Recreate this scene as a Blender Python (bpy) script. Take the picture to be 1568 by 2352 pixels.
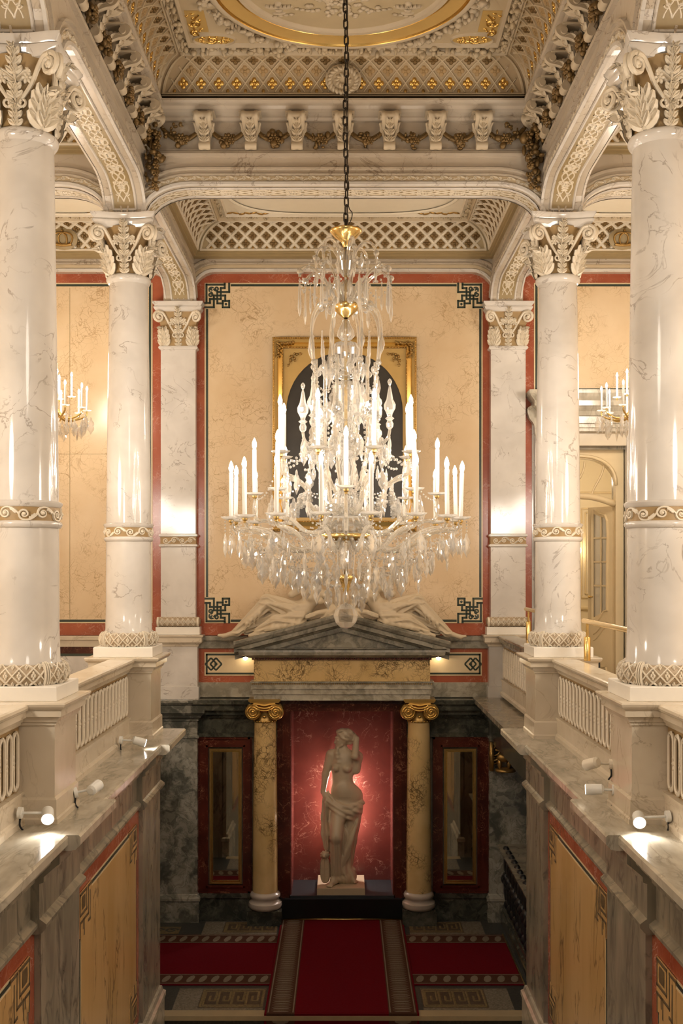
import bpy, math, random
import numpy as np
from mathutils import Matrix, Vector

PI = math.pi
ZO = 4.27          # eye height above the landing; all heights below are relative to the eye
F = 2465.0         # focal length in pixels of the 1568 x 2352 frame
VX, VY = 788.0, 1307.0
random.seed(7)
rng = np.random.default_rng(11)
for _o in list(bpy.data.objects):
    bpy.data.objects.remove(_o)
SC = bpy.context.scene
COL = SC.collection

# ------------------------------------------------------------------ camera
cam = bpy.data.cameras.new('camera')
cam_o = bpy.data.objects.new('camera', cam)
COL.objects.link(cam_o)
cam_o.location = (0, 0, ZO)
cam_o.rotation_euler = (PI / 2, 0, 0)
cam.sensor_fit = 'VERTICAL'
cam.sensor_height = 36.0
cam.lens = F / 2352.0 * 36.0
cam.shift_x = -(VX - 784.0) / 2352.0
cam.shift_y = (VY - 1176.0) / 2352.0
cam.clip_start = 0.05
SC.camera = cam_o

# ------------------------------------------------------------------ light
W = bpy.data.worlds.new('world')
SC.world = W
W.use_nodes = True
W.node_tree.nodes['Background'].inputs[0].default_value = (1.0, 0.92, 0.82, 1)
W.node_tree.nodes['Background'].inputs[1].default_value = 0.27
SC.view_settings.view_transform = 'Standard'
SC.view_settings.look = 'None'
SC.view_settings.gamma = 1.0
SC.view_settings.use_curve_mapping = False
SC.view_settings.exposure = 0.2
SC.cycles.max_bounces = 5
SC.cycles.diffuse_bounces = 3
SC.cycles.glossy_bounces = 2
SC.cycles.transmission_bounces = 4
SC.cycles.transparent_max_bounces = 14
SC.cycles.caustics_reflective = False
SC.cycles.caustics_refractive = False
SC.cycles.sample_clamp_indirect = 4.0
SC.cycles.use_denoising = True
SC.cycles.use_adaptive_sampling = True
SC.cycles.adaptive_threshold = 0.08
SC.cycles.adaptive_min_samples = 12
BULB = 165.0        # strength of the candle bulbs


def lamp(name, loc, power, color, radius=0.12, kind='POINT', aim=None, angle=60):
    d = bpy.data.lights.new(name, kind)
    d.energy = power
    d.color = color
    d.shadow_soft_size = radius
    if kind == 'SPOT':
        d.spot_size = math.radians(angle)
        d.spot_blend = 1.0
    o = bpy.data.objects.new(name, d)
    COL.objects.link(o)
    o.location = (loc[0], loc[1], loc[2] + ZO)
    if aim is not None:
        v = Vector(aim) - Vector(loc)
        o.rotation_euler = v.to_track_quat('-Z', 'Y').to_euler()
    return o


WARM = (1.0, 0.90, 0.77)
# chandeliers of the neighbouring bays, beyond the frame: two in the side aisles, plus an unseen fill lamp added over the gallery
for sx in (-1, 1):
    lamp('aisle_chandelier_light', (sx * 3.1, 8.25, 0.9), 85, WARM, 0.3)
    lamp('aisle_chandelier_light', (sx * 3.1, 4.6, 0.9), 130, WARM, 0.3)
lamp('gallery_fill_light', (0.0, 2.3, 2.2), 75, WARM, 0.45)

# ------------------------------------------------------------------ materials
MAT = {}


class NT:
    def __init__(s, name):
        s.m = bpy.data.materials.new(name)
        s.m.use_nodes = True
        s.t = s.m.node_tree
        s.n = s.t.nodes
        s.b = s.n['Principled BSDF']
        MAT[name] = s.m

    def node(s, typ, **kw):
        n = s.n.new(typ)
        for k, v in kw.items():
            if isinstance(k, str) and k.startswith('i_'):
                n.inputs[k[2:].replace('_', ' ')].default_value = v
            else:
                setattr(n, k, v)
        return n

    def link(s, a, b):
        s.t.links.new(a, b)

    def pos(s):
        if not hasattr(s, '_p'):
            s._p = s.node('ShaderNodeNewGeometry').outputs['Position']
        return s._p

    def noise(s, vec, scale, detail=4, rough=0.55, dist=0.0):
        n = s.node('ShaderNodeTexNoise')
        n.inputs['Scale'].default_value = scale
        n.inputs['Detail'].default_value = detail
        n.inputs['Roughness'].default_value = rough
        n.inputs['Distortion'].default_value = dist
        s.link(vec, n.inputs['Vector'])
        return n

    def scl(s, vec, v):
        n = s.node('ShaderNodeVectorMath', operation='MULTIPLY')
        s.link(vec, n.inputs[0])
        n.inputs[1].default_value = v
        return n.outputs[0]

    def ramp(s, fac, stops, interp='LINEAR'):
        r = s.node('ShaderNodeValToRGB')
        r.color_ramp.interpolation = interp
        e = r.color_ramp.elements
        while len(e) < len(stops):
            e.new(0.5)
        for el, (p, c) in zip(e, stops):
            el.position = p
            el.color = (c, c, c, 1) if isinstance(c, (int, float)) else tuple(c) + (1,)
        s.link(fac, r.inputs[0])
        return r.outputs[0]

    def mix(s, fac, a, b, blend='MIX'):
        m = s.node('ShaderNodeMix', data_type='RGBA', blend_type=blend)
        for sock, v in ((m.inputs[0], fac), (m.inputs[6], a), (m.inputs[7], b)):
            if isinstance(v, (int, float)):
                sock.default_value = v
            elif isinstance(v, tuple):
                sock.default_value = v if len(v) == 4 else v + (1,)
            else:
                s.link(v, sock)
        return m.outputs[2]

    def math(s, op, a, b=None):
        m = s.node('ShaderNodeMath', operation=op)
        for i, v in enumerate((a, b)):
            if v is None:
                continue
            if isinstance(v, (int, float)):
                m.inputs[i].default_value = v
            else:
                s.link(v, m.inputs[i])
        return m.outputs[0]

    def warp(s, vec, scale, amt):
        n = s.noise(vec, scale, 2)
        a = s.node('ShaderNodeVectorMath', operation='MULTIPLY_ADD')
        s.link(n.outputs['Color'], a.inputs[0])
        a.inputs[1].default_value = (amt,) * 3
        s.link(vec, a.inputs[2])
        return a.outputs[0]

    def ridge(s, vec, scale, width, detail=5, dist=0.6):
        n = s.noise(vec, scale, detail, 0.55, dist)
        a = s.math('ABSOLUTE', s.math('SUBTRACT', n.outputs['Fac'], 0.5))
        return s.ramp(a, [(0.0, 1.0), (width, 0.0)])

    def out(s, color, rough=0.4, metal=0.0, spec=0.5, bump=None, bstr=0.2, coat=0.0):
        b = s.b
        if isinstance(color, tuple):
            b.inputs['Base Color'].default_value = color if len(color) == 4 else color + (1,)
        else:
            s.link(color, b.inputs['Base Color'])
        if isinstance(rough, (int, float)):
            b.inputs['Roughness'].default_value = rough
        else:
            s.link(rough, b.inputs['Roughness'])
        b.inputs['Metallic'].default_value = metal
        b.inputs['Specular IOR Level'].default_value = spec
        if bump is not None:
            n = s.node('ShaderNodeBump')
            n.inputs['Strength'].default_value = bstr
            n.inputs['Distance'].default_value = 0.01
            s.link(bump, n.inputs['Height'])
            s.link(n.outputs[0], b.inputs['Normal'])
        return s.m


def marble(name, c1, c2, vein, amt=0.7, vs=2.2, w=0.02, ps=1.3, rough=0.18, vw=0.0, pm=None, patch=(0.42, 0.62), stretch=None):
    s = NT(name)
    p = s.pos()
    if stretch:
        p = s.scl(p, stretch)
    q = s.warp(p, 1.7, 0.35)
    cloud = s.noise(q, ps, 3)
    base = s.mix(s.ramp(cloud.outputs['Fac'], [(0.3, 0.0), (0.7, 1.0)]), c1, c2)
    pm = s.ramp(s.noise(p, pm or ps * 1.1, 2).outputs['Fac'], [(patch[0], 0.0), (patch[1], 1.0)])
    v1 = s.ridge(q, vs, w, 5, 0.9)
    v = v1
    if vw:
        vo = s.node('ShaderNodeTexVoronoi', feature='DISTANCE_TO_EDGE')
        vo.inputs['Scale'].default_value = vs * 2.4
        s.link(s.warp(p, 5.0, 0.12), vo.inputs['Vector'])
        v2 = s.ramp(vo.outputs['Distance'], [(0.0, 1.0), (w * 1.6, 0.0)])
        v = s.math('MAXIMUM', v1, s.math('MULTIPLY', v2, vw))
    v = s.math('MULTIPLY', v, pm)
    v = s.math('MULTIPLY', v, amt)
    colr = s.mix(v, base, vein)
    return s.out(colr, rough)


def breccia(name, cols, vein, scale=7.0, rough=0.2, amt=0.6, big=1.1):
    """ragged patches of dark and pale stone with broken fragments in them; cols run from dark to pale"""
    s = NT(name)
    p = s.pos()
    q = s.warp(p, 4.0, 0.30)
    n1 = s.noise(q, big * 1.6, 7, 0.68).outputs['Fac']
    patch = s.ramp(n1, [(0.40, cols[0]), (0.475, cols[1]), (0.515, cols[2]), (0.58, cols[3]), (0.68, cols[4])])
    vo = s.node('ShaderNodeTexVoronoi', feature='F1')
    vo.inputs['Scale'].default_value = scale
    s.link(s.warp(q, 9.0, 0.10), vo.inputs['Vector'])
    sep = s.node('ShaderNodeSeparateColor')
    s.link(vo.outputs['Color'], sep.inputs[0])
    frag = s.ramp(sep.outputs[0], [(0.12, cols[1]), (0.38, cols[3]), (0.62, cols[2]), (0.85, cols[4])], 'CONSTANT')
    fm = s.math('MULTIPLY', s.ramp(s.noise(p, big * 2.3, 3).outputs['Fac'], [(0.48, 0.0), (0.56, 1.0)]), 0.6)
    base = s.mix(fm, patch, frag)
    v = s.math('MULTIPLY', s.ridge(q, scale * 0.5, 0.03), amt)
    return s.out(s.mix(v, base, vein), rough)


marble('marble_white', (0.72, 0.675, 0.625), (0.57, 0.53, 0.485), (0.26, 0.21, 0.17), 0.72, 3.0, 0.012, 2.4, 0.11, pm=3.6, patch=(0.45, 0.60))
marble('marble_upper', (0.58, 0.50, 0.405), (0.48, 0.405, 0.315), (0.18, 0.12, 0.08), 0.7, 2.4, 0.012, 1.6, 0.2, vw=0.35, pm=2.6, patch=(0.46, 0.60))
marble('marble_pedestal', (0.71, 0.615, 0.485), (0.58, 0.49, 0.365), (0.32, 0.24, 0.15), 0.55, 2.6, 0.016, 2.2, 0.2, pm=3.0)
marble('marble_ledge', (0.60, 0.535, 0.43), (0.37, 0.33, 0.26), (0.20, 0.18, 0.14), 0.6, 3.6, 0.05, 4.0, 0.16, patch=(0.35, 0.6), stretch=(2.2, 0.7, 1.0))
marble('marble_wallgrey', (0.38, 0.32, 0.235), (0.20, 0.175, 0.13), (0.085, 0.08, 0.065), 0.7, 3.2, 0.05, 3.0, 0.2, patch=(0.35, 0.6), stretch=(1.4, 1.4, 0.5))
marble('marble_beige', (0.78, 0.61, 0.405), (0.70, 0.52, 0.32), (0.36, 0.21, 0.09), 0.75, 5.0, 0.018, 2.0, 0.2, vw=0.8, pm=2.2, patch=(0.42, 0.60))
marble('marble_panel', (0.68, 0.43, 0.19), (0.56, 0.34, 0.13), (0.14, 0.09, 0.05), 0.75, 3.2, 0.030, 1.4, 0.22, pm=1.7, patch=(0.50, 0.60), stretch=(1.6, 1.6, 0.4))
marble('marble_yellow', (0.76, 0.54, 0.26), (0.60, 0.40, 0.16), (0.09, 0.05, 0.02), 1.0, 8.0, 0.035, 2.6, 0.15, vw=0.9, pm=2.6, patch=(0.46, 0.58))
marble('marble_red', (0.45, 0.125, 0.06), (0.30, 0.068, 0.034), (0.78, 0.48, 0.36), 0.6, 6.0, 0.014, 2.2, 0.2, vw=0.6, pm=3.5)
marble('marble_darkred', (0.115, 0.024, 0.015), (0.055, 0.012, 0.009), (0.50, 0.22, 0.12), 0.6, 8.0, 0.016, 2.6, 0.16, vw=0.5, pm=6.0, patch=(0.45, 0.6))
marble('marble_niche', (0.23, 0.058, 0.044), (0.17, 0.042, 0.034), (0.85, 0.48, 0.36), 0.6, 5.0, 0.012, 2.6, 0.22, vw=0.3, pm=5.0, patch=(0.48, 0.62))
breccia('breccia_grey', [(0.085, 0.085, 0.07), (0.16, 0.155, 0.125), (0.29, 0.27, 0.22), (0.37, 0.345, 0.285), (0.44, 0.405, 0.335)], (0.07, 0.07, 0.06), 12.0, 0.2, 0.5, 1.5)
breccia('breccia_light', [(0.26, 0.235, 0.18), (0.34, 0.305, 0.235), (0.44, 0.395, 0.31), (0.50, 0.45, 0.355), (0.55, 0.50, 0.40)], (0.20, 0.17, 0.12), 9.0, 0.2, 0.35, 2.0)
breccia('breccia_dark', [(0.022, 0.024, 0.02), (0.035, 0.038, 0.03), (0.055, 0.056, 0.044), (0.085, 0.085, 0.066), (0.14, 0.135, 0.105)], (0.17, 0.155, 0.12), 10.0, 0.16, 0.25, 1.8)
breccia('breccia_pediment', [(0.14, 0.128, 0.10), (0.20, 0.183, 0.142), (0.27, 0.245, 0.19), (0.32, 0.29, 0.23), (0.38, 0.345, 0.275)], (0.40, 0.36, 0.29), 9.0, 0.25, 0.25, 2.2)


def plain(name, c, rough=0.5, metal=0.0, var=0.12, vs=9.0, bump=0.0, spec=0.5):
    s = NT(name)
    n = s.noise(s.pos(), vs, 3)
    d = tuple(max(0.0, x * (1 - var)) for x in c)
    l = tuple(min(1.0, x * (1 + var)) for x in c)
    colr = s.mix(n.outputs['Fac'], d, l)
    return s.out(colr, rough, metal, spec, n.outputs['Fac'] if bump else None, bump)


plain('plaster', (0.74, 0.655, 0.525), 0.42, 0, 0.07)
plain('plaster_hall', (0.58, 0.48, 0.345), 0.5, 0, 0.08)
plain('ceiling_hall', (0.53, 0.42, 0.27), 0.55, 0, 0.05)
plain('plaster_shade', (0.56, 0.45, 0.30), 0.5, 0, 0.08)  # darker copy of plaster, the ceilings' dimmer light put into its colour
plain('plinth_white', (0.84, 0.79, 0.71), 0.35, 0, 0.05)
plain('ochre', (0.36, 0.235, 0.10), 0.5, 0, 0.12)
plain('olive_tan', (0.35, 0.26, 0.13), 0.5, 0, 0.1)
plain('dark_brown', (0.13, 0.085, 0.04), 0.5, 0, 0.15)
plain('cove_ground', (0.44, 0.33, 0.20), 0.55, 0, 0.1)
plain('cove_ground_pale', (0.46, 0.37, 0.22), 0.55, 0, 0.1)
plain('ceiling_cream', (0.85, 0.77, 0.62), 0.55, 0, 0.04)
plain('ceiling_tan', (0.50, 0.40, 0.25), 0.55, 0, 0.08)
plain('rose_ochre', (0.42, 0.28, 0.13), 0.5, 0, 0.1)
plain('gold', (0.80, 0.52, 0.16), 0.27, 1.0, 0.12)
plain('gold_paint', (0.60, 0.39, 0.13), 0.45, 0.15, 0.10)
plain('torus_ground', (0.42, 0.32, 0.21), 0.5, 0, 0.1)
plain('gold_dark', (0.42, 0.26, 0.085), 0.36, 0.75, 0.3, 14.0)
plain('bronze_leaf', (0.19, 0.115, 0.04), 0.42, 0.4, 0.45, 16.0)
plain('brass', (0.78, 0.56, 0.22), 0.2, 1.0, 0.06)
plain('iron', (0.045, 0.033, 0.022), 0.5, 0.5, 0.3)
plain('green_inlay', (0.045, 0.058, 0.045), 0.25, 0, 0.15)
plain('cream_inlay', (0.74, 0.58, 0.36), 0.25, 0, 0.08)
plain('statue_stone', (0.54, 0.43, 0.29), 0.42, 0, 0.08, 6.0)
plain('figure_stone', (0.60, 0.49, 0.34), 0.5, 0, 0.08, 6.0)
plain('black_stone', (0.008, 0.009, 0.009), 0.3, 0, 0.2)
plain('slate', (0.035, 0.04, 0.045), 0.3, 0, 0.2)
plain('base_marble', (0.52, 0.44, 0.37), 0.22, 0, 0.15, 5.0)
plain('black_iron', (0.02, 0.02, 0.022), 0.35, 0.3, 0.2)
plain('carpet_red', (0.125, 0.003, 0.009), 0.95, 0, 0.18, 60.0, 0.25, 0.1)
plain('carpet_brown', (0.075, 0.035, 0.022), 0.95, 0, 0.2, 60.0, 0.25, 0.1)
plain('carpet_beige', (0.21, 0.165, 0.125), 0.95, 0, 0.2, 60.0, 0.25, 0.1)
plain('step_stone', (0.42, 0.33, 0.20), 0.35, 0, 0.12)
plain('door_cream', (0.76, 0.60, 0.36), 0.3, 0, 0.04)
plain('corridor_cream', (0.85, 0.72, 0.50), 0.5, 0, 0.03)
plain('lamp_white', (0.85, 0.84, 0.80), 0.3, 0, 0.02)
plain('candle_white', (0.90, 0.88, 0.83), 0.35, 0, 0.02)


def mosaic(name, c1, c2, scale=70.0):
    s = NT(name)
    vo = s.node('ShaderNodeTexVoronoi', feature='F1')
    vo.inputs['Scale'].default_value = scale
    s.link(s.pos(), vo.inputs['Vector'])
    sep = s.node('ShaderNodeSeparateColor')
    s.link(vo.outputs['Color'], sep.inputs[0])
    s.out(s.mix(sep.outputs[0], c1, c2), 0.4)


mosaic('mosaic_grey', (0.12, 0.10, 0.075), (0.26, 0.225, 0.175))
mosaic('mosaic_brown', (0.055, 0.035, 0.022), (0.10, 0.066, 0.045))
mosaic('mosaic_ochre', (0.14, 0.10, 0.045), (0.24, 0.18, 0.085))
mosaic('mosaic_dark', (0.028, 0.03, 0.028), (0.06, 0.06, 0.055))


def emissive(name, c, st):
    s = NT(name)
    s.out((0.9, 0.9, 0.9), 0.4)
    s.b.inputs['Emission Color'].default_value = c + (1,)
    s.b.inputs['Emission Strength'].default_value = st


emissive('bulb_glow', (1.0, 0.88, 0.73), BULB)
emissive('spot_glow', (1.0, 0.93, 0.84), 30.0)
emissive('led_glow', (1.0, 0.86, 0.78), 26.0)
emissive('sconce_glow', (1.0, 0.84, 0.58), 22.0)


def crystal(name, tint, refl):
    s = NT(name)
    tr = s.node('ShaderNodeBsdfTransparent')
    tr.inputs[0].default_value = tint + (1,)
    gl = s.node('ShaderNodeBsdfGlossy')
    gl.inputs['Roughness'].default_value = 0.06
    gl.inputs['Color'].default_value = (1, 1, 1, 1)
    df = s.node('ShaderNodeBsdfTranslucent')
    df.inputs[0].default_value = (1.0, 0.97, 0.92, 1)
    m0 = s.node('ShaderNodeMixShader')
    m0.inputs[0].default_value = 0.5
    s.link(gl.outputs[0], m0.inputs[1])
    s.link(df.outputs[0], m0.inputs[2])
    fr = s.node('ShaderNodeFresnel')
    fr.inputs[0].default_value = 1.6
    fac = s.math('MINIMUM', s.math('ADD', s.math('MULTIPLY', fr.outputs[0], 1.5), refl), 1.0)
    m = s.node('ShaderNodeMixShader')
    s.link(fac, m.inputs[0])
    s.link(tr.outputs[0], m.inputs[1])
    s.link(m0.outputs[0], m.inputs[2])
    s.link(m.outputs[0], s.n['Material Output'].inputs[0])


crystal('crystal', (0.98, 0.975, 0.96), 0.30)
crystal('crystal_arm', (0.95, 0.90, 0.80), 0.32)
crystal('pane_glass', (0.97, 0.95, 0.88), 0.02)
crystal('clear_glass', (0.92, 0.88, 0.80), 0.16)
s_ = NT('mirror_glass')
s_.out((0.62, 0.60, 0.52), 0.02, 1.0)

# the dark portrait canvas: brown-black ground, a red robe and a pale collar in the middle
s_ = NT('canvas')
tc = s_.node('ShaderNodeTexCoord').outputs['Object']
sp = s_.node('ShaderNodeSeparateXYZ')
s_.link(tc, sp.inputs[0])
nz = s_.noise(tc, 3.0, 4).outputs['Fac']
g = s_.math('ADD', s_.math('MULTIPLY', s_.math('ABSOLUTE', sp.outputs[0]), 2.6), s_.math('MULTIPLY', nz, 0.5))
robe = s_.ramp(g, [(0.50, 1.0), (0.60, 0.0)])
low = s_.ramp(s_.math('ADD', sp.outputs[2], 0.5), [(0.35, 1.0), (0.62, 0.0)])
colr = s_.mix(s_.math('MULTIPLY', robe, low), s_.mix(nz, (0.016, 0.013, 0.009), (0.075, 0.062, 0.045)), (0.17, 0.028, 0.02))
s_.out(colr, 0.35)
# ------------------------------------------------------------------ mesh helpers


class MB:
    """collects vertices and faces in eye-relative world coordinates"""

    def __init__(s):
        s.v, s.f, s.n = [], [], 0

    def add(s, verts, faces):
        verts = np.asarray(verts, float).reshape(-1, 3)
        b = s.n
        s.v.append(verts)
        s.f.extend([tuple(i + b for i in f) for f in faces])
        s.n += len(verts)
        return s

    def grid(s, P, cu=False, cv=False):
        """P: (nu, nv, 3) array of points -> quads"""
        nu, nv = P.shape[:2]
        fs = []
        for i in range(nu if cu else nu - 1):
            i2 = (i + 1) % nu
            for j in range(nv if cv else nv - 1):
                j2 = (j + 1) % nv
                fs.append((i * nv + j, i2 * nv + j, i2 * nv + j2, i * nv + j2))
        return s.add(P.reshape(-1, 3), fs)

    def box(s, x0, x1, y0, y1, z0, z1):
        v = [(x, y, z) for x in (x0, x1) for y in (y0, y1) for z in (z0, z1)]
        return s.add(v, [(0, 1, 3, 2), (4, 6, 7, 5), (0, 4, 5, 1), (2, 3, 7, 6), (0, 2, 6, 4), (1, 5, 7, 3)])

    def rects(s, x0, x1, y0, y1, prof):
        """a rectangle x0..x1, y0..y1 grown by 'out' at each height z: prof [(out, z)] -> moulded block"""
        rings = []
        for o, z in prof:
            rings.append([(x0 - o, y0 - o, z), (x1 + o, y0 - o, z), (x1 + o, y1 + o, z), (x0 - o, y1 + o, z)])
        P = np.array(rings)
        s.grid(P, False, True)
        n = len(prof)
        s.f.append(tuple(s.n - 4 * n + i for i in (3, 2, 1, 0)))
        s.f.append(tuple(s.n - 4 + i for i in (0, 1, 2, 3)))
        return s

    def lathe(s, prof, c, seg=24, ax='z', a0=0, a1=2 * PI):
        full = abs(a1 - a0 - 2 * PI) < 1e-6
        k = seg if full else seg + 1
        a = a0 + (a1 - a0) * np.arange(k) / seg
        r = np.array([p[0] for p in prof])
        z = np.array([p[1] for p in prof])
        P = np.stack([np.outer(r, np.cos(a)), np.outer(r, np.sin(a)), np.repeat(z[:, None], k, 1)], -1)
        if ax == 'y':
            P = P[..., [0, 2, 1]]
        elif ax == 'x':
            P = P[..., [2, 0, 1]]
        s.grid(P + np.array(c), False, full)
        return s

    def tube(s, pts, r, seg=6, closed=False, flat=1.0):
        pts = np.asarray(pts, float)
        n = len(pts)
        r = np.broadcast_to(np.asarray(r, float), (n,))
        if closed:
            t = np.roll(pts, -1, 0) - np.roll(pts, 1, 0)
        else:
            t = np.gradient(pts, axis=0)
        t /= np.linalg.norm(t, axis=1)[:, None] + 1e-12
        up = np.array([0, 0, 1.0]) if abs(t[:, 2]).mean() < 0.75 else np.array([0, 1.0, 0])
        if abs(t @ up).max() > 0.97:
            up = np.array([1.0, 0.13, 0.07])
        u = np.cross(t, up)
        u /= np.linalg.norm(u, axis=1)[:, None] + 1e-12
        w = np.cross(u, t)
        a = 2 * PI * np.arange(seg) / seg
        P = pts[:, None, :] + r[:, None, None] * (np.cos(a)[None, :, None] * u[:, None, :] + flat * np.sin(a)[None, :, None] * w[:, None, :])
        b = s.n
        s.grid(P, closed, True)
        if not closed:
            s.f.append(tuple(b + i for i in range(seg)))
            s.f.append(tuple(b + (n - 1) * seg + i for i in range(seg - 1, -1, -1)))
        return s

    def ball(s, c, r, seg=10, rings=6):
        r = np.broadcast_to(np.asarray(r, float), (3,))
        th = np.linspace(0.02, PI - 0.02, rings + 1)
        a = 2 * PI * np.arange(seg) / seg
        P = np.stack([np.outer(np.sin(th), np.cos(a)) * r[0], np.outer(np.sin(th), np.sin(a)) * r[1], np.repeat(np.cos(th)[:, None], seg, 1) * r[2]], -1)
        s.grid(P + np.array(c), False, True)
        return s

    def prism(s, poly, fn, d0, d1):
        """poly [(u, v)] extruded between d0 and d1; fn(u, v, d) -> xyz"""
        n = len(poly)
        v = [fn(u, w, d0) for u, w in poly] + [fn(u, w, d1) for u, w in poly]
        fs = [(i, (i + 1) % n, n + (i + 1) % n, n + i) for i in range(n)]
        fs.append(tuple(range(n - 1, -1, -1)))
        fs.append(tuple(range(n, 2 * n)))
        return s.add(v, fs)

    def strokes(s, sts, fn):
        """raised ridges: each stroke (pts (n,2), half width, height); fn(u, v, h arrays) -> (n,3)"""
        for pts, w, h in sts:
            pts = np.asarray(pts, float)
            n = len(pts)
            if n < 2:
                continue
            w = np.broadcast_to(np.asarray(w, float), (n,))
            h = np.broadcast_to(np.asarray(h, float), (n,))
            t = np.gradient(pts, axis=0)
            t /= np.linalg.norm(t, axis=1)[:, None] + 1e-9
            nn = np.stack([-t[:, 1], t[:, 0]], 1)
            L, R = pts + nn * w[:, None], pts - nn * w[:, None]
            L2, R2 = pts + nn * w[:, None] * 0.5, pts - nn * w[:, None] * 0.5
            P = np.stack([fn(L[:, 0], L[:, 1], 0 * h), fn(L2[:, 0], L2[:, 1], h), fn(R2[:, 0], R2[:, 1], h), fn(R[:, 0], R[:, 1], 0 * h)], 1)
            s.grid(P)
        return s

    def domes(s, ds, fn, seg=8):
        """flattened domes: (u, v, ru, rv, h, rot)"""
        a = 2 * PI * np.arange(seg) / seg
        for u, v, ru, rv, h, rot in ds:
            c, sn = math.cos(rot), math.sin(rot)
            P = []
            for k, hh in ((1.0, 0.0), (0.8, 0.7), (0.35, 1.0)):
                x, y = ru * k * np.cos(a), rv * k * np.sin(a)
                P.append(fn(u + c * x - sn * y, v + sn * x + c * y, np.full(seg, hh * h)))
            b = s.n
            s.grid(np.array(P), False, True)
            s.f.append(tuple(b + 2 * seg + i for i in range(seg)))
        return s

    def leaf(s, base, d, up, L, Wd, curl=0.35, lobes=4, th=0.012, n=13, lean=0.12):
        """acanthus leaf: stands at base, grows along up, curls over towards d at its tip"""
        base, d, up = np.array(base, float), np.array(d, float), np.array(up, float)
        d /= np.linalg.norm(d)
        side = np.cross(up, d)
        t = np.linspace(0, 1, n)
        out = lean * L * t ** 1.6 + curl * L * np.clip((t - 0.62) / 0.38, 0, 1) ** 2
        z = L * (t - 0.22 * np.clip((t - 0.72) / 0.28, 0, 1) ** 2 * 1.6)
        w = Wd * (0.55 + 0.45 * np.sin(PI * np.minimum(t * 1.15, 1))) * (1 - 0.86 * np.clip((t - 0.5) / 0.5, 0, 1) ** 1.7)
        w = w * (0.74 + 0.26 * np.abs(np.sin(lobes * PI * t + 0.4)))
        cols = []
        for k, hh, sh in ((-1, 0.0, 0.10), (-0.55, 0.8, 0.03), (-0.12, 0.35, 0), (0, 1.1, 0), (0.12, 0.35, 0), (0.55, 0.8, 0.03), (1, 0.0, 0.10)):
            cols.append(base + up * (z + sh * L * 0.35 * np.sin(PI * t))[:, None] + side * (k * w)[:, None] + d * (out + hh * th * (1 - 0.5 * t))[:, None])
        P = np.stack(cols, 1)
        s.grid(P)
        bk = P - d * (th * 0.8)
        s.grid(bk[:, ::-1])
        s.grid(np.stack([P[:, 0], bk[:, 0]], 1))
        s.grid(np.stack([bk[:, -1], P[:, -1]], 1))
        return s

    def acanth(s, base, d, up, L, Wd, curl=0.35, lean=0.15, pairs=5, th=0.02):
        """acanthus leaf of separate pointed leaflets along a curling spine"""
        base, d, up = np.array(base, float), np.array(d, float), np.array(up, float)
        d /= np.linalg.norm(d)
        up /= np.linalg.norm(up)
        side = np.cross(up, d)

        def sp(t):
            o = lean * L * t ** 1.5 + curl * L * max(0, (t - 0.6) / 0.4) ** 2
            return base + up * L * (t - 0.34 * max(0, (t - 0.72) / 0.28) ** 2) + d * o

        def leaflet(p0, ax, ln, wd, ridge):
            w_ = np.cross(ax, d)
            w_ /= np.linalg.norm(w_) + 1e-9
            t = np.array([0, 0.25, 0.55, 0.8, 1.0])
            hw = wd * np.array([0.6, 0.95, 1.0, 0.72, 0.12])
            cv = d * 0.10 * ln
            c = p0 + np.outer(t * ln, ax) + np.outer(t ** 2, cv)
            P = np.stack([c - np.outer(hw, w_), c - np.outer(hw * 0.45, w_) + d * ridge * 0.9, c + d * ridge * 0.35, c + np.outer(hw * 0.45, w_) + d * ridge * 0.9, c + np.outer(hw, w_)], 1)
            s.grid(P)
            s.grid(np.stack([P[:, 0] - d * ridge * 0.3, P[:, 4] - d * ridge * 0.3], 1))
        T = np.linspace(0.06, 0.80, pairs)
        for i, t in enumerate(T):
            ln = Wd * (1.0 + 0.15 * math.sin(PI * i / (pairs - 1)) - 0.42 * t)
            ph = 0.55 + 0.55 * t
            tg = sp(min(1, t + 0.05)) - sp(t)
            tg /= np.linalg.norm(tg)
            for sg in (-1, 1):
                ax = side * sg * math.cos(ph) + tg * math.sin(ph)
                leaflet(sp(t) + d * th * 0.3, ax, ln, ln * 0.34, th * 0.9)
                if i < pairs - 1:
                    ax2 = side * sg * math.cos(ph + 0.5) + tg * math.sin(ph + 0.5)
                    leaflet(sp(t) + d * th * 0.7, ax2, ln * 0.72, ln * 0.24, th * 1.0)
        tg = sp(1.0) - sp(0.9)
        leaflet(sp(0.82) + d * th * 0.6, tg / np.linalg.norm(tg), L * 0.24, Wd * 0.22, th)
        c = np.array([sp(t) for t in np.linspace(0, 0.98, 9)]) + d * th * 0.8
        s.tube(c, np.linspace(th * 0.55, th * 0.2, 9), 6)
        # backing sheet
        t = np.linspace(0, 0.9, 8)
        c = np.array([sp(q) for q in t])
        w = Wd * 0.42 * (1 - 0.6 * t)
        s.grid(np.stack([c - np.outer(w, side), c + d * th * 0.5, c + np.outer(w, side)], 1))
        return s

    def build(s, name, mat, parent=None, smooth=False, label=None, kind=None, cat=None, group=None, angle=None, loc=None):
        if s.n == 0:
            return None
        V = np.concatenate(s.v)
        if parent is not None:
            off = np.array(parent['_o'])
        elif loc is not None:
            off = np.array(loc, float)
        else:
            lo, hi = V.min(0), V.max(0)
            off = np.array([(lo[0] + hi[0]) / 2, (lo[1] + hi[1]) / 2, lo[2]])
        me = bpy.data.meshes.new(name)
        me.from_pydata((V - off).tolist(), [], s.f)
        import bmesh
        bm = bmesh.new()
        bm.from_mesh(me)
        bmesh.ops.recalc_face_normals(bm, faces=bm.faces)
        bm.to_mesh(me)
        bm.free()
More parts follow.
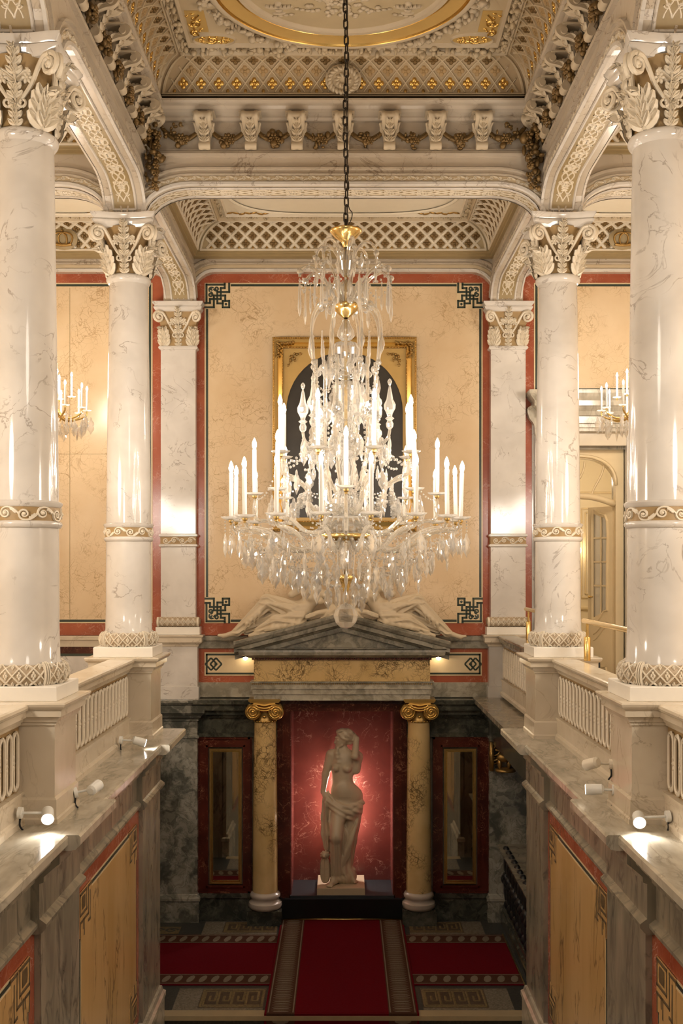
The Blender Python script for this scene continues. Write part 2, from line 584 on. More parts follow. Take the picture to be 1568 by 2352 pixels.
        if smooth or angle:
            me.polygons.foreach_set('use_smooth', [True] * len(me.polygons))
            if angle:
                me.set_sharp_from_angle(angle=math.radians(angle))
        me.materials.append(MAT[mat])
        o = bpy.data.objects.new(name, me)
        COL.objects.link(o)
        if parent is not None:
            o.parent = parent
            o['_o'] = list(off)
        else:
            o.location = (off[0], off[1], off[2] + ZO)
            o['_o'] = list(off)
        tag(o, label, cat, group, kind)
        return o


def tag(o, label=None, cat=None, group=None, kind=None):
    if label:
        o['label'] = label
    if cat:
        o['category'] = cat
    if group:
        o['group'] = group
    if kind:
        o['kind'] = kind
    return o


def thing(name, label, cat, loc, group=None, kind=None):
    o = bpy.data.objects.new(name, None)
    COL.objects.link(o)
    o.location = (loc[0], loc[1], loc[2] + ZO)
    o['_o'] = list(loc)
    o.empty_display_size = 0.1
    return tag(o, label, cat, group, kind)


def place(name, mesh, parent, M, kind=None):
    """another object with shared mesh data as a part, at a matrix relative to the parent's origin"""
    o = bpy.data.objects.new(name, mesh)
    COL.objects.link(o)
    o.parent = parent
    o.matrix_local = M
    o['_o'] = parent['_o']
    if kind:
        o['kind'] = kind
    return o


def bx(x0, x1, y0, y1, z0, z1):
    return MB().box(x0, x1, y0, y1, z0, z1)


def mesh_only(mb, name, mat, smooth=True, angle=40):
    o = mb.build(name, mat, None, smooth, angle=angle, loc=(0, 0, 0))
    me = o.data
    bpy.data.objects.remove(o)
    return me


def plane_map(o, u, v, n):
    o, u, v, n = (np.array(x, float) for x in (o, u, v, n))
    return lambda a, b, h: o + np.multiply.outer(np.asarray(a, float), u) + np.multiply.outer(np.asarray(b, float), v) + np.multiply.outer(np.asarray(h, float), n)


def cyl_map(cx, cy, z0, R, a0=0.0):
    """u = arc length, v = height"""
    def f(u, v, h):
        a = a0 + np.asarray(u) / R
        return np.stack([cx + (R + h) * np.sin(a), cy - (R + h) * np.cos(a), z0 + np.asarray(v)], -1)
    return f


def spiral(c, r0, r1, turns, a0, n=22, dr=1):
    t = np.linspace(0, 1, n)
    a = a0 + dr * turns * 2 * PI * t
    r = r0 + (r1 - r0) * t ** 0.8
    return np.stack([c[0] + r * np.cos(a), c[1] + r * np.sin(a)], 1)


def bez(p, n=12):
    p = [np.array(q, float) for q in p]
    t = np.linspace(0, 1, n)[:, None]
    if len(p) == 3:
        return (1 - t) ** 2 * p[0] + 2 * t * (1 - t) * p[1] + t ** 2 * p[2]
    return (1 - t) ** 3 * p[0] + 3 * t * (1 - t) ** 2 * p[1] + 3 * t ** 2 * (1 - t) * p[2] + t ** 3 * p[3]


def catm(pts, per=6, closed=False):
    P = np.asarray(pts, float)
    n = len(P)
    out = []
    for i in range(n if closed else n - 1):
        p0 = P[(i - 1) % n] if closed or i > 0 else P[0]
        p1, p2 = P[i], P[(i + 1) % n]
        p3 = P[(i + 2) % n] if closed or i + 2 < n else P[-1]
        for k in range(per):
            t = k / per
            out.append(0.5 * (2 * p1 + (p2 - p0) * t + (2 * p0 - 5 * p1 + 4 * p2 - p3) * t * t + (3 * p1 - p0 - 3 * p2 + p3) * t ** 3))
    if not closed:
        out.append(P[-1])
    return np.array(out)


def rinceau(L, H, n, h=0.012, lw=None):
    """running scroll: strokes and domes over 0..L x -H/2..H/2 with n spirals"""
    st, dm = [], []
    P = L / n
    lw = lw or H * 0.075
    for i in range(n):
        sg = 1 if i % 2 == 0 else -1
        c = ((i + 0.5) * P, -0.04 * H * sg)
        r = min(0.36 * H, 0.40 * P)
        sp = spiral(c, r, r * 0.22, 1.35, PI * (1.0 if sg > 0 else 1.0), 22, -sg)
        st.append((sp, np.linspace(lw * 1.3, lw * 0.8, len(sp)), h))
        nxt = np.array([c[0] + P, 0.04 * H * sg])
        j = bez([(c[0] - r, c[1]), (c[0] - r, c[1] - sg * 0.55 * H), (c[0] + P * 0.35, c[1] - sg * 0.62 * H), (nxt[0] - r, nxt[1])], 12)
        j = j[(j[:, 0] > 0) & (j[:, 0] < L)]
        st.append((j, lw * 1.2, h * 0.9))
        dm.append((c[0], c[1], r * 0.42, r * 0.42, h * 1.5, 0))
        for k in range(3):
            a = -sg * (0.5 + 0.45 * k)
            b0 = np.array([c[0] + P * (0.25 + 0.10 * k), c[1] - sg * H * (0.34 - 0.14 * k)])
            b1 = b0 + np.array([math.cos(a + sg * 1.2), math.sin(a + sg * 1.2)]) * H * 0.26
            m = (b0 + b1) / 2 + np.array([0.06 * H, 0])
            lf = bez([b0, m, b1], 6)
            lf[:, 1] = np.clip(lf[:, 1], -H * 0.46, H * 0.46)
            st.append((lf, np.array([0.6, 1.9, 2.2, 1.9, 1.1, 0.15]) * lw, h * 0.9))
    return st, dm


def arabesque(L, Wd, n, h=0.010):
    """symmetric interlace along 0..L, |v| < Wd/2, n units"""
    st, dm = [], []
    P = L / n
    lw = Wd * 0.035
    t = np.linspace(0, 1, 14)
    for i in range(n):
        u0 = i * P
        for sg in (-1, 1):
            st.append((np.stack([u0 + P * t, sg * Wd * 0.36 * np.sin(PI * t * 1.0) * np.cos(PI * (t - 0.5) * 0.8)], 1), lw * 1.2, h))
            st.append((np.stack([u0 + P * t, sg * Wd * 0.30 * np.cos(PI * t) ** 2 * (1 if t is not None else 0)], 1), lw, h))
            sp = spiral((u0 + P * 0.30, sg * Wd * 0.26), Wd * 0.15, Wd * 0.03, 1.2, -sg * PI / 2, 14, sg)
            st.append((sp, lw, h))
            sp = spiral((u0 + P * 0.74, sg * Wd * 0.22), Wd * 0.13, Wd * 0.03, 1.1, sg * PI / 2, 14, -sg)
            st.append((sp, lw, h))
            for k in range(3):
                b0 = np.array([u0 + P * (0.38 + 0.09 * k), 0.02 * sg * Wd])
                st.append((bez([b0, b0 + (P * 0.08, sg * Wd * 0.08), b0 + (P * 0.05, sg * Wd * (0.2 - 0.03 * k))], 5), np.array([0.8, 2, 2.2, 1.6, 0.3]) * lw, h))
        dm.append((u0 + P * 0.30, 0, Wd * 0.10, Wd * 0.10, h * 1.2, 0))
        dm.append((u0 + P * 0.62, 0, Wd * 0.07, Wd * 0.05, h * 1.2, 0))
    return st, dm


def garland_blobs(mb, pts, r, per=3, jit=0.5, seed=3):
    """a string of leaf and fruit lumps along pts"""
    rg = np.random.default_rng(seed)
    for p in pts:
        for k in range(per):
            d = rg.normal(size=3) * r * jit
            q = r * rg.uniform(0.28, 0.95, 3)
            mb.ball(np.array(p) + d, q, 6, 4)
    return mb


def flower(mb, c, n, R, petals=6, th=0.4):
    """a rosette at c facing n"""
    c, n = np.array(c, float), np.array(n, float)
    n /= np.linalg.norm(n)
    a = np.array([0, 0, 1.0]) if abs(n[2]) < 0.9 else np.array([1.0, 0, 0])
    u = np.cross(n, a)
    u /= np.linalg.norm(u)
    w = np.cross(n, u)
    f = plane_map(c, u, w, n)
    mb.domes([(R * 0.55 * math.cos(2 * PI * k / petals), R * 0.55 * math.sin(2 * PI * k / petals), R * 0.45, R * 0.30, R * th, 2 * PI * k / petals) for k in range(petals)], f, 7)
    mb.domes([(0, 0, R * 0.28, R * 0.28, R * th * 1.5, 0)], f, 7)
    return mb


def X(px, d):
    return (px - VX) * d / F


def Z(py, d):
    return (VY - py) * d / F
# ------------------------------------------------------------------ the setting
CX, C1, C2, YP, YW = 1.97, 6.65, 9.86, 12.98, 13.10
FL, LED, GAL = -4.27, -1.52, -1.56
SPR, FLAT, BTOP = 3.195, 3.465, 3.80


def struct(name, label, loc=(0, 0, 0)):
    return thing(name, label, None, loc, kind='structure')


# ---- back wall, in layers
wb = struct('wall_back', 'rear wall of the stair hall with beige marble panels in red borders', (0, YW, FL))
m = MB()
for a in ((-4.4, -0.645, FL, 4.9), (-0.645, 0.615, -1.72, 4.9), (-0.645, 0.615, FL - 0.1, -3.975), (0.615, 2.40, FL, 4.9), (2.40, 3.44, 1.46, 4.9), (3.44, 4.4, FL, 4.9), (2.40, 3.44, FL, GAL)):
    m.box(a[0], a[1], YW + 0.01, 13.76, a[2], a[3])
m.build('masonry', 'marble_wallgrey', wb)
# the niche: back slab, floor slab, lining
bx(-0.66, 0.63, 13.72, 13.80, -3.99, -1.6).build('niche_back', 'marble_niche', wb)
for sx, x in ((-1, -0.645), (1, 0.615)):
    bx(x - 0.012, x + 0.012, YW - 0.01, 13.72, -3.975, -1.72).build('niche_lining', 'marble_niche', wb)
bx(-0.645, 0.615, YW - 0.01, 13.72, -1.735, -1.705).build('niche_soffit', 'marble_darkred', wb)
bx(-0.66, 0.63, YW - 0.05, 13.72, -4.0, -3.972).build('niche_sill', 'slate', wb)
bx(-0.76, 0.73, 12.99, 13.12, FL, -4.0).build('niche_step', 'black_stone', wb)
# red frame round the niche, two stepped fillets
for k, (w0, w1, y) in enumerate(((0.0, 0.065, 13.05), (0.065, 0.095, 13.035), (0.095, 0.16, 13.06))):
    l, r, t = -0.645, 0.615, -1.73
    m = MB()
    m.box(l - w1, l - w0, y, YW + 0.02, -4.0, t + w1)
    m.box(r + w0, r + w1, y, YW + 0.02, -4.0, t + w1)
    m.box(l - w0, r + w0, y, YW + 0.02, t + w0, t + w1)
    m.build('niche_frame', 'marble_darkred', wb)

# upper field between the pilasters
RED = (-1.83, 1.83, -0.81, 3.66)
bx(RED[0], RED[1], YW - 0.005, YW + 0.01, RED[2], RED[3]).build('red_border', 'marble_red', wb)
PX0, PX1, PZ0, PZ1 = -1.69, 1.70, -0.66, 3.49


def inlay_rect(parent, x0, x1, z0, z1, y, w=0.012, w2=0.028, chop=0.0, panel='marble_beige'):
    """beige slab with a cream and a dark green inlaid line"""
    bx(x0, x1, y - 0.004, y + 0.01, z0, z1).build('cream_line', 'cream_inlay', parent)
    a = 0.016
    for nm, (q0, q1, r0, r1) in (('green_line', (x0 + a, x1 - a, z0 + a, z0 + a + w2)), ('green_line', (x0 + a, x1 - a, z1 - a - w2, z1 - a)), ('green_line', (x0 + a, x0 + a + w2, z0 + a, z1 - a)), ('green_line', (x1 - a - w2, x1 - a, z0 + a, z1 - a))):
        bx(q0, q1, y - 0.006, y, r0, r1).build(nm, 'green_inlay', parent)
    b = a + w2
    bx(x0 + b, x1 - b, y - 0.007, y, z0 + b, z1 - b).build('beige_slab', panel, parent)


inlay_rect(wb, PX0, PX1, PZ0, PZ1, YW - 0.008)


def knot_strokes(s):
    """interlaced corner ornament in the unit square, outer corner at the origin"""
    w = 0.042
    L = lambda *p: (np.repeat(np.array(p, float), 1, 0) * s, w * s, 0.004)
    out = []

    def poly(*p):
        p = np.array(p, float)
        q = []
        for a, b in zip(p[:-1], p[1:]):
            t = np.linspace(0, 1, 2)[:, None]
            d = (b - a) / (np.linalg.norm(b - a) + 1e-9) * w
            q.append(np.concatenate([[a - d], [b + d]]))
        for seg in q:
            out.append((seg * s, w * s, 0.004))
    poly((0.70, 0.70), (0.96, 0.70), (0.96, 0.96), (0.70, 0.96), (0.70, 0.70))
    poly((0.96, 0.0), (0.96, 0.34), (0.48, 0.34), (0.48, 0.80), (0.70, 0.80))
    poly((0.0, 0.96), (0.34, 0.96), (0.34, 0.48), (0.80, 0.48), (0.80, 0.70))
    poly((0.78, 0.0), (0.78, 0.18), (0.62, 0.18), (0.62, 0.62), (0.18, 0.62), (0.18, 0.78), (0.0, 0.78))
    poly((0.04, 0.78), (0.04, 0.04), (0.78, 0.04))
    out.append((spiral((0.44, 0.20), 0.11, 0.03, 1.3, PI, 16, -1) * s, w * s * 0.8, 0.004))
    out.append((spiral((0.20, 0.44), 0.11, 0.03, 1.3, -PI / 2, 16, 1) * s, w * s * 0.8, 0.004))
    dm = [(0.83 * s, 0.83 * s, 0.055 * s, 0.055 * s, 0.004, 0)]
    for k in range(3):
        a = PI / 4 + (k - 1) * 0.75
        dm.append((0.15 * s + 0.10 * s * math.cos(a), 0.15 * s + 0.10 * s * math.sin(a), 0.095 * s, 0.04 * s, 0.004, a))
    return out, dm


ks, kd = knot_strokes(0.30)
for cxs, czs, u, v in ((PX0 + 0.012, PZ1 - 0.012, 1, -1), (PX1 - 0.012, PZ1 - 0.012, -1, -1), (PX0 + 0.012, PZ0 + 0.012, 1, 1), (PX1 - 0.012, PZ0 + 0.012, -1, 1)):
    bx(min(cxs, cxs + u * 0.306), max(cxs, cxs + u * 0.306), YW - 0.0165, YW - 0.01, min(czs, czs + v * 0.306), max(czs, czs + v * 0.306)).build('corner_slab', 'cream_inlay', wb)
    f = plane_map((cxs, YW - 0.0165, czs), (u, 0, 0), (0, 0, v), (0, -1, 0))
    MB().strokes(ks, f).domes(kd, f).build('corner_knot', 'green_inlay', wb)

# aisle fields: beyond the pilasters
for sx in (-1, 1):
    a0, a1 = sorted((sx * 2.14, sx * 4.35))
    bx(a0, a1, YW - 0.005, YW + 0.01, 2.14 if sx > 0 else -0.81, 3.70).build('red_border', 'marble_red', wb)
    b0, b1 = sorted((sx * 2.325, sx * 4.30))
    inlay_rect(wb, b0, b1, 2.16 if sx > 0 else -0.66, 3.49, YW - 0.008)
if True:
    bx(2.14, 2.40, YW - 0.005, YW + 0.01, -0.81, 2.14).build('red_border', 'marble_red', wb)
    bx(2.30, 2.40, YW - 0.012, YW + 0.01, -0.81, 1.9).build('door_margin', 'marble_white', wb)
    # vertical slab joint of the left aisle panel, a hairline strip
    bx(-3.335, -3.329, YW - 0.017, YW - 0.012, -0.6, 3.43).build('slab_joint', 'olive_tan', wb)
    bx(-4.3, -2.4, YW - 0.017, YW - 0.012, 1.40, 1.404).build('slab_joint', 'olive_tan', wb)
    # dado of the left aisle
    bx(-4.35, -2.2, YW - 0.06, YW, -0.945, -0.81).build('dado_moulding', 'marble_pedestal', wb)
    bx(-4.35, -2.2, YW - 0.085, YW, -0.86, -0.81).build('dado_moulding', 'marble_pedestal', wb)
    bx(-4.35, -2.2, YW - 0.02, YW, -1.03, -0.945).build('dado_band', 'marble_darkred', wb)
    bx(-4.35, -2.2, YW - 0.024, YW, -1.06, -1.03).build('dado_line', 'green_inlay', wb)
    bx(-4.35, -2.2, YW - 0.02, YW, -1.56, -1.06).build('dado_slab', 'marble_white', wb)

# middle band: grey string course, red band with cream inlays, skirting, dark cornice
m = MB()
m.box(-1.80, 1.80, YW - 0.07, YW, -0.87, -0.815)
m.box(-1.80, 1.80, YW - 0.045, YW, -0.965, -0.87)
m.build('string_course', 'breccia_pediment', wb)
bx(-1.80, 1.80, YW - 0.012, YW, -1.38, -0.965).build('red_band', 'marble_red', wb)
for sx in (-1, 1):
    x0, x1 = (-1.69, -1.0) if sx < 0 else (1.0, 1.69)
    inlay_rect(wb, x0, x1, -1.30, -1.015, YW - 0.014, w2=0.022, panel='cream_inlay')
    f = plane_map((sx * 1.69, YW - 0.022, -1.158), (-sx, 0, 0), (0, 0, 1), (0, -1, 0))
    st = []
    for du in (0.06, 0.12):
        p = np.array([(du, -0.0), (du + 0.08, 0.09), (du + 0.0, 0.0)])
        c = np.array([(du - 0.05, 0), (du + 0.02, 0.075), (du + 0.09, 0), (du + 0.02, -0.075), (du - 0.05, 0)])
        for a, b in zip(c[:-1], c[1:]):
            st.append((np.array([a, b]), 0.010, 0.003))
    MB().strokes(st, f).domes([(0.14, 0, 0.02, 0.02, 0.003, 0)], f).build('diamond_knot', 'green_inlay', wb)
bx(-1.80, 1.80, YW - 0.03, YW, -1.56, -1.38).build('skirting', 'breccia_light', wb)
m = MB()
for y, a, b in ((0.26, -1.62, -1.57), (0.21, -1.70, -1.62), (0.15, -1.76, -1.70), (0.09, -1.80, -1.76), (0.04, -1.99, -1.80), (0.07, -2.04, -1.99)):
    m.box(-1.80, -0.80, YW - y, YW, a, b)
    m.box(0.77, 1.80, YW - y, YW, a, b)
m.build('dark_cornice', 'breccia_dark', wb)
# lower red marble panels with the mirrors' seats
for sx in (-1, 1):
    x0, x1 = sorted((sx * 1.10 - 0.01, sx * 1.80))
    xm = sx * 1.4265 - 0.005
    for a, b, c, d in ((x0, xm - 0.21, -3.95, -2.04), (xm + 0.21, x1, -3.95, -2.04), (xm - 0.21, xm + 0.21, -2.17, -2.04), (xm - 0.21, xm + 0.21, -3.95, -3.85)):
        bx(a, b, YW - 0.035, YW, c, d).build('red_panel', 'marble_darkred', wb)
    for o, y in ((0.235, 0.05),):
        m = MB()
        for a, b, c, d in ((xm - o, xm - o + 0.02, -3.875, -2.145), (xm + o - 0.02, xm + o, -3.875, -2.145), (xm - o, xm + o, -2.165, -2.145), (xm - o, xm + o, -3.875, -3.855)):
            m.box(a, b, YW - y, YW - 0.03, c, d)
        m.build('mirror_fillet', 'marble_darkred', wb)
    m = MB()
    for a, b, c, d in ((x0, x0 + 0.03, -3.95, -2.04), (x1 - 0.05, x1 - 0.02, -3.95, -2.04), (x0, x1, -2.07, -2.04), (x0, x1, -3.95, -3.92)):
        m.box(a, b, YW - 0.055, YW, c, d)
    m.build('panel_fillet', 'marble_darkred', wb)
    bx(x0, x1, YW - 0.07, YW, FL, -3.99).build('dark_base', 'breccia_dark', wb)
    bx(x0, x1, YW - 0.09, YW, -3.99, -3.94).build('dark_base', 'breccia_dark', wb)

# lower pilasters of the back wall
for sx in (-1, 1):
    x0, x1 = sorted((sx * 1.765, sx * 2.22))
    p = thing('grey_pilaster', 'grey breccia pilaster of the lower back wall, ' + ('standing clear by the open landing' if sx < 0 else 'beside the dark stone parapet'), 'pilaster', ((x0 + x1) / 2, YP, FL), 'grey pilasters of the lower wall')
    m = MB()
    m.rects(x0, x1, YP, YW, [(0.02, FL), (0.02, -4.02), (0.035, -4.01), (0.035, -3.98), (0.012, -3.94), (0.0, -3.93), (0.0, -3.93)])
    m.build('base', 'breccia_grey', p)
    bx(x0, x1, YP, YW, -3.93, -2.05).build('shaft', 'breccia_grey', p)
    MB().rects(x0, x1, YP, YW, [(0, -2.05), (0.02, -2.045), (0.02, -2.02), (0, -2.01), (0, -1.84), (0.015, -1.835), (0.015, -1.815), (0.05, -1.79), (0.06, -1.77), (0.10, -1.73), (0.10, -1.64), (0.12, -1.63), (0.14, -1.60), (0.14, -1.575), (0, -1.57)]).build('capital', 'breccia_grey', p)

# ---- floors
fl = struct('floor', 'dark mosaic floor of the stair landing', (0, 11.7, FL))
bx(-3.4, 2.6, 10.29, 13.2, FL - 0.12, FL).build('landing_slab', 'mosaic_dark', fl)
for sx in (-1, 1):
    for y0, y1 in ((12.52, 12.99), (10.36, 10.92)):
        a, b = sorted((sx * 0.78, sx * 1.66))
        bx(a, b, y0, y1, FL, FL + 0.002).build('speckled_field', 'mosaic_grey', fl)
        a, b = sorted((sx * 0.78, sx * 1.42))
        q0, q1 = y0 + 0.08, y1 - 0.02
        bx(a, b, q0, q1, FL, FL + 0.004).build('brown_field', 'mosaic_brown', fl)
        # greek key meander
        f = plane_map((a, q0, FL + 0.004), (1, 0, 0), (0, 1, 0), (0, 0, 1))
        st = []
        wq, hq = b - a, q1 - q0

        def pl(*p):
            for i in range(len(p) - 1):
                st.append((np.array([p[i], p[i + 1]], float), 0.012, 0.002))
        n = 4
        dx = (wq - 0.08) / n
        for k in range(n):
            u = 0.04 + k * dx
            pl((u, 0.06), (u, hq - 0.06), (u + dx * 0.8, hq - 0.06), (u + dx * 0.8, hq * 0.36), (u + dx * 0.4, hq * 0.36), (u + dx * 0.4, hq * 0.62))
            pl((u, 0.06), (u + dx, 0.06))
        pl((0.02, 0.02), (wq - 0.02, 0.02), (wq - 0.02, hq - 0.02), (0.02, hq - 0.02), (0.02, 0.02))
        o = MB().strokes(st, f).build('greek_key', 'mosaic_ochre', fl)
        o['kind'] = 'stuff'
bx(-2.3, -1.93, 12.56, 12.80, FL, FL + 0.003).build('ochre_field', 'mosaic_ochre', fl)
f = plane_map((-2.3, 12.56, FL + 0.003), (1, 0, 0), (0, 1, 0), (0, 0, 1))
MB().strokes([(spiral((0.10 + 0.17 * k, 0.12), 0.085, 0.02, 1.4, 0, 18), 0.016, 0.002) for k in range(2)], f).build('scroll_inlay', 'mosaic_dark', fl)
bx(-1.73, 1.73, 10.24, 10.38, FL - 0.04, FL + 0.003).build('nosing', 'step_stone', fl)
st_ = struct('floor_stair', 'stone steps going down from the landing', (0, 9, FL - 1.6))
for k in range(1, 7):
    bx(-1.75, 1.75, 10.29 - 0.34 * k - 0.04, 10.29 - 0.34 * (k - 1), FL - 0.16 * k - 0.3, FL - 0.16 * k).build('step', 'step_stone', st_)
g = struct('floor_gallery', 'upper gallery floor behind the balustrades', (0, 5, GAL))
bx(-4.4, -1.93, -1.0, 10.2, GAL - 0.25, GAL).build('gallery_slab', 'marble_pedestal', g)
bx(-4.4, -2.32, 10.2, 13.1, GAL - 0.25, GAL).build('gallery_slab', 'marble_pedestal', g)
bx(1.93, 4.4, -1.0, 13.1, GAL - 0.25, GAL).build('gallery_slab', 'marble_pedestal', g)
bx(-1.93, 1.93, -1.0, 2.4, GAL - 0.25, GAL).build('gallery_slab', 'marble_pedestal', g)

bx(-2.4, 2.4, 1.4, 1.5, -7.2, GAL - 0.2).build('gallery_front', 'marble_wallgrey', g)
# ---- outer walls
for sx, nm, lb in ((-1, 'wall_left', 'outer aisle wall across from the doorway, cream marble'), (1, 'wall_right', 'outer aisle wall on the doorway side, cream marble')):
    w = struct(nm, lb, (sx * 4.35, 6, GAL))
    a, b = sorted((sx * 4.32, sx * 4.5))
    bx(a, b, -1, 13.2, GAL, 4.9).build('masonry', 'marble_beige', w)
    # lower stair wall: piers and panels
    a, b = sorted((sx * 1.79, sx * 2.4))
    bx(a, b, 1.5, 10.2, -6.2, -1.62).build('stair_masonry', 'marble_wallgrey', w)
    if sx < 0:
        bx(-3.5, -3.36, 10.2, 13.1, FL, GAL).build('recess_masonry', 'breccia_grey', w)
        bx(-3.5, -2.3, 10.12, 10.22, FL, GAL).build('recess_masonry', 'breccia_grey', w)
    else:
        bx(2.55, 2.7, 10.2, 13.1, FL, GAL).build('recess_masonry', 'breccia_dark', w)
    for (y0, y1) in ((2.9, 3.8), (6.13, 7.08), (9.28, 10.2)):
        a, b = sorted((sx * 1.74, sx * 1.80))
        m = bx(a, b, y0 + 0.05, y1, -6.0, -2.03)
        m.build('pier', 'marble_wallgrey', w)
        a, b = sorted((sx * 1.70, sx * 1.80))
        MB().rects(a, b, y0 + 0.02, y1 + 0.01, [(0, -6.0), (0, -4.06), (0.012, -4.05), (0.012, -4.01), (-0.01, -3.99), (-0.02, -3.95), (-0.04, -3.94)]).build('pier_base', 'marble_ledge', w)
    for (y0, y1) in ((3.8, 6.18), (7.08, 9.33)):
        a = sx * 1.79
        n = (-sx, 0, 0)

        def slab(nm, mt, p0, p1, q0, q1, h):
            lo, hi = sorted((a, a - sx * h))
            bx(lo, hi, p0, p1, q0, q1).build(nm, mt, w)
        zt, zb = -2.06, -3.93
        slab('red_border', 'marble_red', y0, y1, zb, zt, 0.012)
        slab('cream_line', 'cream_inlay', y0 + 0.125, y1 - 0.125, zb + 0.10, zt - 0.125, 0.015)
        slab('dark_line', 'green_inlay', y0 + 0.137, y1 - 0.137, zb + 0.112, zt - 0.137, 0.018)
        slab('cream_line', 'cream_inlay', y0 + 0.160, y1 - 0.160, zb + 0.135, zt - 0.160, 0.020)
        slab('beige_panel', 'marble_panel', y0 + 0.172, y1 - 0.172, zb + 0.147, zt - 0.172, 0.022)
        for (yc, u) in ((y0 + 0.125, 1), (y1 - 0.125, -1)):
            for (zc, v) in ((zt - 0.125, -1), (zb + 0.10, 1)):
                b0, b1 = sorted((yc, yc + u * 0.34))
                d0, d1 = sorted((zc, zc + v * 0.30))
                slab('key_ground', 'marble_panel', b0, b1, d0, d1, 0.0235)
                f = plane_map((a - sx * 0.0235, yc, zc), (0, u, 0), (0, 0, v), n)
                st = []

                def pl(wd, *p):
                    for i in range(len(p) - 1):
                        q0, q1 = np.array(p[i], float), np.array(p[i + 1], float)
                        e = (q1 - q0) / (np.linalg.norm(q1 - q0) + 1e-9) * wd
                        st.append((np.array([q0 - e, q1 + e]), wd, 0.002))
                pl(0.011, (0.34, 0.012), (0.24, 0.012), (0.24, 0.20), (0.12, 0.20), (0.12, 0.30))
                pl(0.011, (0.012, 0.012), (0.19, 0.012), (0.19, 0.15), (0.012, 0.15), (0.012, 0.012))
                pl(0.011, (0.012, 0.30), (0.012, 0.20), (0.09, 0.20), (0.09, 0.25))
                pl(0.011, (0.24, 0.25), (0.29, 0.25), (0.29, 0.06))
                st.append((np.array([(0.05, 0.08), (0.15, 0.08)]), 0.045, 0.002))
                o = MB().strokes(st, f).build('key_inlay', 'dark_brown', w)
    # cornice under the ledge, with the frieze band and the string moulding
    def mouldrun(nm, mt, prof, y0, y1):
        P = np.array([[(sx * (1.79 - o), y, z) for o, z in prof] for y in (y0, y1)])
        mm = MB().grid(P)
        for k in (0, 1):
            b = mm.n
            mm.add(np.concatenate([P[k], [[sx * 1.95, P[k][0][1], prof[-1][1]], [sx * 1.95, P[k][0][1], prof[0][1]]]]), [tuple(range(len(prof) + 2))])
        return mm.build(nm, mt, w)
    under = [(0, -2.09), (0.02, -2.08), (0.045, -2.05), (0.045, -2.03), (0.02, -2.01), (0.005, -2.0), (0.005, -1.80), (0.03, -1.79), (0.03, -1.76), (0.10, -1.70), (0.12, -1.685), (0.12, -1.60)]
    for y0, y1, dx in ((1.6, 2.9, 0), (2.9, 3.8, 1), (3.8, 6.13, 0), (6.13, 7.08, 1), (7.08, 9.28, 0), (9.28, 10.2, 1)):
        mouldrun('frieze_run', 'marble_wallgrey', [(o + 0.05 * dx, z) for o, z in under], y0, y1)
    # ledge slab: straight runs and the breaks forward under the pedestals
    end = 10.24 if sx < 0 else 13.1
    def ledge_slab(y0, y1, xo):
        a, b = sorted((sx * xo, sx * 1.98))
        m = MB()
        xe = sx * xo
        prof = [(sx * 1.98, LED), (xe + sx * 0.012, LED), (xe, LED - 0.012), (xe, LED - 0.055), (xe + sx * 0.015, LED - 0.07), (xe + sx * 0.03, LED - 0.085), (xe + sx * 0.06, LED - 0.09), (sx * 1.98, LED - 0.09)]
        m.prism(prof, lambda u, v, d: (u, d, v), y0, y1)
        return m.build('ledge_slab', 'marble_ledge', w)
    for y0, y1, xo in ((1.6, 2.92, 1.57), (2.92, 3.82, 1.50), (3.82, 6.13, 1.57), (6.13, 7.10, 1.50), (7.10, 9.28, 1.57), (9.28, 10.24, 1.50)):
        ledge_slab(y0, y1, xo)
    if sx > 0:
        bx(1.565, 1.98, 10.24, 12.98, LED - 0.08, LED - 0.03).build('ledge_slab', 'marble_wallgrey', w)
        mouldrun('frieze_run', 'breccia_dark', [(0.0, -2.09), (0.0, -1.80), (0.05, -1.76), (0.15, -1.70), (0.17, -1.60)], 10.2, 13.0)

# dark stone parapet on the landing, door side
pp = thing('stone_parapet', 'low dark stone parapet with carved leaf band beside the landing', 'parapet', (2.05, 12.1, FL))
bx(1.90, 2.25, 10.25, YP, -3.42, -3.335).build('coping', 'breccia_dark', pp)
bx(1.86, 2.25, 10.25, YP, -3.35, -3.33).build('coping_edge', 'marble_wallgrey', pp)
bx(1.97, 2.2, 10.25, YP, FL, -3.42).build('body', 'black_iron', pp)
MB().rects(1.95, 2.2, 10.25, YP, [(0.05, FL), (0.05, FL + 0.12), (0.03, FL + 0.14), (0.03, FL + 0.2), (0, FL + 0.24)]).build('plinth', 'breccia_dark', pp)
lm = MB()
lm.ball((0, 0, 0), (0.05, 0.105, 0.15), 10, 6)
lm.ball((-0.02, 0.05, 0.16), (0.045, 0.07, 0.06), 8, 5)
lm.ball((-0.02, -0.05, -0.16), (0.045, 0.07, 0.06), 8, 5)
lme = mesh_only(lm, 'carved_leaf', 'black_iron')
for k in range(13):
    for j in range(2):
        Mx = Matrix.Translation((1.96 - 2.05, 10.4 + k * 0.2 - 12.1, 0.42 + 0.33 * j)) @ Matrix.Rotation(0.5 if j else -0.5, 4, 'X')
        place('carved_leaf', lme, pp, Mx)

# ------------------------------------------------------------------ ceilings
def rect_path(xc, yc, hx, hy, n=1):
    return np.array([(xc - hx, yc - hy), (xc + hx, yc - hy), (xc + hx, yc + hy), (xc - hx, yc + hy)])


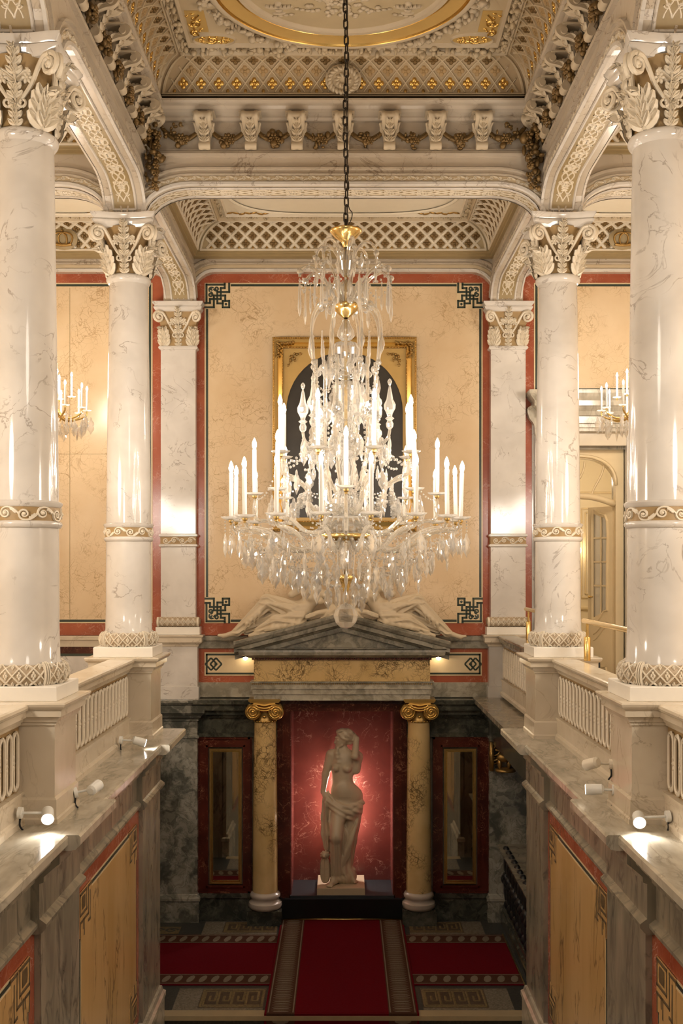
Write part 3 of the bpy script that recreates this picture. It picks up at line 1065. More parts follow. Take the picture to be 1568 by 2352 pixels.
def vault(nm, label, xc, yc, hx, hy, zb, run, rise, du, rows, ground, latt, flow, top_mat, deco):
    root = struct(nm, label, (xc, yc, zb))
    ph = np.linspace(0, PI / 2, 9)
    al = (run + rise) / 2 * PI / 2
    for side in range(4):
        c, s_ = [(1, 0), (0, 1), (-1, 0), (0, -1)][side]
        hw, hd = (hx, hy) if side % 2 == 0 else (hy, hx)
        # local frame: u along the side, inward normal towards the centre; side 0 = far (+y)
        ud = np.array((c, s_, 0.0))
        nd = np.array((s_, -c, 0.0))

        def fmap(u, v, h, ud=ud, nd=nd, hw=hw, hd=hd):
            u, v, h = np.asarray(u, float), np.asarray(v, float), np.asarray(h, float)
            p = v / al * PI / 2
            o = run * (1 - np.cos(p)) + h * np.cos(p)
            z = zb + rise * np.sin(p) - h * np.sin(p)
            return np.array((xc, yc, 0.0)) + np.multiply.outer(u, ud) + np.multiply.outer(o - hd, nd) + np.multiply.outer(z, np.array((0, 0, 1.0)))
        P = np.stack([fmap(np.linspace(-1, 1, 5) * (hw - run * (1 - math.cos(p))), np.full(5, p / (PI / 2) * al), np.zeros(5)) for p in ph])
        MB().grid(P).build('cove', ground, root, True)
        # mitre fillets and lattice
        sts = []
        dv = al / rows
        n = int(2 * hw / du) + 3
        lim = lambda v: hw - run * (1 - math.cos(v / al * PI / 2)) - 0.05
        for k in range(-n, n + 1):
            for sg in (-1, 1):
                vv = np.linspace(0.03, al - 0.02, 11)
                uu = k * du + sg * vv / dv * du * 0.5
                ok = np.array([abs(a) < lim(b) for a, b in zip(uu, vv)])
                if ok.sum() >= 2:
                    sts.append((np.stack([uu[ok], vv[ok]], 1), du * (0.055 if rows == 4 else 0.11), 0.012))
        for v0 in (0.015, al - 0.012):
            uu = np.linspace(-lim(v0) - 0.02, lim(v0) + 0.02, 12)
            sts.append((np.stack([uu, np.full(12, v0)], 1), 0.014, 0.016))
        for sg in (-1, 1):
            vv = np.linspace(0.01, al - 0.01, 10)
            sts.append((np.stack([sg * np.array([lim(b) + 0.012 for b in vv]), vv], 1), 0.014, 0.016))
        o = MB().strokes(sts, fmap).build('lattice', latt, root)
        o['kind'] = 'stuff'
        # four-petal flowers in the diamonds
        for j in range(1, rows):
            big = MB()
            v0 = j * dv
            for k in range(-n, n + 1):
                u0 = (k + (0.5 if j % 2 == 0 else 0.0)) * du
                if abs(u0) > lim(v0) - 0.06:
                    continue
                q = du * 0.155
                big.domes([(u0 + q * a, v0 + q * b, q * 0.95, q * 0.95, 0.010, 0) for a, b in ((1, 0), (-1, 0), (0, 1), (0, -1))], fmap, 6)
                big.domes([(u0, v0, q * 0.6, q * 0.6, 0.016, 0)], fmap, 6)
            o = big.build('quatrefoils', flow if (j == 1 or flow != 'gold') else ('rose_ochre' if j == 2 else 'bronze_leaf'), root, True)
            o['kind'] = 'stuff'
        small = MB()
        for v0, fl_ in ((dv * 0.28, 0), (al - dv * 0.28, rows)):
            for k in range(-n, n + 1):
                u0 = (k + 0.5) * du + (0 if (fl_ % 2 == 0) else du * 0.5)
                if abs(u0) > lim(v0) - 0.05:
                    continue
                small.domes([(u0, v0 + 0.01, du * 0.1, du * 0.13, 0.010, 0)], fmap, 6)
        o = small.build('trefoils', 'gold_dark', root, True)
        o['kind'] = 'stuff'
    if rows != 4:
        P = np.array([[(x, y, z) for x, y in rect_path(xc, yc, hx + o, hy + o)] for o, z in ((0.12, zb - 0.06), (0.03, zb - 0.055), (0.03, zb - 0.03), (0.012, zb - 0.025), (0.012, zb - 0.008), (-0.004, zb))])
        MB().grid(P, False, True).build('cove_cornice', 'olive_tan', root)
    ix, iy = hx - run, hy - run
    zt = zb + rise
    bx(xc - ix - 0.02, xc + ix + 0.02, yc - iy - 0.02, yc + iy + 0.02, zt + 0.03, zt + 0.12).build('ceiling_plate', top_mat, root)
    deco(root, xc, yc, ix, iy, zt)
    # light-tight cap
    bx(xc - hx - 0.1, xc + hx + 0.1, yc - hy - 0.1, yc + hy + 0.1, zt + 0.12, zt + 0.2).build('roof_slab', 'olive_tan', root)
    return root


def frame_ring(xc, yc, hx, hy, z, w, h, mat, root, nm='frame_moulding'):
    m = MB()
    r = []
    for o, dz in ((0, 0), (0.15, -h * 0.7), (0.4, -h), (0.7, -h * 0.5), (1, 0)):
        r.append([(x, y, z + dz) for x, y in rect_path(xc, yc, hx - o * w, hy - o * w)])
    m.grid(np.array(r), False, True)
    return m.build(nm, mat, root)


def ring_disc(xc, yc, a, b, z, prof, mat, root, nm, seg=72):
    """prof: (offset from the ellipse, dz)"""
    t = 2 * PI * np.arange(seg) / seg
    P = np.array([np.stack([xc + (a + o) * np.cos(t), yc + (b + o) * np.sin(t), np.full(seg, z + dz)], 1) for o, dz in prof])
    return MB().grid(P, False, True).build(nm, mat, root, True, angle=50)


def leaf_string(pts, r, root, mat, nm='garland', per=3, seed=2):
    o = garland_blobs(MB(), pts, r, per, 0.5, seed).build(nm, mat, root, True)
    o['kind'] = 'stuff'
    return o


def deco_hall(root, xc, yc, ix, iy, zt):
    z = zt + 0.03
    frame_ring(xc, yc, ix + 0.01, iy + 0.01, z, 0.05, 0.05, 'plaster_hall', root)
    for hx, hy, sd in ((ix - 0.045, iy - 0.045, 4),):
        pts = []
        for (x0, y0), (x1, y1) in zip(rect_path(xc, yc, hx, hy), np.roll(rect_path(xc, yc, hx, hy), -1, 0)):
            n = int(math.hypot(x1 - x0, y1 - y0) / 0.032)
            pts += [(x0 + (x1 - x0) * k / n, y0 + (y1 - y0) * k / n, z - 0.02) for k in range(n)]
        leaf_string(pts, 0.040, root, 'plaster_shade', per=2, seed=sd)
    frame_ring(xc, yc, ix - 0.085, iy - 0.085, z, 0.035, 0.03, 'plaster_hall', root)
    R, Rb = 1.02, 0.945
    ring_disc(xc, yc, R, Rb, z, [(0.075, 0), (0.07, -0.02), (0.04, -0.045), (0.01, -0.05), (0.0, -0.045)], 'plaster_hall', root, 'outer_ring')
    ring_disc(xc, yc, R, Rb, z, [(0.0, -0.045), (-0.006, -0.036), (-0.012, -0.044), (-0.018, -0.03)], 'gold', root, 'gilt_bead')
    ring_disc(xc, yc, R, Rb, z, [(-0.018, -0.03), (-0.07, -0.005), (-0.13, -0.004)], 'gold_paint', root, 'gilt_hollow')
    ring_disc(xc, yc, R, Rb, z, [(-0.13, -0.004), (-0.138, -0.02), (-0.148, -0.004)], 'gold', root, 'gilt_bead')
    ring_disc(xc, yc, R, Rb, z, [(-0.148, -0.004), (-0.16, -0.028), (-0.20, -0.03), (-0.215, -0.008), (-0.23, -0.006)], 'plaster_hall', root, 'inner_ring')
    ring_disc(xc, yc, R - 0.23, Rb - 0.23, z, [(0, -0.006), (-Rb + 0.24, -0.006)], 'ceiling_tan', root, 'centre_field')
    pts = [(xc + 1.145 * math.cos(t), yc + 1.06 * math.sin(t), z - 0.02) for t in np.arange(0, 2 * PI, 0.035)]
    pts = [p for p in pts if abs(p[1] - yc) < iy - 0.1]
    leaf_string(pts, 0.044, root, 'plaster_hall', per=2, seed=6)
    # spandrel panels with gilt scrolls
    for sx in (-1, 1):
        for sy in (-1, 1):
            px, py = xc + sx * (ix - 0.33), yc + sy * (iy - 0.19)
            ring_disc(px, py, 0.17, 0.085, z, [(0.02, 0), (0.01, -0.02), (0, -0.004)], 'plaster_hall', root, 'cartouche_rim', 28)
            ring_disc(px, py, 0.17, 0.085, z, [(0, -0.004), (-0.084, -0.004)], 'gold_paint', root, 'cartouche_field', 28)
            f = plane_map((px, py, z - 0.005), (sx, 0, 0), (0, sy, 0), (0, 0, -1))
            st = [(spiral((0.02, 0), 0.06, 0.012, 1.6, 0.5), 0.007, 0.012), (spiral((-0.08, 0.01), 0.035, 0.01, 1.3, 2), 0.006, 0.012), (bez([(-0.12, -0.03), (0, 0.06), (0.13, 0.02)], 8), 0.006, 0.01)]
            dm = [(0.12 * math.cos(a), 0.05 * math.sin(a), 0.018, 0.009, 0.012, a) for a in np.arange(0, 6.2, 0.5)]
            o = MB().strokes(st, f).domes(dm, f).build('gilt_scroll', 'gold', root, True)
            f = plane_map((xc + sx * (ix - 0.20), yc + sy * (iy - 0.42), z - 0.002), (sx, 0, 0), (0, sy, 0), (0, 0, -1))
            bx(*sorted((xc + sx * (ix - 0.14), xc + sx * (ix - 0.30))), *sorted((yc + sy * (iy - 0.32), yc + sy * (iy - 0.66))), z - 0.004, z + 0.01).build('gilt_panel', 'gold_paint', root)
            st = [(spiral((0, -0.05), 0.06, 0.012, 1.5, 0.5), 0.008, 0.014), (spiral((0.02, 0.1), 0.045, 0.012, 1.3, 2, dr=-1), 0.008, 0.014), (bez([(-0.05, -0.18), (0.07, -0.02), (-0.02, 0.18)], 9), 0.008, 0.012)]
            dm = [(0.05 * math.sin(3 * a), -0.2 + 0.07 * a, 0.02, 0.011, 0.014, a) for a in np.arange(0, 6, 0.5)]
            MB().strokes(st, f).domes(dm, f).build('gilt_scroll', 'gold', root, True)
    # floral sprays and vases inside the circle
    mb = MB()
    rg = np.random.default_rng(5)
    for sy in (-1, 1):
        for k in range(70):
            t = rg.uniform(-0.8, 0.8)
            r = rg.uniform(0.10, 0.46) * (1 - 0.35 * abs(t))
            mb.ball((xc + r * 1.1 * math.sin(t * 1.3), yc + sy * (0.08 + r * math.cos(t)), z - 0.012), (0.026, 0.026, 0.014), 6, 4)
        for sx in (-1, 1):
            for k in range(9):
                mb.ball((xc + sx * (0.24 + 0.045 * k), yc + sy * (0.42 - 0.012 * k * (1 if k < 4 else -1)), z - 0.010), (0.026, 0.016, 0.012), 6, 4)
    o = mb.build('floral_relief', 'plaster_hall', root, True)
    o['kind'] = 'stuff'
    for sx in (-1, 1):
        m = MB()
        f = plane_map((xc + sx * 0.52, yc + 0.36, z - 0.006), (sx, 0, 0), (0, 1, 0), (0, 0, -1))
        m.domes([(0, 0.0, 0.12, 0.03, 0.02, 0), (0, 0.045, 0.035, 0.03, 0.02, 0), (0, 0.09, 0.06, 0.015, 0.02, 0), (0, -0.05, 0.03, 0.03, 0.02, 0)], f, 12)
        m.strokes([(np.array([(0.0, 0.0), (a, -0.035)]), 0.006, 0.026) for a in np.linspace(-0.1, 0.1, 7)], f)
        m.build('vase_relief', 'plaster_hall', root, True)
    ring_disc(xc, yc, 0.10, 0.10, z, [(0, -0.005), (-0.01, -0.03), (-0.05, -0.05), (-0.09, -0.06), (-0.0999, -0.06)], 'plaster_hall', root, 'rosette', 24)


def deco_bay(root, xc, yc, ix, iy, zt):
    z = zt + 0.03
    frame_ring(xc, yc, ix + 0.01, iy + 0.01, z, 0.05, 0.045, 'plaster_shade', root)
    pts = []
    hx, hy = ix - 0.06, iy - 0.06
    for (x0, y0), (x1, y1) in zip(rect_path(xc, yc, hx, hy), np.roll(rect_path(xc, yc, hx, hy), -1, 0)):
        n = int(math.hypot(x1 - x0, y1 - y0) / 0.04)
        pts += [(x0 + (x1 - x0) * k / n, y0 + (y1 - y0) * k / n, z - 0.012) for k in range(n)]
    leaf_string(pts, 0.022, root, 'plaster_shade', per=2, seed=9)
    frame_ring(xc, yc, ix - 0.10, iy - 0.10, z, 0.03, 0.03, 'plaster', root)
    a, b = ix - 0.14, iy - 0.14
    # oval centre field
    t = np.linspace(0, 2 * PI, 65)[:-1]
    e = 0.55
    ring = lambda k, dz: np.stack([xc + (a - k) * np.sign(np.cos(t)) * np.abs(np.cos(t)) ** e, yc + (b - k) * np.sign(np.sin(t)) * np.abs(np.sin(t)) ** (e * 1.3), np.full(64, z + dz)], 1)
    MB().grid(np.array([ring(0, 0), ring(0.01, -0.025), ring(0.03, -0.03), ring(0.045, -0.012)]), False, True).build('oval_moulding', 'ceiling_cream', root, True)
    for sx in (-1, 1):
        for sy in (-1, 1):
            f = plane_map((xc + sx * (a - 0.10), yc + sy * (b - 0.06), z - 0.001), (sx, 0, 0), (0, sy, 0), (0, 0, -1))
            dm = [(-0.34 + 0.07 * k, 0.04 + 0.02 * math.sin(k * 2), 0.05, 0.018, 0.014, 0.5 * (-1) ** k) for k in range(7)]
            MB().domes(dm, f).build('gilt_spray', 'gold_dark', root, True)
    m = MB()
    f = plane_map((xc, yc, z - 0.001), (1, 0, 0), (0, 1, 0), (0, 0, -1))
    dm = [(sx * (0.16 + 0.055 * k), 0.02 * math.sin(2.2 * k), 0.045, 0.022, 0.02, 0.6 * (-1) ** k * sx) for sx in (-1, 1) for k in range(8)]
    dm += [(0.05 * (-1) ** k, sy * (0.1 + 0.05 * k), 0.035, 0.025, 0.02, 0) for sy in (-1, 1) for k in range(4)]
    m.domes(dm, f).build('gilt_spray', 'gold_dark', root, True)
    bx(xc - 0.13, xc + 0.13, yc - 0.09, yc + 0.09, z - 0.03, z).build('rosette', 'plaster', root)


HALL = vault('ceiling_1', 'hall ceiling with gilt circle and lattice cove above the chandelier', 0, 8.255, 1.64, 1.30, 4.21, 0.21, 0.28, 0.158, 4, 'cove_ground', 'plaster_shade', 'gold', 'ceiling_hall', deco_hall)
BAY = vault('ceiling_2', 'cream oval ceiling with latticed cove before the back wall', 0, 11.44, 1.74, 1.38, 3.80, 0.27, 0.28, 0.166, 5, 'cove_ground_pale', 'plaster', 'bronze_leaf', 'ceiling_cream', deco_bay)
for sx, k in ((-1, 3), (1, 5)):
    vault('ceiling_%d' % k, 'side aisle ceiling with latticed cove, ' + ('across from the doorway' if sx < 0 else 'over the doorway'), sx * 3.16, 11.44, 1.10, 1.38, 3.80, 0.27, 0.28, 0.166, 5, 'cove_ground_pale', 'plaster', 'bronze_leaf', 'ceiling_cream', deco_bay)
    vault('ceiling_%d' % (k + 1), 'side aisle ceiling next to the hall, ' + ('across from the doorway' if sx < 0 else 'on the doorway side'), sx * 3.16, 8.255, 1.10, 1.38, 3.80, 0.27, 0.28, 0.166, 5, 'cove_ground_pale', 'plaster', 'bronze_leaf', 'ceiling_cream', deco_bay)
# crown cartouches in the aisle coves, wreath in the hall cove
for sx in (-1, 1):
    r = thing('crown_cartouche', 'gilt crown in an oval on the aisle cove ' + ('over the doorway' if sx > 0 else 'across from the doorway'), 'crown ornament', (sx * 3.32, 12.74, 3.90), 'crown cartouches')
    f = plane_map((sx * 3.32, 12.735, 3.92), (1, 0, 0), (0, -0.35, 0.94), (0, -0.94, -0.35))
    MB().domes([(0, 0, 0.17, 0.13, 0.02, 0)], f, 20).build('oval_ground', 'olive_tan', r, True)
    m = MB()
    m.strokes([(bez([(-0.10, -0.06), (0, -0.08), (0.10, -0.06)], 8), 0.022, 0.05)] + [(bez([(s1 * 0.09, -0.05), (s1 * 0.16, 0.05), (s1 * 0.07, 0.08), (0, 0.07)], 8), 0.012, 0.05) for s1 in (-1, 1)] + [(bez([(s1 * 0.04, -0.05), (s1 * 0.07, 0.03), (s1 * 0.03, 0.06), (0, 0.07)], 8), 0.011, 0.055) for s1 in (-1, 1)], f)
    m.domes([(0, 0.095, 0.018, 0.018, 0.06, 0)] + [(q, -0.055, 0.012, 0.012, 0.06, 0) for q in (-0.07, -0.03, 0.03, 0.07)], f)
    m.build('crown', 'gold_dark', r, True)
w_ = thing('wreath', 'round plaster wreath in the middle of the gilt lattice cove', 'wreath', (0, 9.46, 4.28))
f = plane_map((0.0, 9.475, 4.32), (1, 0, 0), (0, -0.55, 0.83), (0, -0.83, -0.55))
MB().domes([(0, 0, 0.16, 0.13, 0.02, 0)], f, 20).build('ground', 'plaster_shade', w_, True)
MB().domes([(0.12 * math.cos(a), 0.10 * math.sin(a), 0.035, 0.02, 0.05, a + 0.8) for a in np.arange(0, 2 * PI, 0.3)] + [(0.055 * math.cos(a), 0.045 * math.sin(a), 0.03, 0.018, 0.05, a + 0.4) for a in np.arange(0, 2 * PI, 0.6)], f).build('leaves', 'plaster_hall', w_, True)

# ---- hall entablature: rings that step inwards round the rectangle of the hall
HX, HY0, HY1 = 1.80, 6.82, 9.69
tr = struct('trim_1', 'marble entablature of the hall with consoles and bronze swags', (0, 8.25, 3.7))


def inner_ring(prof, nm, mat, parent):
    P = np.array([[(-HX + o, HY0 + o, z), (HX - o, HY0 + o, z), (HX - o, HY1 - o, z), (-HX + o, HY1 - o, z)] for o, z in prof])
    return MB().grid(P, False, True).build(nm, mat, parent)


inner_ring([(-0.05, 3.715), (0.035, 3.715), (0.04, 3.74), (0.03, 3.765), (0.012, 3.775), (0.012, 3.79), (-0.05, 3.79)], 'architrave', 'marble_upper', tr)
inner_ring([(-0.012, 3.775), (-0.012, 4.06), (-0.012, 4.07)], 'frieze', 'marble_upper', tr)
inner_ring([(-0.02, 4.035), (0.02, 4.04), (0.035, 4.06), (0.035, 4.075), (0.09, 4.085), (0.13, 4.10), (0.15, 4.12), (0.19, 4.13), (0.20, 4.15), (0.20, 4.165), (0.14, 4.17)], 'cornice', 'marble_upper', tr)
inner_ring([(0.14, 4.17), (0.09, 4.172), (0.09, 4.215), (0.16, 4.218)], 'shadow_gap', 'dark_brown', tr)  # shade of the recess put in as dark brown colour
# masonry above the beams, keeps the aisles dark from the hall
m = MB()
m.box(-HX - 0.34, -HX - 0.01, 6.3, 10.05, BTOP - 0.02, 4.75)
m.box(HX + 0.01, HX + 0.34, 6.3, 10.05, BTOP - 0.02, 4.75)
m.box(-HX, HX, HY1 + 0.01, 10.05, BTOP - 0.02, 4.75)
m.box(-HX, HX, 6.3, HY0 - 0.01, 3.80, 4.75)
m.build('upper_masonry', 'marble_upper', tr)

# console: open S-band with a roll at each end, wider at the top
def console_mesh():
    m = MB()
    ss = catm([(0.030, 0.028), (0.050, 0.060), (0.036, 0.095), (0.030, 0.13), (0.055, 0.175), (0.11, 0.20), (0.175, 0.215), (0.20, 0.245), (0.175, 0.272), (0.14, 0.262)], 4)
    n = len(ss)
    tg = np.gradient(ss, axis=0)
    tg /= np.linalg.norm(tg, axis=1)[:, None]
    nn = np.stack([tg[:, 1], -tg[:, 0]], 1)
    w = 0.040 + 0.040 * np.clip(ss[:, 1] / 0.27, 0, 1)
    th = 0.021
    cols = []
    for kx, ko in ((-1, -1), (-1, 0.7), (-0.86, 1.0), (-0.6, 1.0), (-0.45, 0.55), (0.45, 0.55), (0.6, 1.0), (0.86, 1.0), (1, 0.7), (1, -1)):
        q = ss + nn * (th * ko)
        cols.append(np.stack([kx * w, -q[:, 0], q[:, 1]], 1))
    m.grid(np.stack(cols, 1), False, True)
    m.lathe([(0.001, -0.048), (0.034, -0.052), (0.040, -0.03), (0.034, 0.0), (0.040, 0.03), (0.034, 0.052), (0.001, 0.048)], (0, -0.046, 0.03), 12, 'x')
    m.lathe([(0.001, -0.085), (0.026, -0.085), (0.03, -0.06), (0.03, 0.06), (0.026, 0.085), (0.001, 0.085)], (0, -0.155, 0.238), 12, 'x')
    return mesh_only(m, 'console_body', 'plaster_hall')


def console_leaf_mesh():
    m = MB()
    m.acanth((0, -0.062, 0.05), (0, -1, 0), (0, 0, 1), 0.21, 0.062, 0.35, 0.50, 4, 0.018)
    for sx in (-1, 1):
        m.leaf((sx * 0.03, -0.045, 0.09), (sx * 0.3, -1, 0), (sx * 0.3, 0, 0.95), 0.16, 0.03, 0.4, 3, 0.014, lean=0.35)
        for k in range(4):      # leafage filling the side between the S and the wall
            m.ball((sx * 0.038, -0.03 - 0.032 * k, 0.235 - 0.004 * k), (0.014, 0.02, 0.022), 6, 4)
            m.ball((sx * 0.034, -0.012, 0.08 + 0.04 * k), (0.012, 0.016, 0.024), 6, 4)
    m.box(-0.10, 0.10, -0.17, 0, 0.278, 0.290)
    return mesh_only(m, 'console_leaf', 'plaster_hall')


CB, CLf = console_mesh(), console_leaf_mesh()


def console(x, y, rz):
    Mx = Matrix.Translation((x, y - 8.25, 3.775 - 3.7)) @ Matrix.Rotation(rz, 4, 'Z')
    b = place('console', CB, tr, Mx)
    o = bpy.data.objects.new('console_leaf', CLf)
    COL.objects.link(o)
    o.parent = b
    o['_o'] = tr['_o']


swag_i = 0


def swag(x0, y0, x1, y1, nx, ny):
    """bronze swag between two consoles with a bunch of flowers in the middle"""
    global swag_i
    swag_i += 1
    m = MB()
    t = np.linspace(0, 1, 13)
    p = np.stack([x0 + (x1 - x0) * t + nx * 0.035, y0 + (y1 - y0) * t + ny * 0.035, 4.02 - 0.165 * np.sin(PI * t) ** 0.7], 1)
    m.tube(p, 0.014 + 0.006 * np.sin(PI * t), 6)
    m.tube(p + (0, 0, 0.02), 0.010, 5)
    garland_blobs(m, p[3:-3], 0.015, 2, 0.7, swag_i)
    c = np.array(((x0 + x1) / 2 + nx * 0.05, (y0 + y1) / 2 + ny * 0.05, 3.862))
    garland_blobs(m, [c, c + (0, 0, -0.02), c + (0.04 * ny, 0.04 * nx, 0.015), c - (0.04 * ny, 0.04 * nx, -0.015), c + (0, 0, -0.045)], 0.036, 4, 0.55, swag_i + 40)
    flower(m, c + np.array((nx, ny, 0)) * 0.03, (nx, ny, -0.3), 0.045)
    flower(m, c + np.array((nx * 0.03 + 0.035 * abs(ny), ny * 0.03 + 0.035 * abs(nx), -0.03)), (nx, ny, -0.3), 0.035)
    m.build('swag', 'bronze_leaf', tr, True)


xs = [-1.245, -0.83, -0.415, 0, 0.415, 0.83, 1.245]
for x in xs:
    console(x, HY1, 0)
xe = [-1.66] + xs + [1.66]
for a, b in zip(xe[:-1], xe[1:]):
    swag(a, HY1, b, HY1, 0, -1)
ys = [9.36 - 0.43 * k for k in range(7)]
for sx in (-1, 1):
    for y in ys:
        console(sx * HX, y, sx * PI / 2 * -1)
    ye = [9.60] + ys
    for a, b in zip(ye[:-1], ye[1:]):
        swag(sx * HX, a, sx * HX, b, -sx, 0)
    console(sx * HX - sx * 0.01, HY1 - 0.01, -sx * PI / 4)
    # fruit drops in the corners
    c = np.array((sx * (HX - 0.06), HY1 - 0.06, 3.80))
    g = thing('fruit_drop', 'bronze fruit garland hanging in the hall corner ' + ('above the doorway-side column' if sx > 0 else 'above the column across from the doorway'), 'garland', (c[0], c[1], 3.42), 'corner fruit garlands')
    m = MB()
    t = np.linspace(0, 1, 11)
    pts = [c + (sx * 0.02 * k - sx * 0.05, 0.02 * k - 0.05, 0.06 - 0.44 * k) for k in t]
    for i, q in enumerate(pts):
        garland_blobs(m, [q], 0.062 - 0.0032 * i if i > 1 else 0.05, 5, 0.75, 77 + i)
    for k, q in enumerate(pts[::2]):
        flower(m, q + np.array((-sx * 0.035, -0.035, 0)), (-sx, -1, 0.1), 0.05 - 0.004 * k)
    m.build('fruit_cluster', 'bronze_leaf', g, True)
    m = MB()
    arm = [c + (-sx * 0.03, -0.03, 0.1), c + (-sx * 0.16, -0.02, 0.10), c + (-sx * 0.28, 0.0, 0.19)]
    garland_blobs(m, catm(arm, 5), 0.026, 2, 0.5, 78)
    arm = [c + (-sx * 0.03, -0.03, 0.1), c + (-sx * 0.02, -0.16, 0.10), c + (0.0, -0.28, 0.19)]
    garland_blobs(m, catm(arm, 5), 0.026, 2, 0.5, 79)
    m.build('garland_arm', 'bronze_leaf', g, True)

# ---- arches
def arch_curve(hs, spr, flat, rx, n=9):
    a = np.linspace(0, PI / 2, n)
    L = np.stack([-hs + rx * (1 - np.cos(a)), spr + (flat - spr) * np.sin(a)], 1)
    L = np.concatenate([L, [[-hs + rx + (hs - rx) * 0.4, flat], [-(hs - rx) * 0.15, flat]]])
    R = L[::-1] * np.array([-1, 1])
    return np.concatenate([L, R])


def arch(label, axis, cx, cy, hs, half, spr=SPR, flat=FLAT, rx=0.42, top=BTOP, panel=True, name='marble_arch', sides=(-1, 1), relief=True):
    """axis 'x' or 'y': direction of the span"""
    c = arch_curve(hs, spr, flat, rx)
    t = thing(name, label, 'arch', (cx, cy, spr), 'marble arches')
    if axis == 'x':
        fn = lambda u, v, d: (cx + u, cy + d, v)
        N = lambda a, z, w: np.stack([cx + a, cy + w, z], -1)
    else:
        fn = lambda u, v, d: (cx + d, cy + u, v)
        N = lambda a, z, w: np.stack([cx + w, cy + a, z], -1)
    poly = [tuple(p) for p in c] + [(hs, top), (-hs, top)]
    m = MB()
    # body: soffit strip, two faces as vertical quads to the top line
    for w in (-half, half):
        P = np.stack([N(c[:, 0], c[:, 1], np.full(len(c), w)), N(c[:, 0], np.full(len(c), top), np.full(len(c), w))], 1)
        m.grid(P)
    P = np.stack([N(c[:, 0], c[:, 1], np.full(len(c), w)) for w in (-half, half)], 1)
    m.grid(P)
    P = np.stack([N(c[:, 0], np.full(len(c), top), np.full(len(c), w)) for w in (-half, half)], 1)
    m.grid(P)
    m.build('arch_body', 'marble_upper', t)
    # archivolt ridges on the faces
    tg = np.gradient(c, axis=0)
    tg /= np.linalg.norm(tg, axis=1)[:, None] + 1e-9
    nn = np.stack([-tg[:, 1], tg[:, 0]], 1)
    def strip(nm, mat, o0, o1, h):
        for w in sides:
            q = [c + nn * o for o in (o0, o0 + (o1 - o0) * 0.2, o0 + (o1 - o0) * 0.8, o1)]
            hh = (0, h, h, 0)
            P = np.stack([N(a[:, 0], np.minimum(a[:, 1], top), np.full(len(c), w * (half + k))) for a, k in zip(q, hh)], 1)
            MB().grid(P).build(nm, mat, t)
    strip('edge_roll', 'marble_white', -0.006, 0.035, 0.022)
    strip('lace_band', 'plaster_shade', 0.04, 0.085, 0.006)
    strip('fillet', 'marble_upper', 0.09, 0.105, 0.018)
    strip('fillet', 'marble_upper', 0.135, 0.16, 0.026)
    s_len = np.concatenate([[0], np.cumsum(np.linalg.norm(np.diff(c, axis=0), axis=1))])
    T = s_len[-1]
    if relief:
        for w in sides:
            def fl_(u, v, h, w=w):
                a = np.interp(u, s_len, c[:, 0])
                z = np.interp(u, s_len, c[:, 1])
                n0 = np.interp(u, s_len, nn[:, 0])
                n1 = np.interp(u, s_len, nn[:, 1])
                return N(a + n0 * v, z + n1 * v, w * (half + 0.006 + h))
            st, dm = rinceau(T - 0.06, 0.042, max(6, int(T / 0.075)), 0.006)
            st = [(p + (0.03, 0.062), a, b) for p, a, b in st]
            dm = [(q[0] + 0.03, q[1] + 0.062) + q[2:] for q in dm]
            o = MB().strokes(st, fl_).domes(dm, fl_, 6).build('lace_relief', 'plaster', t)
            o['kind'] = 'stuff'
    if panel:
        def fs(u, v, h):
            a = np.interp(u, s_len, c[:, 0])
            z = np.interp(u, s_len, c[:, 1])
            n0 = np.interp(u, s_len, nn[:, 0])
            n1 = np.interp(u, s_len, nn[:, 1])
            return N(a - n0 * (h + 0.004), z - n1 * (h + 0.004), np.asarray(v, float))
        pw = half * 0.60
        u = np.linspace(0.05, T - 0.05, 44)
        MB().grid(np.stack([fs(u, np.full(44, w), np.zeros(44)) for w in (-pw, pw)], 1)).build('soffit_panel', 'olive_tan', t, True)
        st = [(np.stack([u, np.full(44, w)], 1), 0.012, 0.012) for w in (-pw, pw)]
        for e in (0.05, T - 0.05):
            st.append((np.array([(e, -pw), (e, pw)]), 0.012, 0.012))
        MB().strokes(st, fs).build('soffit_fillet', 'marble_white', t)
        st, dm = arabesque(T - 0.24, pw * 1.75, max(4, int(T / 0.30)), 0.008)
        st = [(p + (0.12, 0), a, b) for p, a, b in st]
        dm = [(q[0] + 0.12,) + q[1:] for q in dm]
        o = MB().strokes(st, fs).domes(dm, fs).build('soffit_relief', 'plaster', t)
        o['kind'] = 'stuff'
    return t


HW = 0.17
sp1 = (C2 - C1) / 2 - HW
sp2 = (YP - C2 - HW) / 2
for sx, sd in ((-1, 'across from the doorway'), (1, 'on the doorway side')):
    arch('long flat marble arch of the hall, ' + sd, 'y', sx * CX, (C1 + C2) / 2, sp1, HW)
    arch('marble arch running from second column to the back wall, ' + sd, 'y', sx * CX, C2 + HW + sp2, sp2, HW)
    arch('marble arch springing from the near column towards the viewer, ' + sd, 'y', sx * CX, C1 - 1.6, 1.43, HW, sides=(-1, 1))
    ah = (4.32 - CX - HW) / 2
    arch('aisle cross arch beside second column, ' + sd, 'x', sx * (CX + HW + ah), C2, ah, HW)
    arch('aisle cross arch beside near column, ' + sd, 'x', sx * (CX + HW + ah), C1, ah, HW, relief=False)
    arch('aisle wall arch over the red border, ' + sd, 'x', sx * (CX + 0.13 + ah), YW - 0.05, ah + 0.03, 0.07, 3.24, 3.60, 0.30, 3.82, False, 'wall_arch', (-1,), False)
arch('wide cross arch under the hall entablature', 'x', 0, C2, CX - HW, HW)
arch('white wall arch over the red border behind the chandelier', 'x', 0, YW - 0.05, 1.85, 0.07, 3.24, 3.60, 0.30, 3.82, False, 'wall_arch', (-1,), False)

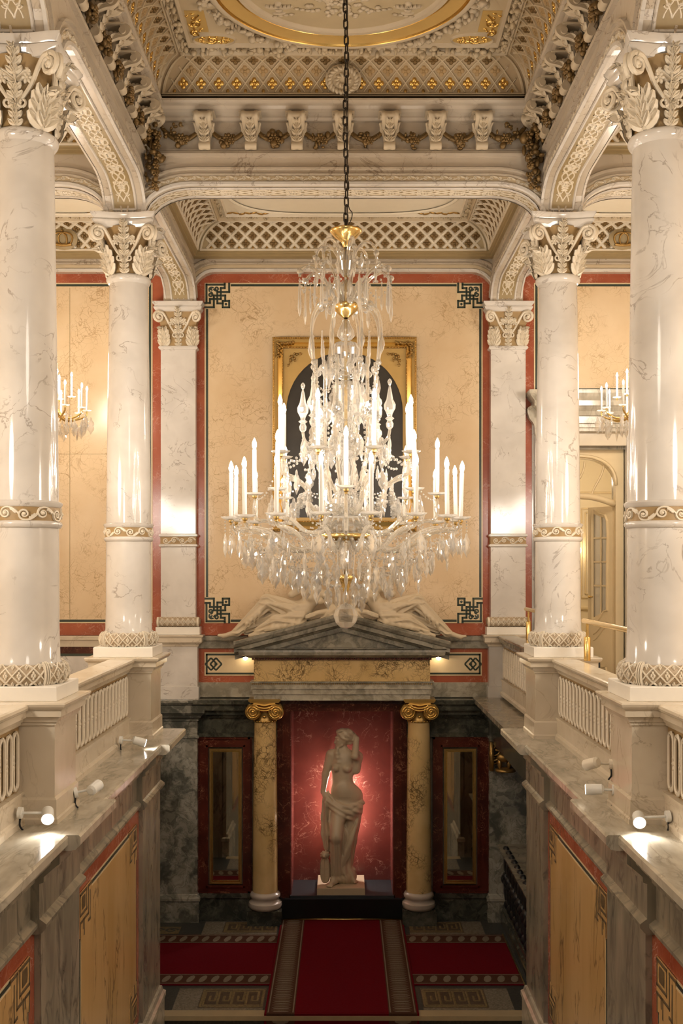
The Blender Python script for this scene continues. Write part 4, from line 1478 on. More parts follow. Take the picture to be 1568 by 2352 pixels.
# near ceiling over the viewer's bay
nc = struct('ceiling_7', 'plain ceiling over the gallery', (0, 4, 4.8))
bx(-4.5, 4.5, 1.0, 6.75, 4.75, 4.85).build('plate', 'ceiling_cream', nc)
bx(-4.5, -1.8, 6.4, 13.2, 4.75, 4.85).build('plate', 'ceiling_cream', nc)
bx(1.8, 4.5, 6.4, 13.2, 4.75, 4.85).build('plate', 'ceiling_cream', nc)
# ------------------------------------------------------------------ columns
def cap_parts():
    """shared meshes of one capital face (front, facing -y), origin at the neck centre; bell radius ~0.18, height 0.43"""
    r = {}
    m = MB().acanth((0, -0.185, 0.0), (0, -1, 0), (0, 0, 1), 0.17, 0.055, 0.30, 0.10, 4, 0.016)
    r['centre_leaf'] = mesh_only(m, 'centre_leaf', 'plaster')
    m = MB()
    m.acanth((0, -0.185, 0.0), (0, -1, 0), (0, 0, 1), 0.27, 0.125, 0.45, 0.22, 5, 0.026)
    r['acanthus_leaf'] = mesh_only(m, 'acanthus_leaf', 'plaster')
    m = MB()
    # palmette over the abacus centre with stalk
    m.tube(np.array([(0, -0.195, 0.14), (0, -0.20, 0.24), (0, -0.215, 0.36)]), 0.012, 6)
    m.acanth((0, -0.21, 0.30), (0, -1, 0), (0, 0, 1), 0.20, 0.062, 0.30, 0.18, 4, 0.02)
    m.acanth((0, -0.20, 0.165), (0, -1, 0), (0, 0, 1), 0.11, 0.060, 0.30, 0.12, 3, 0.016)
    for sx in (-1, 1):
        m.leaf((sx * 0.008, -0.205, 0.27), (0, -1, 0), (sx * 0.80, 0, 0.60), 0.13, 0.03, 0.3, 3, 0.014, lean=0.1)
    r['palmette'] = mesh_only(m, 'palmette', 'plaster')
    m = MB()
    for sx in (-1, 1):
        flower(m, (sx * 0.072, -0.20, 0.285), (sx * 0.25, -1, 0), 0.040)
    r['rosette_pair'] = None
    m1 = flower(MB(), (0, 0, 0), (0, -1, 0), 0.040)
    r['rosette'] = mesh_only(m1, 'rosette', 'plaster')
    # one volute, right half: stem from the bottom centre rising to a spiral at the corner
    m = MB()
    stem = catm([(0.015, -0.20, 0.12), (0.05, -0.205, 0.17), (0.10, -0.205, 0.25), (0.145, -0.225, 0.34), (0.185, -0.245, 0.395), (0.225, -0.27, 0.40)], 5)
    m.tube(stem, np.linspace(0.010, 0.02, len(stem)), 6, flat=1.0)
    c = np.array((0.225, -0.262, 0.34))
    t = np.linspace(0, 1, 26)
    a = PI / 2 - t * 2 * PI * 1.75
    rad = 0.066 * (1 - 0.82 * t)
    ax = np.array((0.80, -0.45, 0))
    ax /= np.linalg.norm(ax)
    sp = c + np.outer(rad * np.cos(a), ax) + np.outer(rad * np.sin(a), (0, 0, 1)) + np.outer(0.02 * t, np.array((0.45, 0.80, 0)) * -0.9)
    m.tube(sp, 0.019 - 0.009 * t, 6)
    m.ball(c + np.array((0.0, -0.02, 0)), 0.018, 8, 5)
    # inner helix
    c2 = np.array((0.045, -0.205, 0.135))
    sp = c2 + np.stack([0.032 * (1 - 0.7 * t) * np.cos(PI / 2 + t * 9), 0 * t - 0.01 * t, 0.032 * (1 - 0.7 * t) * np.sin(PI / 2 + t * 9)], 1)
    m.tube(sp, 0.011 - 0.004 * t, 6)
    r['volute'] = mesh_only(m, 'volute', 'plaster')
    m = MB()
    m.add(*(lambda me: (me[0], me[1]))(([tuple(np.array(v.co) * np.array((-1, 1, 1))) for v in r['volute'].vertices], [tuple(p.vertices)[::-1] for p in r['volute'].polygons])))
    r['volute_m'] = mesh_only(m, 'volute', 'plaster')
    return r


CP = cap_parts()


def abacus_mesh(h=0.29, flat=False):
    """concave-sided abacus, moulded edge"""
    m = MB()
    rings = []
    for o, z in ((-0.035, 0.0), (-0.02, 0.02), (0.0, 0.045), (0.0, 0.06), (-0.015, 0.066), (-0.006, 0.075), (0.014, 0.105), (0.014, 0.122)):
        pts = []
        for k in range(4):
            ca, sa = math.cos(k * PI / 2), math.sin(k * PI / 2)
            for t in np.linspace(-1, 1, 9)[:-1] if True else []:
                x = t * (h + o - 0.015)
                y = -(h + o) + 0.055 * (1 - t * t) * (0.3 if flat else 1.0)
                if t == -1:
                    y = -(h + o) + 0.02
                pts.append((x * ca - y * sa, x * sa + y * ca, z))
            x, y = (h + o - 0.015), -(h + o) + 0.02
            pts.append((x * ca - y * sa, x * sa + y * ca, z))
        rings.append(pts)
    P = np.array(rings)
    m.grid(P, False, True)
    n = P.shape[1]
    for k0, z in ((0, 0.0), ((len(rings) - 1) * n, 0.122)):
        c = m.n
        m.add([(0, 0, z)], [])
        m.f.extend([(c, k0 + i, k0 + (i + 1) % n) for i in range(n)])
    return mesh_only(m, 'abacus', 'marble_white', True, 35)


AB = abacus_mesh()


def torus_relief(cx, cy, zb, zt, R0, R1, n, parent, segs=None):
    """latticed torus: profile bulge, crossing straps, flowers, four binding straps"""
    ph = np.linspace(-PI / 2, PI / 2, 11)
    zc, hz = (zb + zt) / 2, (zt - zb) / 2
    prof = [(R0 + (R1 - R0) * math.cos(p) ** 0.8 if math.cos(p) > 1e-6 else R0, zc + hz * math.sin(p)) for p in ph]
    MB().lathe(prof, (cx, cy, 0), 56).build('torus', 'torus_ground', parent, True)

    def f(u, v, h):
        p = np.clip(np.asarray(v, float), -1, 1) * PI / 2 * 0.92
        r = R0 + (R1 - R0) * np.cos(p) ** 0.8 + np.asarray(h) * np.cos(p)
        return np.stack([cx + r * np.sin(u), cy - r * np.cos(u), zc + hz * np.sin(p) + np.asarray(h) * np.sin(p)], -1)
    st = []
    du = 2 * PI / n
    vv = np.linspace(-1, 1, 11)
    for k in range(n):
        for sg in (-1, 1):
            st.append((np.stack([k * du + sg * vv * du, vv], 1), 0.050, 0.009))
    m = MB()
    for p_, w, h in st:      # straps of even width: handle the two scales of u and v
        for o in (0,):
            w_u = 0.030
            P = np.stack([f(p_[:, 0] - w_u, p_[:, 1] + 0 * vv, 0 * vv), f(p_[:, 0] - w_u * 0.5, p_[:, 1], 0 * vv + h), f(p_[:, 0] + w_u * 0.5, p_[:, 1], 0 * vv + h), f(p_[:, 0] + w_u, p_[:, 1], 0 * vv)], 1)
            m.grid(P)
    for k in range(4):
        for d in (-0.05, 0.0, 0.05):
            a = PI / 4 + k * PI / 2 + d
            P = np.stack([f(np.full(11, a - 0.022), vv, 0 * vv), f(np.full(11, a - 0.012), vv, 0 * vv + 0.02), f(np.full(11, a + 0.012), vv, 0 * vv + 0.02), f(np.full(11, a + 0.022), vv, 0 * vv)], 1)
            m.grid(P)
    o = m.build('strap_lattice', 'plaster', parent)
    o['kind'] = 'stuff'
    m = MB()
    for k in range(n):
        for v0, uo, s in ((0, 0.5, 1.0), (0.62, 0.0, 0.7), (-0.62, 0.0, 0.7)):
            u0 = (k + uo) * du
            for a in range(4):
                m.domes([(u0 + 0.030 * s * math.cos(a * PI / 2), v0 + 0.17 * s * math.sin(a * PI / 2), 0.032 * s, 0.17 * s, 0.010, 0)], f, 5)
    o = m.build('torus_flowers', 'plaster', parent)
    o['kind'] = 'stuff'


def column(label, cx, cy):
    t = thing('marble_column', label, 'column', (cx, cy, -0.79), 'white marble columns')
    MB().rects(cx - 0.265, cx + 0.265, cy - 0.265, cy + 0.265, [(-0.004, -0.79), (0, -0.786), (0, -0.706), (-0.004, -0.70)]).build('plinth', 'plinth_white', t)
    torus_relief(cx, cy, -0.70, -0.578, 0.218, 0.262, 20, t)
    z = np.linspace(-0.58, 2.62, 15)
    tt = (z + 0.58) / 3.20
    r = 0.206 - 0.032 * np.clip((tt - 0.12) / 0.88, 0, 1) ** 1.4
    prof = [(0.222, -0.58), (0.222, -0.57), (0.212, -0.555)] + list(zip(r[1:], z[1:]))
    MB().lathe(prof, (cx, cy, 0), 64).build('shaft', 'marble_white', t, True, angle=40)
    MB().lathe([(0.17, 2.595), (0.180, 2.60), (0.196, 2.62), (0.203, 2.635), (0.203, 2.65), (0.196, 2.665), (0.18, 2.672)], (cx, cy, 0), 56).build('neck_ring', 'marble_white', t, True, angle=50)
    # banded ring
    MB().lathe([(0.20, 0.25), (0.213, 0.252), (0.218, 0.26), (0.224, 0.27), (0.224, 0.28), (0.217, 0.29), (0.209, 0.294)], (cx, cy, 0), 56).build('lower_moulding', 'marble_white', t, True, angle=50)
    MB().lathe([(0.209, 0.376), (0.217, 0.379), (0.22, 0.386), (0.226, 0.398), (0.227, 0.406), (0.215, 0.416), (0.20, 0.418)], (cx, cy, 0), 56).build('upper_moulding', 'marble_white', t, True, angle=50)
    MB().lathe([(0.210, 0.29), (0.210, 0.379)], (cx, cy, 0), 56).build('band', 'ochre', t, True)
    f = cyl_map(cx, cy, 0.335, 0.210, -PI)
    st, dm = rinceau(2 * PI * 0.210, 0.084, 12, 0.013)
    MB().strokes(st, f).domes(dm, f, 8).build('band_scroll', 'plaster', t)
    # capital
    m = MB().lathe([(0.176, 2.665), (0.180, 2.73), (0.186, 2.85), (0.20, 2.97), (0.225, 3.05), (0.24, 3.085)], (cx, cy, 0), 40)
    cap = m.build('capital', 'ochre', t, True)
    base = Matrix.Translation((0, 0, 2.665 + 0.79))
    for k in range(4):
        R = base @ Matrix.Rotation(k * PI / 2, 4, 'Z')
        place('palmette', CP['palmette'], cap, R)
        place('centre_leaf', CP['centre_leaf'], cap, R)
        place('volute', CP['volute'], cap, R)
        place('volute', CP['volute_m'], cap, R)
        for sx in (-1, 1):
            place('rosette', CP['rosette'], cap, R @ Matrix.Translation((sx * 0.075, -0.205, 0.285)))
        place('acanthus_leaf', CP['acanthus_leaf'], cap, base @ Matrix.Rotation(k * PI / 2 + PI / 4, 4, 'Z'))
    place('abacus', AB, cap, Matrix.Translation((0, 0, 3.075 + 0.79)))
    MB().box(cx - HW, cx + HW, cy - HW, cy + HW, 3.19, BTOP).build('impost_block', 'marble_upper', t)
    return t


SD = {-1: 'across from the doorway', 1: 'on the doorway side'}
for sx in (-1, 1):
    column('thick white marble column standing closest to the viewer, ' + SD[sx], sx * CX, C1)
    column('second white marble column, halfway to the back wall, ' + SD[sx], sx * CX, C2)


def pilaster(label, sx):
    cx = sx * 1.995
    x0, x1, y0, y1 = cx - 0.21, cx + 0.21, YP, YW
    t = thing('marble_pilaster', label, 'pilaster', (cx, YP, -0.79), 'white marble pilasters')
    MB().rects(cx - 0.265, cx + 0.265, YP - 0.05, YW, [(0, -0.79), (0, -0.70)]).build('plinth', 'plinth_white', t)
    # torus: bulging rectangle
    ph = np.linspace(-PI / 2, PI / 2, 9)
    MB().rects(x0, x1, y0, y1, [(0.005 + 0.045 * max(0, math.cos(p)) ** 0.8, -0.64 + 0.06 * math.sin(p)) for p in ph]).build('torus', 'torus_ground', t, True, angle=60)

    def f(u, v, h):
        p = np.clip(np.asarray(v, float), -1, 1) * PI / 2 * 0.92
        o = 0.005 + 0.045 * np.cos(p) ** 0.8 + h * np.cos(p)
        return np.stack([cx + np.asarray(u), y0 - o, -0.64 + 0.06 * np.sin(p)], -1)
    m = MB()
    vv = np.linspace(-1, 1, 9)
    n = 7
    du = 0.44 / n
    for k in range(-1, n + 2):
        for sg in (-1, 1):
            u = -0.22 + k * du + sg * vv * du
            ok = np.abs(u) < 0.235
            if ok.sum() > 2:
                P = np.stack([f(u[ok] + d, vv[ok], np.full(ok.sum(), h)) for d, h in ((-0.005, 0), (-0.0025, 0.009), (0.0025, 0.009), (0.005, 0))], 1)
                m.grid(P)
    for e in (-0.24, 0.24):
        P = np.stack([f(np.full(9, e) + d, vv, np.full(9, h)) for d, h in ((-0.014, 0), (-0.008, 0.014), (0.008, 0.014), (0.014, 0))], 1)
        m.grid(P)
    for k in range(n):
        m.domes([(-0.22 + (k + 0.5) * du + 0.012 * math.cos(a), 0.25 * math.sin(a), 0.010, 0.16, 0.008, 0) for a in np.arange(4) * PI / 2], f, 5)
    o = m.build('strap_lattice', 'plaster', t)
    o['kind'] = 'stuff'
    bx(x0, x1, y0, y1, -0.585, 2.66).build('shaft', 'marble_white', t)
    MB().rects(x0, x1, y0, y1, [(0, 2.65), (0.02, 2.66), (0.028, 2.675), (0.02, 2.695), (0, 2.70)]).build('neck_moulding', 'marble_white', t)
    for nm, z in (('lower_moulding', 0.262), ('upper_moulding', 0.385)):
        MB().rects(x0, x1, y0, y1, [(0, z), (0.012, z + 0.004), (0.022, z + 0.018), (0.022, z + 0.03), (0.01, z + 0.04), (0, z + 0.042)]).build(nm, 'marble_white', t)
    bx(x0 - 0.005, x1 + 0.005, y0 - 0.006, y1, 0.302, 0.388).build('band', 'ochre', t)
    f2 = plane_map((x0 + 0.01, y0 - 0.006, 0.345), (1, 0, 0), (0, 0, 1), (0, -1, 0))
    st, dm = rinceau(0.40, 0.078, 4, 0.010)
    MB().strokes(st, f2).domes(dm, f2).build('band_scroll', 'plaster', t)
    # capital: flaring block with one ornate front
    P = np.array([[(x0 - o, y0 - o * 0.5, z), (x1 + o, y0 - o * 0.5, z), (x1 + o, y1, z), (x0 - o, y1, z)] for o, z in ((-0.01, 2.695), (-0.005, 2.81), (0.005, 2.95), (0.035, 3.06), (0.05, 3.11))])
    cap = MB().grid(P, False, True).build('capital', 'ochre', t)
    base = Matrix.Translation((0, 0.20, 2.695 + 0.79))
    for key in ('palmette', 'centre_leaf', 'volute', 'volute_m'):
        place('volute' if 'vol' in key else key, CP[key], cap, base)
    for s1 in (-1, 1):
        place('rosette', CP['rosette'], cap, base @ Matrix.Translation((s1 * 0.075, -0.205, 0.285)))
        place('acanthus_leaf', CP['acanthus_leaf'], cap, Matrix.Translation((s1 * 0.125, 0.185, 2.695 + 0.79)) @ Matrix.Rotation(s1 * 0.25, 4, 'Z') @ Matrix.Diagonal((0.8, 0.9, 0.95, 1)))
    MB().rects(cx - 0.24, cx + 0.24, y0 - 0.01, y1, [(0.0, 3.10), (0.03, 3.12), (0.05, 3.15), (0.05, 3.165), (0.035, 3.172), (0.065, 3.208), (0.065, 3.225), (0, 3.226)]).build('abacus', 'marble_white', cap)
    bx(cx - 0.175, cx + 0.175, YP - 0.02, YW, 3.22, BTOP).build('impost_block', 'marble_upper', t)
    # pedestal under the plinth
    p = thing('pilaster_pedestal', 'white marble pedestal under the wall pilaster ' + SD[sx], 'pedestal', (cx, YP, LED), 'pedestals')
    MB().rects(cx - 0.235, cx + 0.235, YP - 0.02, YW, [(0, -0.94), (0.012, -0.935), (0.02, -0.91), (0.045, -0.895), (0.06, -0.88), (0.06, -0.83), (0.075, -0.81), (0.075, -0.795), (0, -0.79)]).build('cap', 'marble_pedestal', p)
    bx(cx - 0.235, cx + 0.235, YP - 0.02, YW, -1.42, -0.94).build('die', 'marble_white', p)
    bx(cx - 0.25, cx + 0.25, YP - 0.035, YW, -1.57, -1.42).build('base', 'marble_white', p)


for sx in (-1, 1):
    pilaster('white marble wall pilaster beside the tall beige panel, ' + SD[sx], sx)


# ---- pedestals and balustrades
def pedestal(label, cx, cy):
    t = thing('column_pedestal', label, 'pedestal', (cx, cy, LED), 'pedestals')
    h = 0.25
    MB().rects(cx - h, cx + h, cy - h, cy + h, [(0.022, LED), (0.022, -1.49), (0.014, -1.48), (0.014, -1.375), (0.006, -1.365), (0, -1.36)]).build('base', 'marble_pedestal', t)
    bx(cx - h, cx + h, cy - h, cy + h, -1.36, -0.93).build('die', 'marble_pedestal', t)
    MB().rects(cx - h, cx + h, cy - h, cy + h, [(0.0, -0.935), (0.012, -0.93), (0.012, -0.915), (0.022, -0.91), (0.030, -0.885), (0.052, -0.875), (0.052, -0.835), (0.064, -0.83), (0.076, -0.815), (0.082, -0.80), (0.078, -0.79), (0, -0.788)]).build('cap', 'marble_pedestal', t)


def ring_slot(w, h, y, th=0.016):
    """rounded slot ring standing in the x-z plane (local), outward -y"""
    m = MB()
    a = np.linspace(0, PI, 7)
    r = w / 2
    path = [(r * math.cos(x), h / 2 - r + r * math.sin(x)) for x in a] + [(r * math.cos(x + PI), -h / 2 + r + r * math.sin(x + PI)) for x in a]
    path = np.array(path)
    P3 = np.stack([path[:, 0], np.full(len(path), y), path[:, 1]], 1)
    m.tube(P3, th, 6, closed=True)
    return m


sl_ = ring_slot(0.088, 0.335, 0, 0.0145)
sl_.v = [v * np.array((1, 0.7, 1)) for v in sl_.v]
SLOT = mesh_only(sl_, 'slot_ring', 'plaster')
lk = MB()
lk.ball((0, -0.004, 0.03), (0.011, 0.012, 0.018), 6, 4)
lk.ball((0, -0.004, -0.03), (0.011, 0.012, 0.018), 6, 4)
lk.ball((0, -0.006, 0), (0.014, 0.012, 0.014), 6, 4)
LINK = mesh_only(lk, 'link', 'plaster')


def balustrade(label, sx, y0, y1, n, dim=False):
    x = sx * 1.935
    t = thing('balustrade', label, 'balustrade', (x, (y0 + y1) / 2, LED), 'balustrades')
    mt = 'marble_pedestal'
    rail = [(-0.045, -0.935), (0.018, -0.93), (0.018, -0.915), (0.03, -0.91), (0.04, -0.885), (0.06, -0.88), (0.06, -0.845), (0.075, -0.835), (0.082, -0.82), (0.078, -0.805), (0.06, -0.80)]
    # inner face at x - sx*0.025
    prof = [(x - sx * o, z) for o, z in rail] + [(x + sx * (0.07 + max(0, o)), z) for o, z in rail[::-1]]
    MB().prism(prof, lambda u, v, d: (u, d, v), y0, y1).build('rail', 'marble_wallgrey' if dim else mt, t)  # dim: the rail's shade is put into its colour with darker grey marble
    lo, hi = sorted((x - sx * 0.0, x + sx * 0.06))
    bx(lo, hi, y0, y1, -1.34, -0.93).build('panel', 'ochre', t)
    prof = [(x - sx * o, z) for o, z in ((0.045, LED), (0.045, -1.485), (0.03, -1.475), (0.024, -1.465), (0.024, -1.35), (0.034, -1.345), (0.034, -1.325), (0.0, -1.32))] + [(x + sx * 0.09, -1.32), (x + sx * 0.09, LED)]
    MB().prism(prof, lambda u, v, d: (u, d, v), y0, y1).build('base', mt, t)
    sp = (y1 - y0 - 0.08) / n
    R = Matrix.Rotation(-sx * PI / 2, 4, 'Z')
    for k in range(n):
        yy = y0 + 0.04 + (k + 0.5) * sp - (y0 + y1) / 2
        place('slot_ring', SLOT, t, Matrix.Translation((-sx * 0.012, yy, -1.13 - LED)) @ R)
        if k < n - 1:
            place('link', LINK, t, Matrix.Translation((-sx * 0.012, yy + sp / 2, -1.13 - LED)) @ R)


for sx in (-1, 1):
    pedestal('marble pedestal under the column closest to the viewer, ' + SD[sx], sx * CX, C1)
    pedestal('marble pedestal under the second column, ' + SD[sx], sx * CX, C2)
    balustrade('pierced marble balustrade between the two columns, ' + SD[sx], sx, C1 + 0.25, C2 - 0.25, 21)
    balustrade('pierced marble balustrade in front of the near column, ' + SD[sx], sx, 3.7, C1 - 0.25, 21)
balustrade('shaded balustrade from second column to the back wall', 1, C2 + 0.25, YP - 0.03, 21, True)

# brass rail behind the balustrade on the door side
br = thing('brass_handrail', 'brass handrail on posts behind the door-side balustrade', 'handrail', (2.05, 9.2, -0.80), 'brass handrails')


def rail_run(t, p0, p1, posts):
    MB().tube(np.array([p0, p1]), 0.022, 10).build('rail', 'brass', t, True, angle=50)
    for q in posts:
        MB().lathe([(0.03, -0.805), (0.03, -0.60), (0.026, -0.595), (0.012, -0.59), (0.012, q[2])], (q[0], q[1], 0), 12).build('post', 'brass', t, True, angle=40)


rail_run(br, (2.14, 9.55, -0.46), (2.14, 6.95, -0.46), [(2.14, 9.42, -0.46), (2.14, 7.7, -0.46)])
br2 = thing('brass_handrail', 'brass handrail end in front of the wall pilaster', 'handrail', (2.02, 12.0, -0.80), 'brass handrails')
rail_run(br2, (2.10, 12.35, -0.46), (2.14, 10.15, -0.46), [(2.105, 12.2, -0.46)])

# ------------------------------------------------------------------ aedicule of the statue
AX = -0.015
ae = thing('aedicule', 'grey marble aedicule with pediment on two yellow columns around the niche', 'aedicule', (AX, 12.95, FL))
m = MB()
for k, (a, b, o) in enumerate(((-1.575, -1.50, 0.0), (-1.50, -1.435, 0.015), (-1.435, -1.375, 0.03))):
    bx(AX - 1.055 - o, AX + 1.055 + o, 12.85 - o, YW, a, b).build('architrave', 'breccia_light', ae)
bx(AX - 1.10, AX + 1.10, 12.81, YW, -1.365, -1.345).build('architrave_fillet', 'breccia_pediment', ae)
bd = MB()
for k in range(96):
    bd.ball((AX - 1.07 + k * 0.02253, 12.815, -1.372), (0.009, 0.009, 0.009), 5, 3)
o = bd.build('gilt_beads', 'gold', ae)
o['kind'] = 'stuff'
bx(AX - 1.055, AX + 1.055, 12.86, YW, -1.345, -1.075).build('frieze', 'marble_yellow', ae)
bd = MB()
for k in range(70):
    bd.box(AX - 1.075 + k * 0.0308, AX - 1.075 + k * 0.0308 + 0.02, 12.81, 12.86, -1.085, -1.06)
o = bd.build('dentils', 'marble_darkred', ae)
o['kind'] = 'stuff'
# horizontal cornice
MB().rects(AX - 1.06, AX + 1.06, 12.86, YW + 0.2, [(0.03, -1.065), (0.05, -1.06), (0.10, -1.04), (0.12, -1.03), (0.16, -1.02), (0.165, -0.985), (0.16, -0.96), (0.185, -0.945), (0.0, -0.94)]).build('cornice', 'breccia_pediment', ae)
# tympanum and raking cornices
ap = -0.735
MB().prism([(AX - 1.05, -0.945), (AX + 1.05, -0.945), (AX, ap + 0.02)], lambda u, v, d: (u, d, v), 12.87, YW + 0.05).build('tympanum', 'breccia_pediment', ae)
sl = 0.265
for sx in (-1, 1):
    prof = [(12.90, 0.0), (12.82, 0.0), (12.82, 0.05), (12.79, 0.06), (12.76, 0.085), (12.72, 0.09), (12.72, 0.135), (12.69, 0.15), (12.665, 0.185), (12.66, 0.215), (12.68, 0.222), (13.09, 0.222), (13.09, 0.0)]
    x_end = 1.28
    P = []
    for xx in (0.0, x_end):
        P.append([(AX + sx * xx, y, -0.745 - sl * xx + z * 1.03) for y, z in prof])
    mm = MB().grid(np.array(P), False, True)
    b = mm.n
    mm.add(P[1], [tuple(range(len(prof)))])
    mm.build('raking_cornice', 'breccia_pediment', ae)


# yellow ionic columns with gilt capitals
def ionic(label, cx):
    cy = 12.97
    t = thing('ionic_column', label, 'column', (cx, cy, FL), 'yellow marble ionic columns')
    bx(cx - 0.205, cx + 0.205, cy - 0.16, YW, FL, -4.09).build('plinth', 'breccia_dark', t)
    MB().lathe([(0.17, -4.09), (0.192, -4.08), (0.203, -4.05), (0.197, -4.015), (0.175, -4.005), (0.165, -3.985), (0.167, -3.965), (0.18, -3.95), (0.184, -3.925), (0.172, -3.905), (0.16, -3.90), (0.152, -3.885)], (cx, cy, 0), 40).build('base', 'base_marble', t, True, angle=50)
    MB().lathe([(0.152, -3.89), (0.150, -3.4), (0.146, -2.8), (0.138, -2.2), (0.131, -1.83)], (cx, cy, 0), 48).build('shaft', 'marble_yellow', t, True)
    MB().lathe([(0.132, -1.845), (0.137, -1.84), (0.137, -1.825), (0.131, -1.82), (0.131, -1.72), (0.145, -1.70)], (cx, cy, 0), 40).build('neck', 'gold_dark', t, True)
    m = MB()
    f = cyl_map(cx, cy, -1.77, 0.131, -PI)
    m.domes([(2 * PI * 0.131 * k / 8, 0, 0.022, 0.022, 0.012, 0) for k in range(8)] + [(2 * PI * 0.131 * (k + 0.5) / 20, -0.062, 0.012, 0.014, 0.012, 0) for k in range(20)] + [(2 * PI * 0.131 * (k + 0.5) / 24, 0.058, 0.012, 0.012, 0.012, 0) for k in range(24)], f, 7)
    m.build('neck_ornament', 'gold', t, True)
    # scroll cushion
    m = MB()
    m.box(cx - 0.19, cx + 0.19, cy - 0.17, YW, -1.582, -1.555)
    m.box(cx - 0.175, cx + 0.175, cy - 0.155, YW, -1.60, -1.582)
    m.build('abacus', 'gold', t)
    m = MB()
    for dz, r in ((0.0, 0.017), (-0.034, 0.014), (-0.062, 0.012)):
        p = catm([(cx - 0.13, cy - 0.168, -1.615 + dz * 0.4), (cx - 0.06, cy - 0.172, -1.622 + dz), (cx, cy - 0.174, -1.632 + dz), (cx + 0.06, cy - 0.172, -1.622 + dz), (cx + 0.13, cy - 0.168, -1.615 + dz * 0.4)], 5)
        m.tube(p, r, 6)
    m.box(cx - 0.12, cx + 0.12, cy - 0.165, cy + 0.1, -1.70, -1.60)
    m.build('cushion', 'gold', t, True, angle=40)
    for s1 in (-1, 1):
        c = np.array((cx + s1 * 0.137, cy - 0.16, -1.705))
        m = MB()
        m.lathe([(0.001, -0.01), (0.092, -0.01), (0.098, 0.0), (0.098, 0.2), (0.001, 0.21)], tuple(c + (0, 0.0, 0)), 24, 'y')
        vol = m.build('volute', 'gold', t, True, angle=40)
        u = np.linspace(0, 1, 40)
        a = PI / 2 + s1 * (-u * 2 * PI * 2.6) * -1
        rr = 0.088 * (1 - 0.85 * u)
        p = c + np.stack([rr * np.cos(a) * 1, 0 * u - 0.012 - 0.006 * u, rr * np.sin(a)], 1)
        m = MB().tube(p, 0.0125 - 0.006 * u, 6)
        m.ball(c + (0, -0.015, 0), 0.017, 8, 5)
        m.build('spiral', 'gold', vol, True)


ionic('yellow ionic column with gilt capital, niche side across from the doorway', AX - 0.927)
ionic('yellow ionic column with gilt capital, niche side towards the doorway', AX + 0.927)

# ---- mirrors
for sx in (-1, 1):
    xm = sx * 1.4265 - 0.005
    t = thing('wall_mirror', 'tall narrow gilt-framed mirror in red marble, ' + ('towards the open landing side' if sx < 0 else 'towards the dark parapet'), 'mirror', (xm, YW - 0.03, -3.845), 'narrow mirrors')
    bx(xm - 0.17, xm + 0.17, YW - 0.012, YW + 0.004, -3.82, -2.20).build('glass', 'mirror_glass', t)
    for nm, q in (('frame_outer', (0.195, 0.175, 0.035)), ('frame_inner', (0.175, 0.155, 0.024))):
        o_, i_, d_ = q
        zt, zb = -2.19 + (o_ - 0.195), -3.835 - (o_ - 0.195)
        w = o_ - i_
        m = MB()
        for a, b, c, d in ((xm - o_, xm - i_, zb, zt), (xm + i_, xm + o_, zb, zt), (xm - i_, xm + i_, zt - w, zt), (xm - i_, xm + i_, zb, zb + w)):
            m.box(a, b, YW - d_, YW, c, d)
        m.build(nm, 'gold_dark' if nm == 'frame_outer' else 'gold', t)

# gilt bracket on the wall beyond the parapet
gb = thing('gilt_bracket', 'gilded animal-shaped wall bracket above the dark parapet', 'wall bracket', (1.90, YP - 0.1, -2.3))
m = MB()
t_ = np.linspace(0, 1, 24)
for k, (r, z) in enumerate(((0.10, -2.22), (0.075, -2.18), (0.05, -2.30))):
    p = np.stack([1.83 + r * 0.7 * np.cos(t_ * 8 + k), 12.86 + 0 * t_ + 0.03 * k, z + r * np.sin(t_ * 8 + k) * (1 - 0.5 * t_)], 1)
    m.tube(p, 0.014, 6)
m.box(1.76, 1.80, 12.84, 12.98, -2.42, -2.08)
m.build('scrollwork', 'gold_dark', gb, True)
m = MB()
m.ball((1.93, 12.82, -2.25), (0.10, 0.07, 0.06), 10, 6).ball((2.0, 12.80, -2.19), (0.045, 0.04, 0.055), 10, 6)
m.ball((1.87, 12.82, -2.33), (0.03, 0.03, 0.06), 8, 5).ball((1.98, 12.82, -2.33), (0.03, 0.03, 0.06), 8, 5)
m.lathe([(0.12, -2.42), (0.13, -2.40), (0.11, -2.385), (0.05, -2.38)], (1.94, 12.84, 0), 14)
m.build('animal_body', 'gold_dark', gb, True)

# ---- the gilt picture frame with its dark portrait
fx0, fx1, fz0, fz1 = X(626, 13.06), X(956, 13.06), Z(1221, 13.06), Z(776, 13.06)
fc, fzc = (fx0 + fx1) / 2, (fz0 + fz1) / 2
pf = thing('gilt_picture', 'large gilt frame with arched dark portrait behind the chandelier', 'picture', (fc, 13.05, fz0))
hw, hh = (fx1 - fx0) / 2, (fz1 - fz0) / 2


def frame_prof(o0, o1, h0, h1, nm, mat):
    m = MB()
    P = np.array([[(fc - hw + o, y, fzc - hh + o), (fc + hw - o, y, fzc - hh + o), (fc + hw - o, y, fzc + hh - o), (fc - hw + o, y, fzc + hh - o)] for o, y in ((o0, 13.09), (o0, 13.09 - h0), (o1, 13.09 - h1), (o1, 13.09))])
    m.grid(P, False, True)
    return m.build(nm, mat, pf)


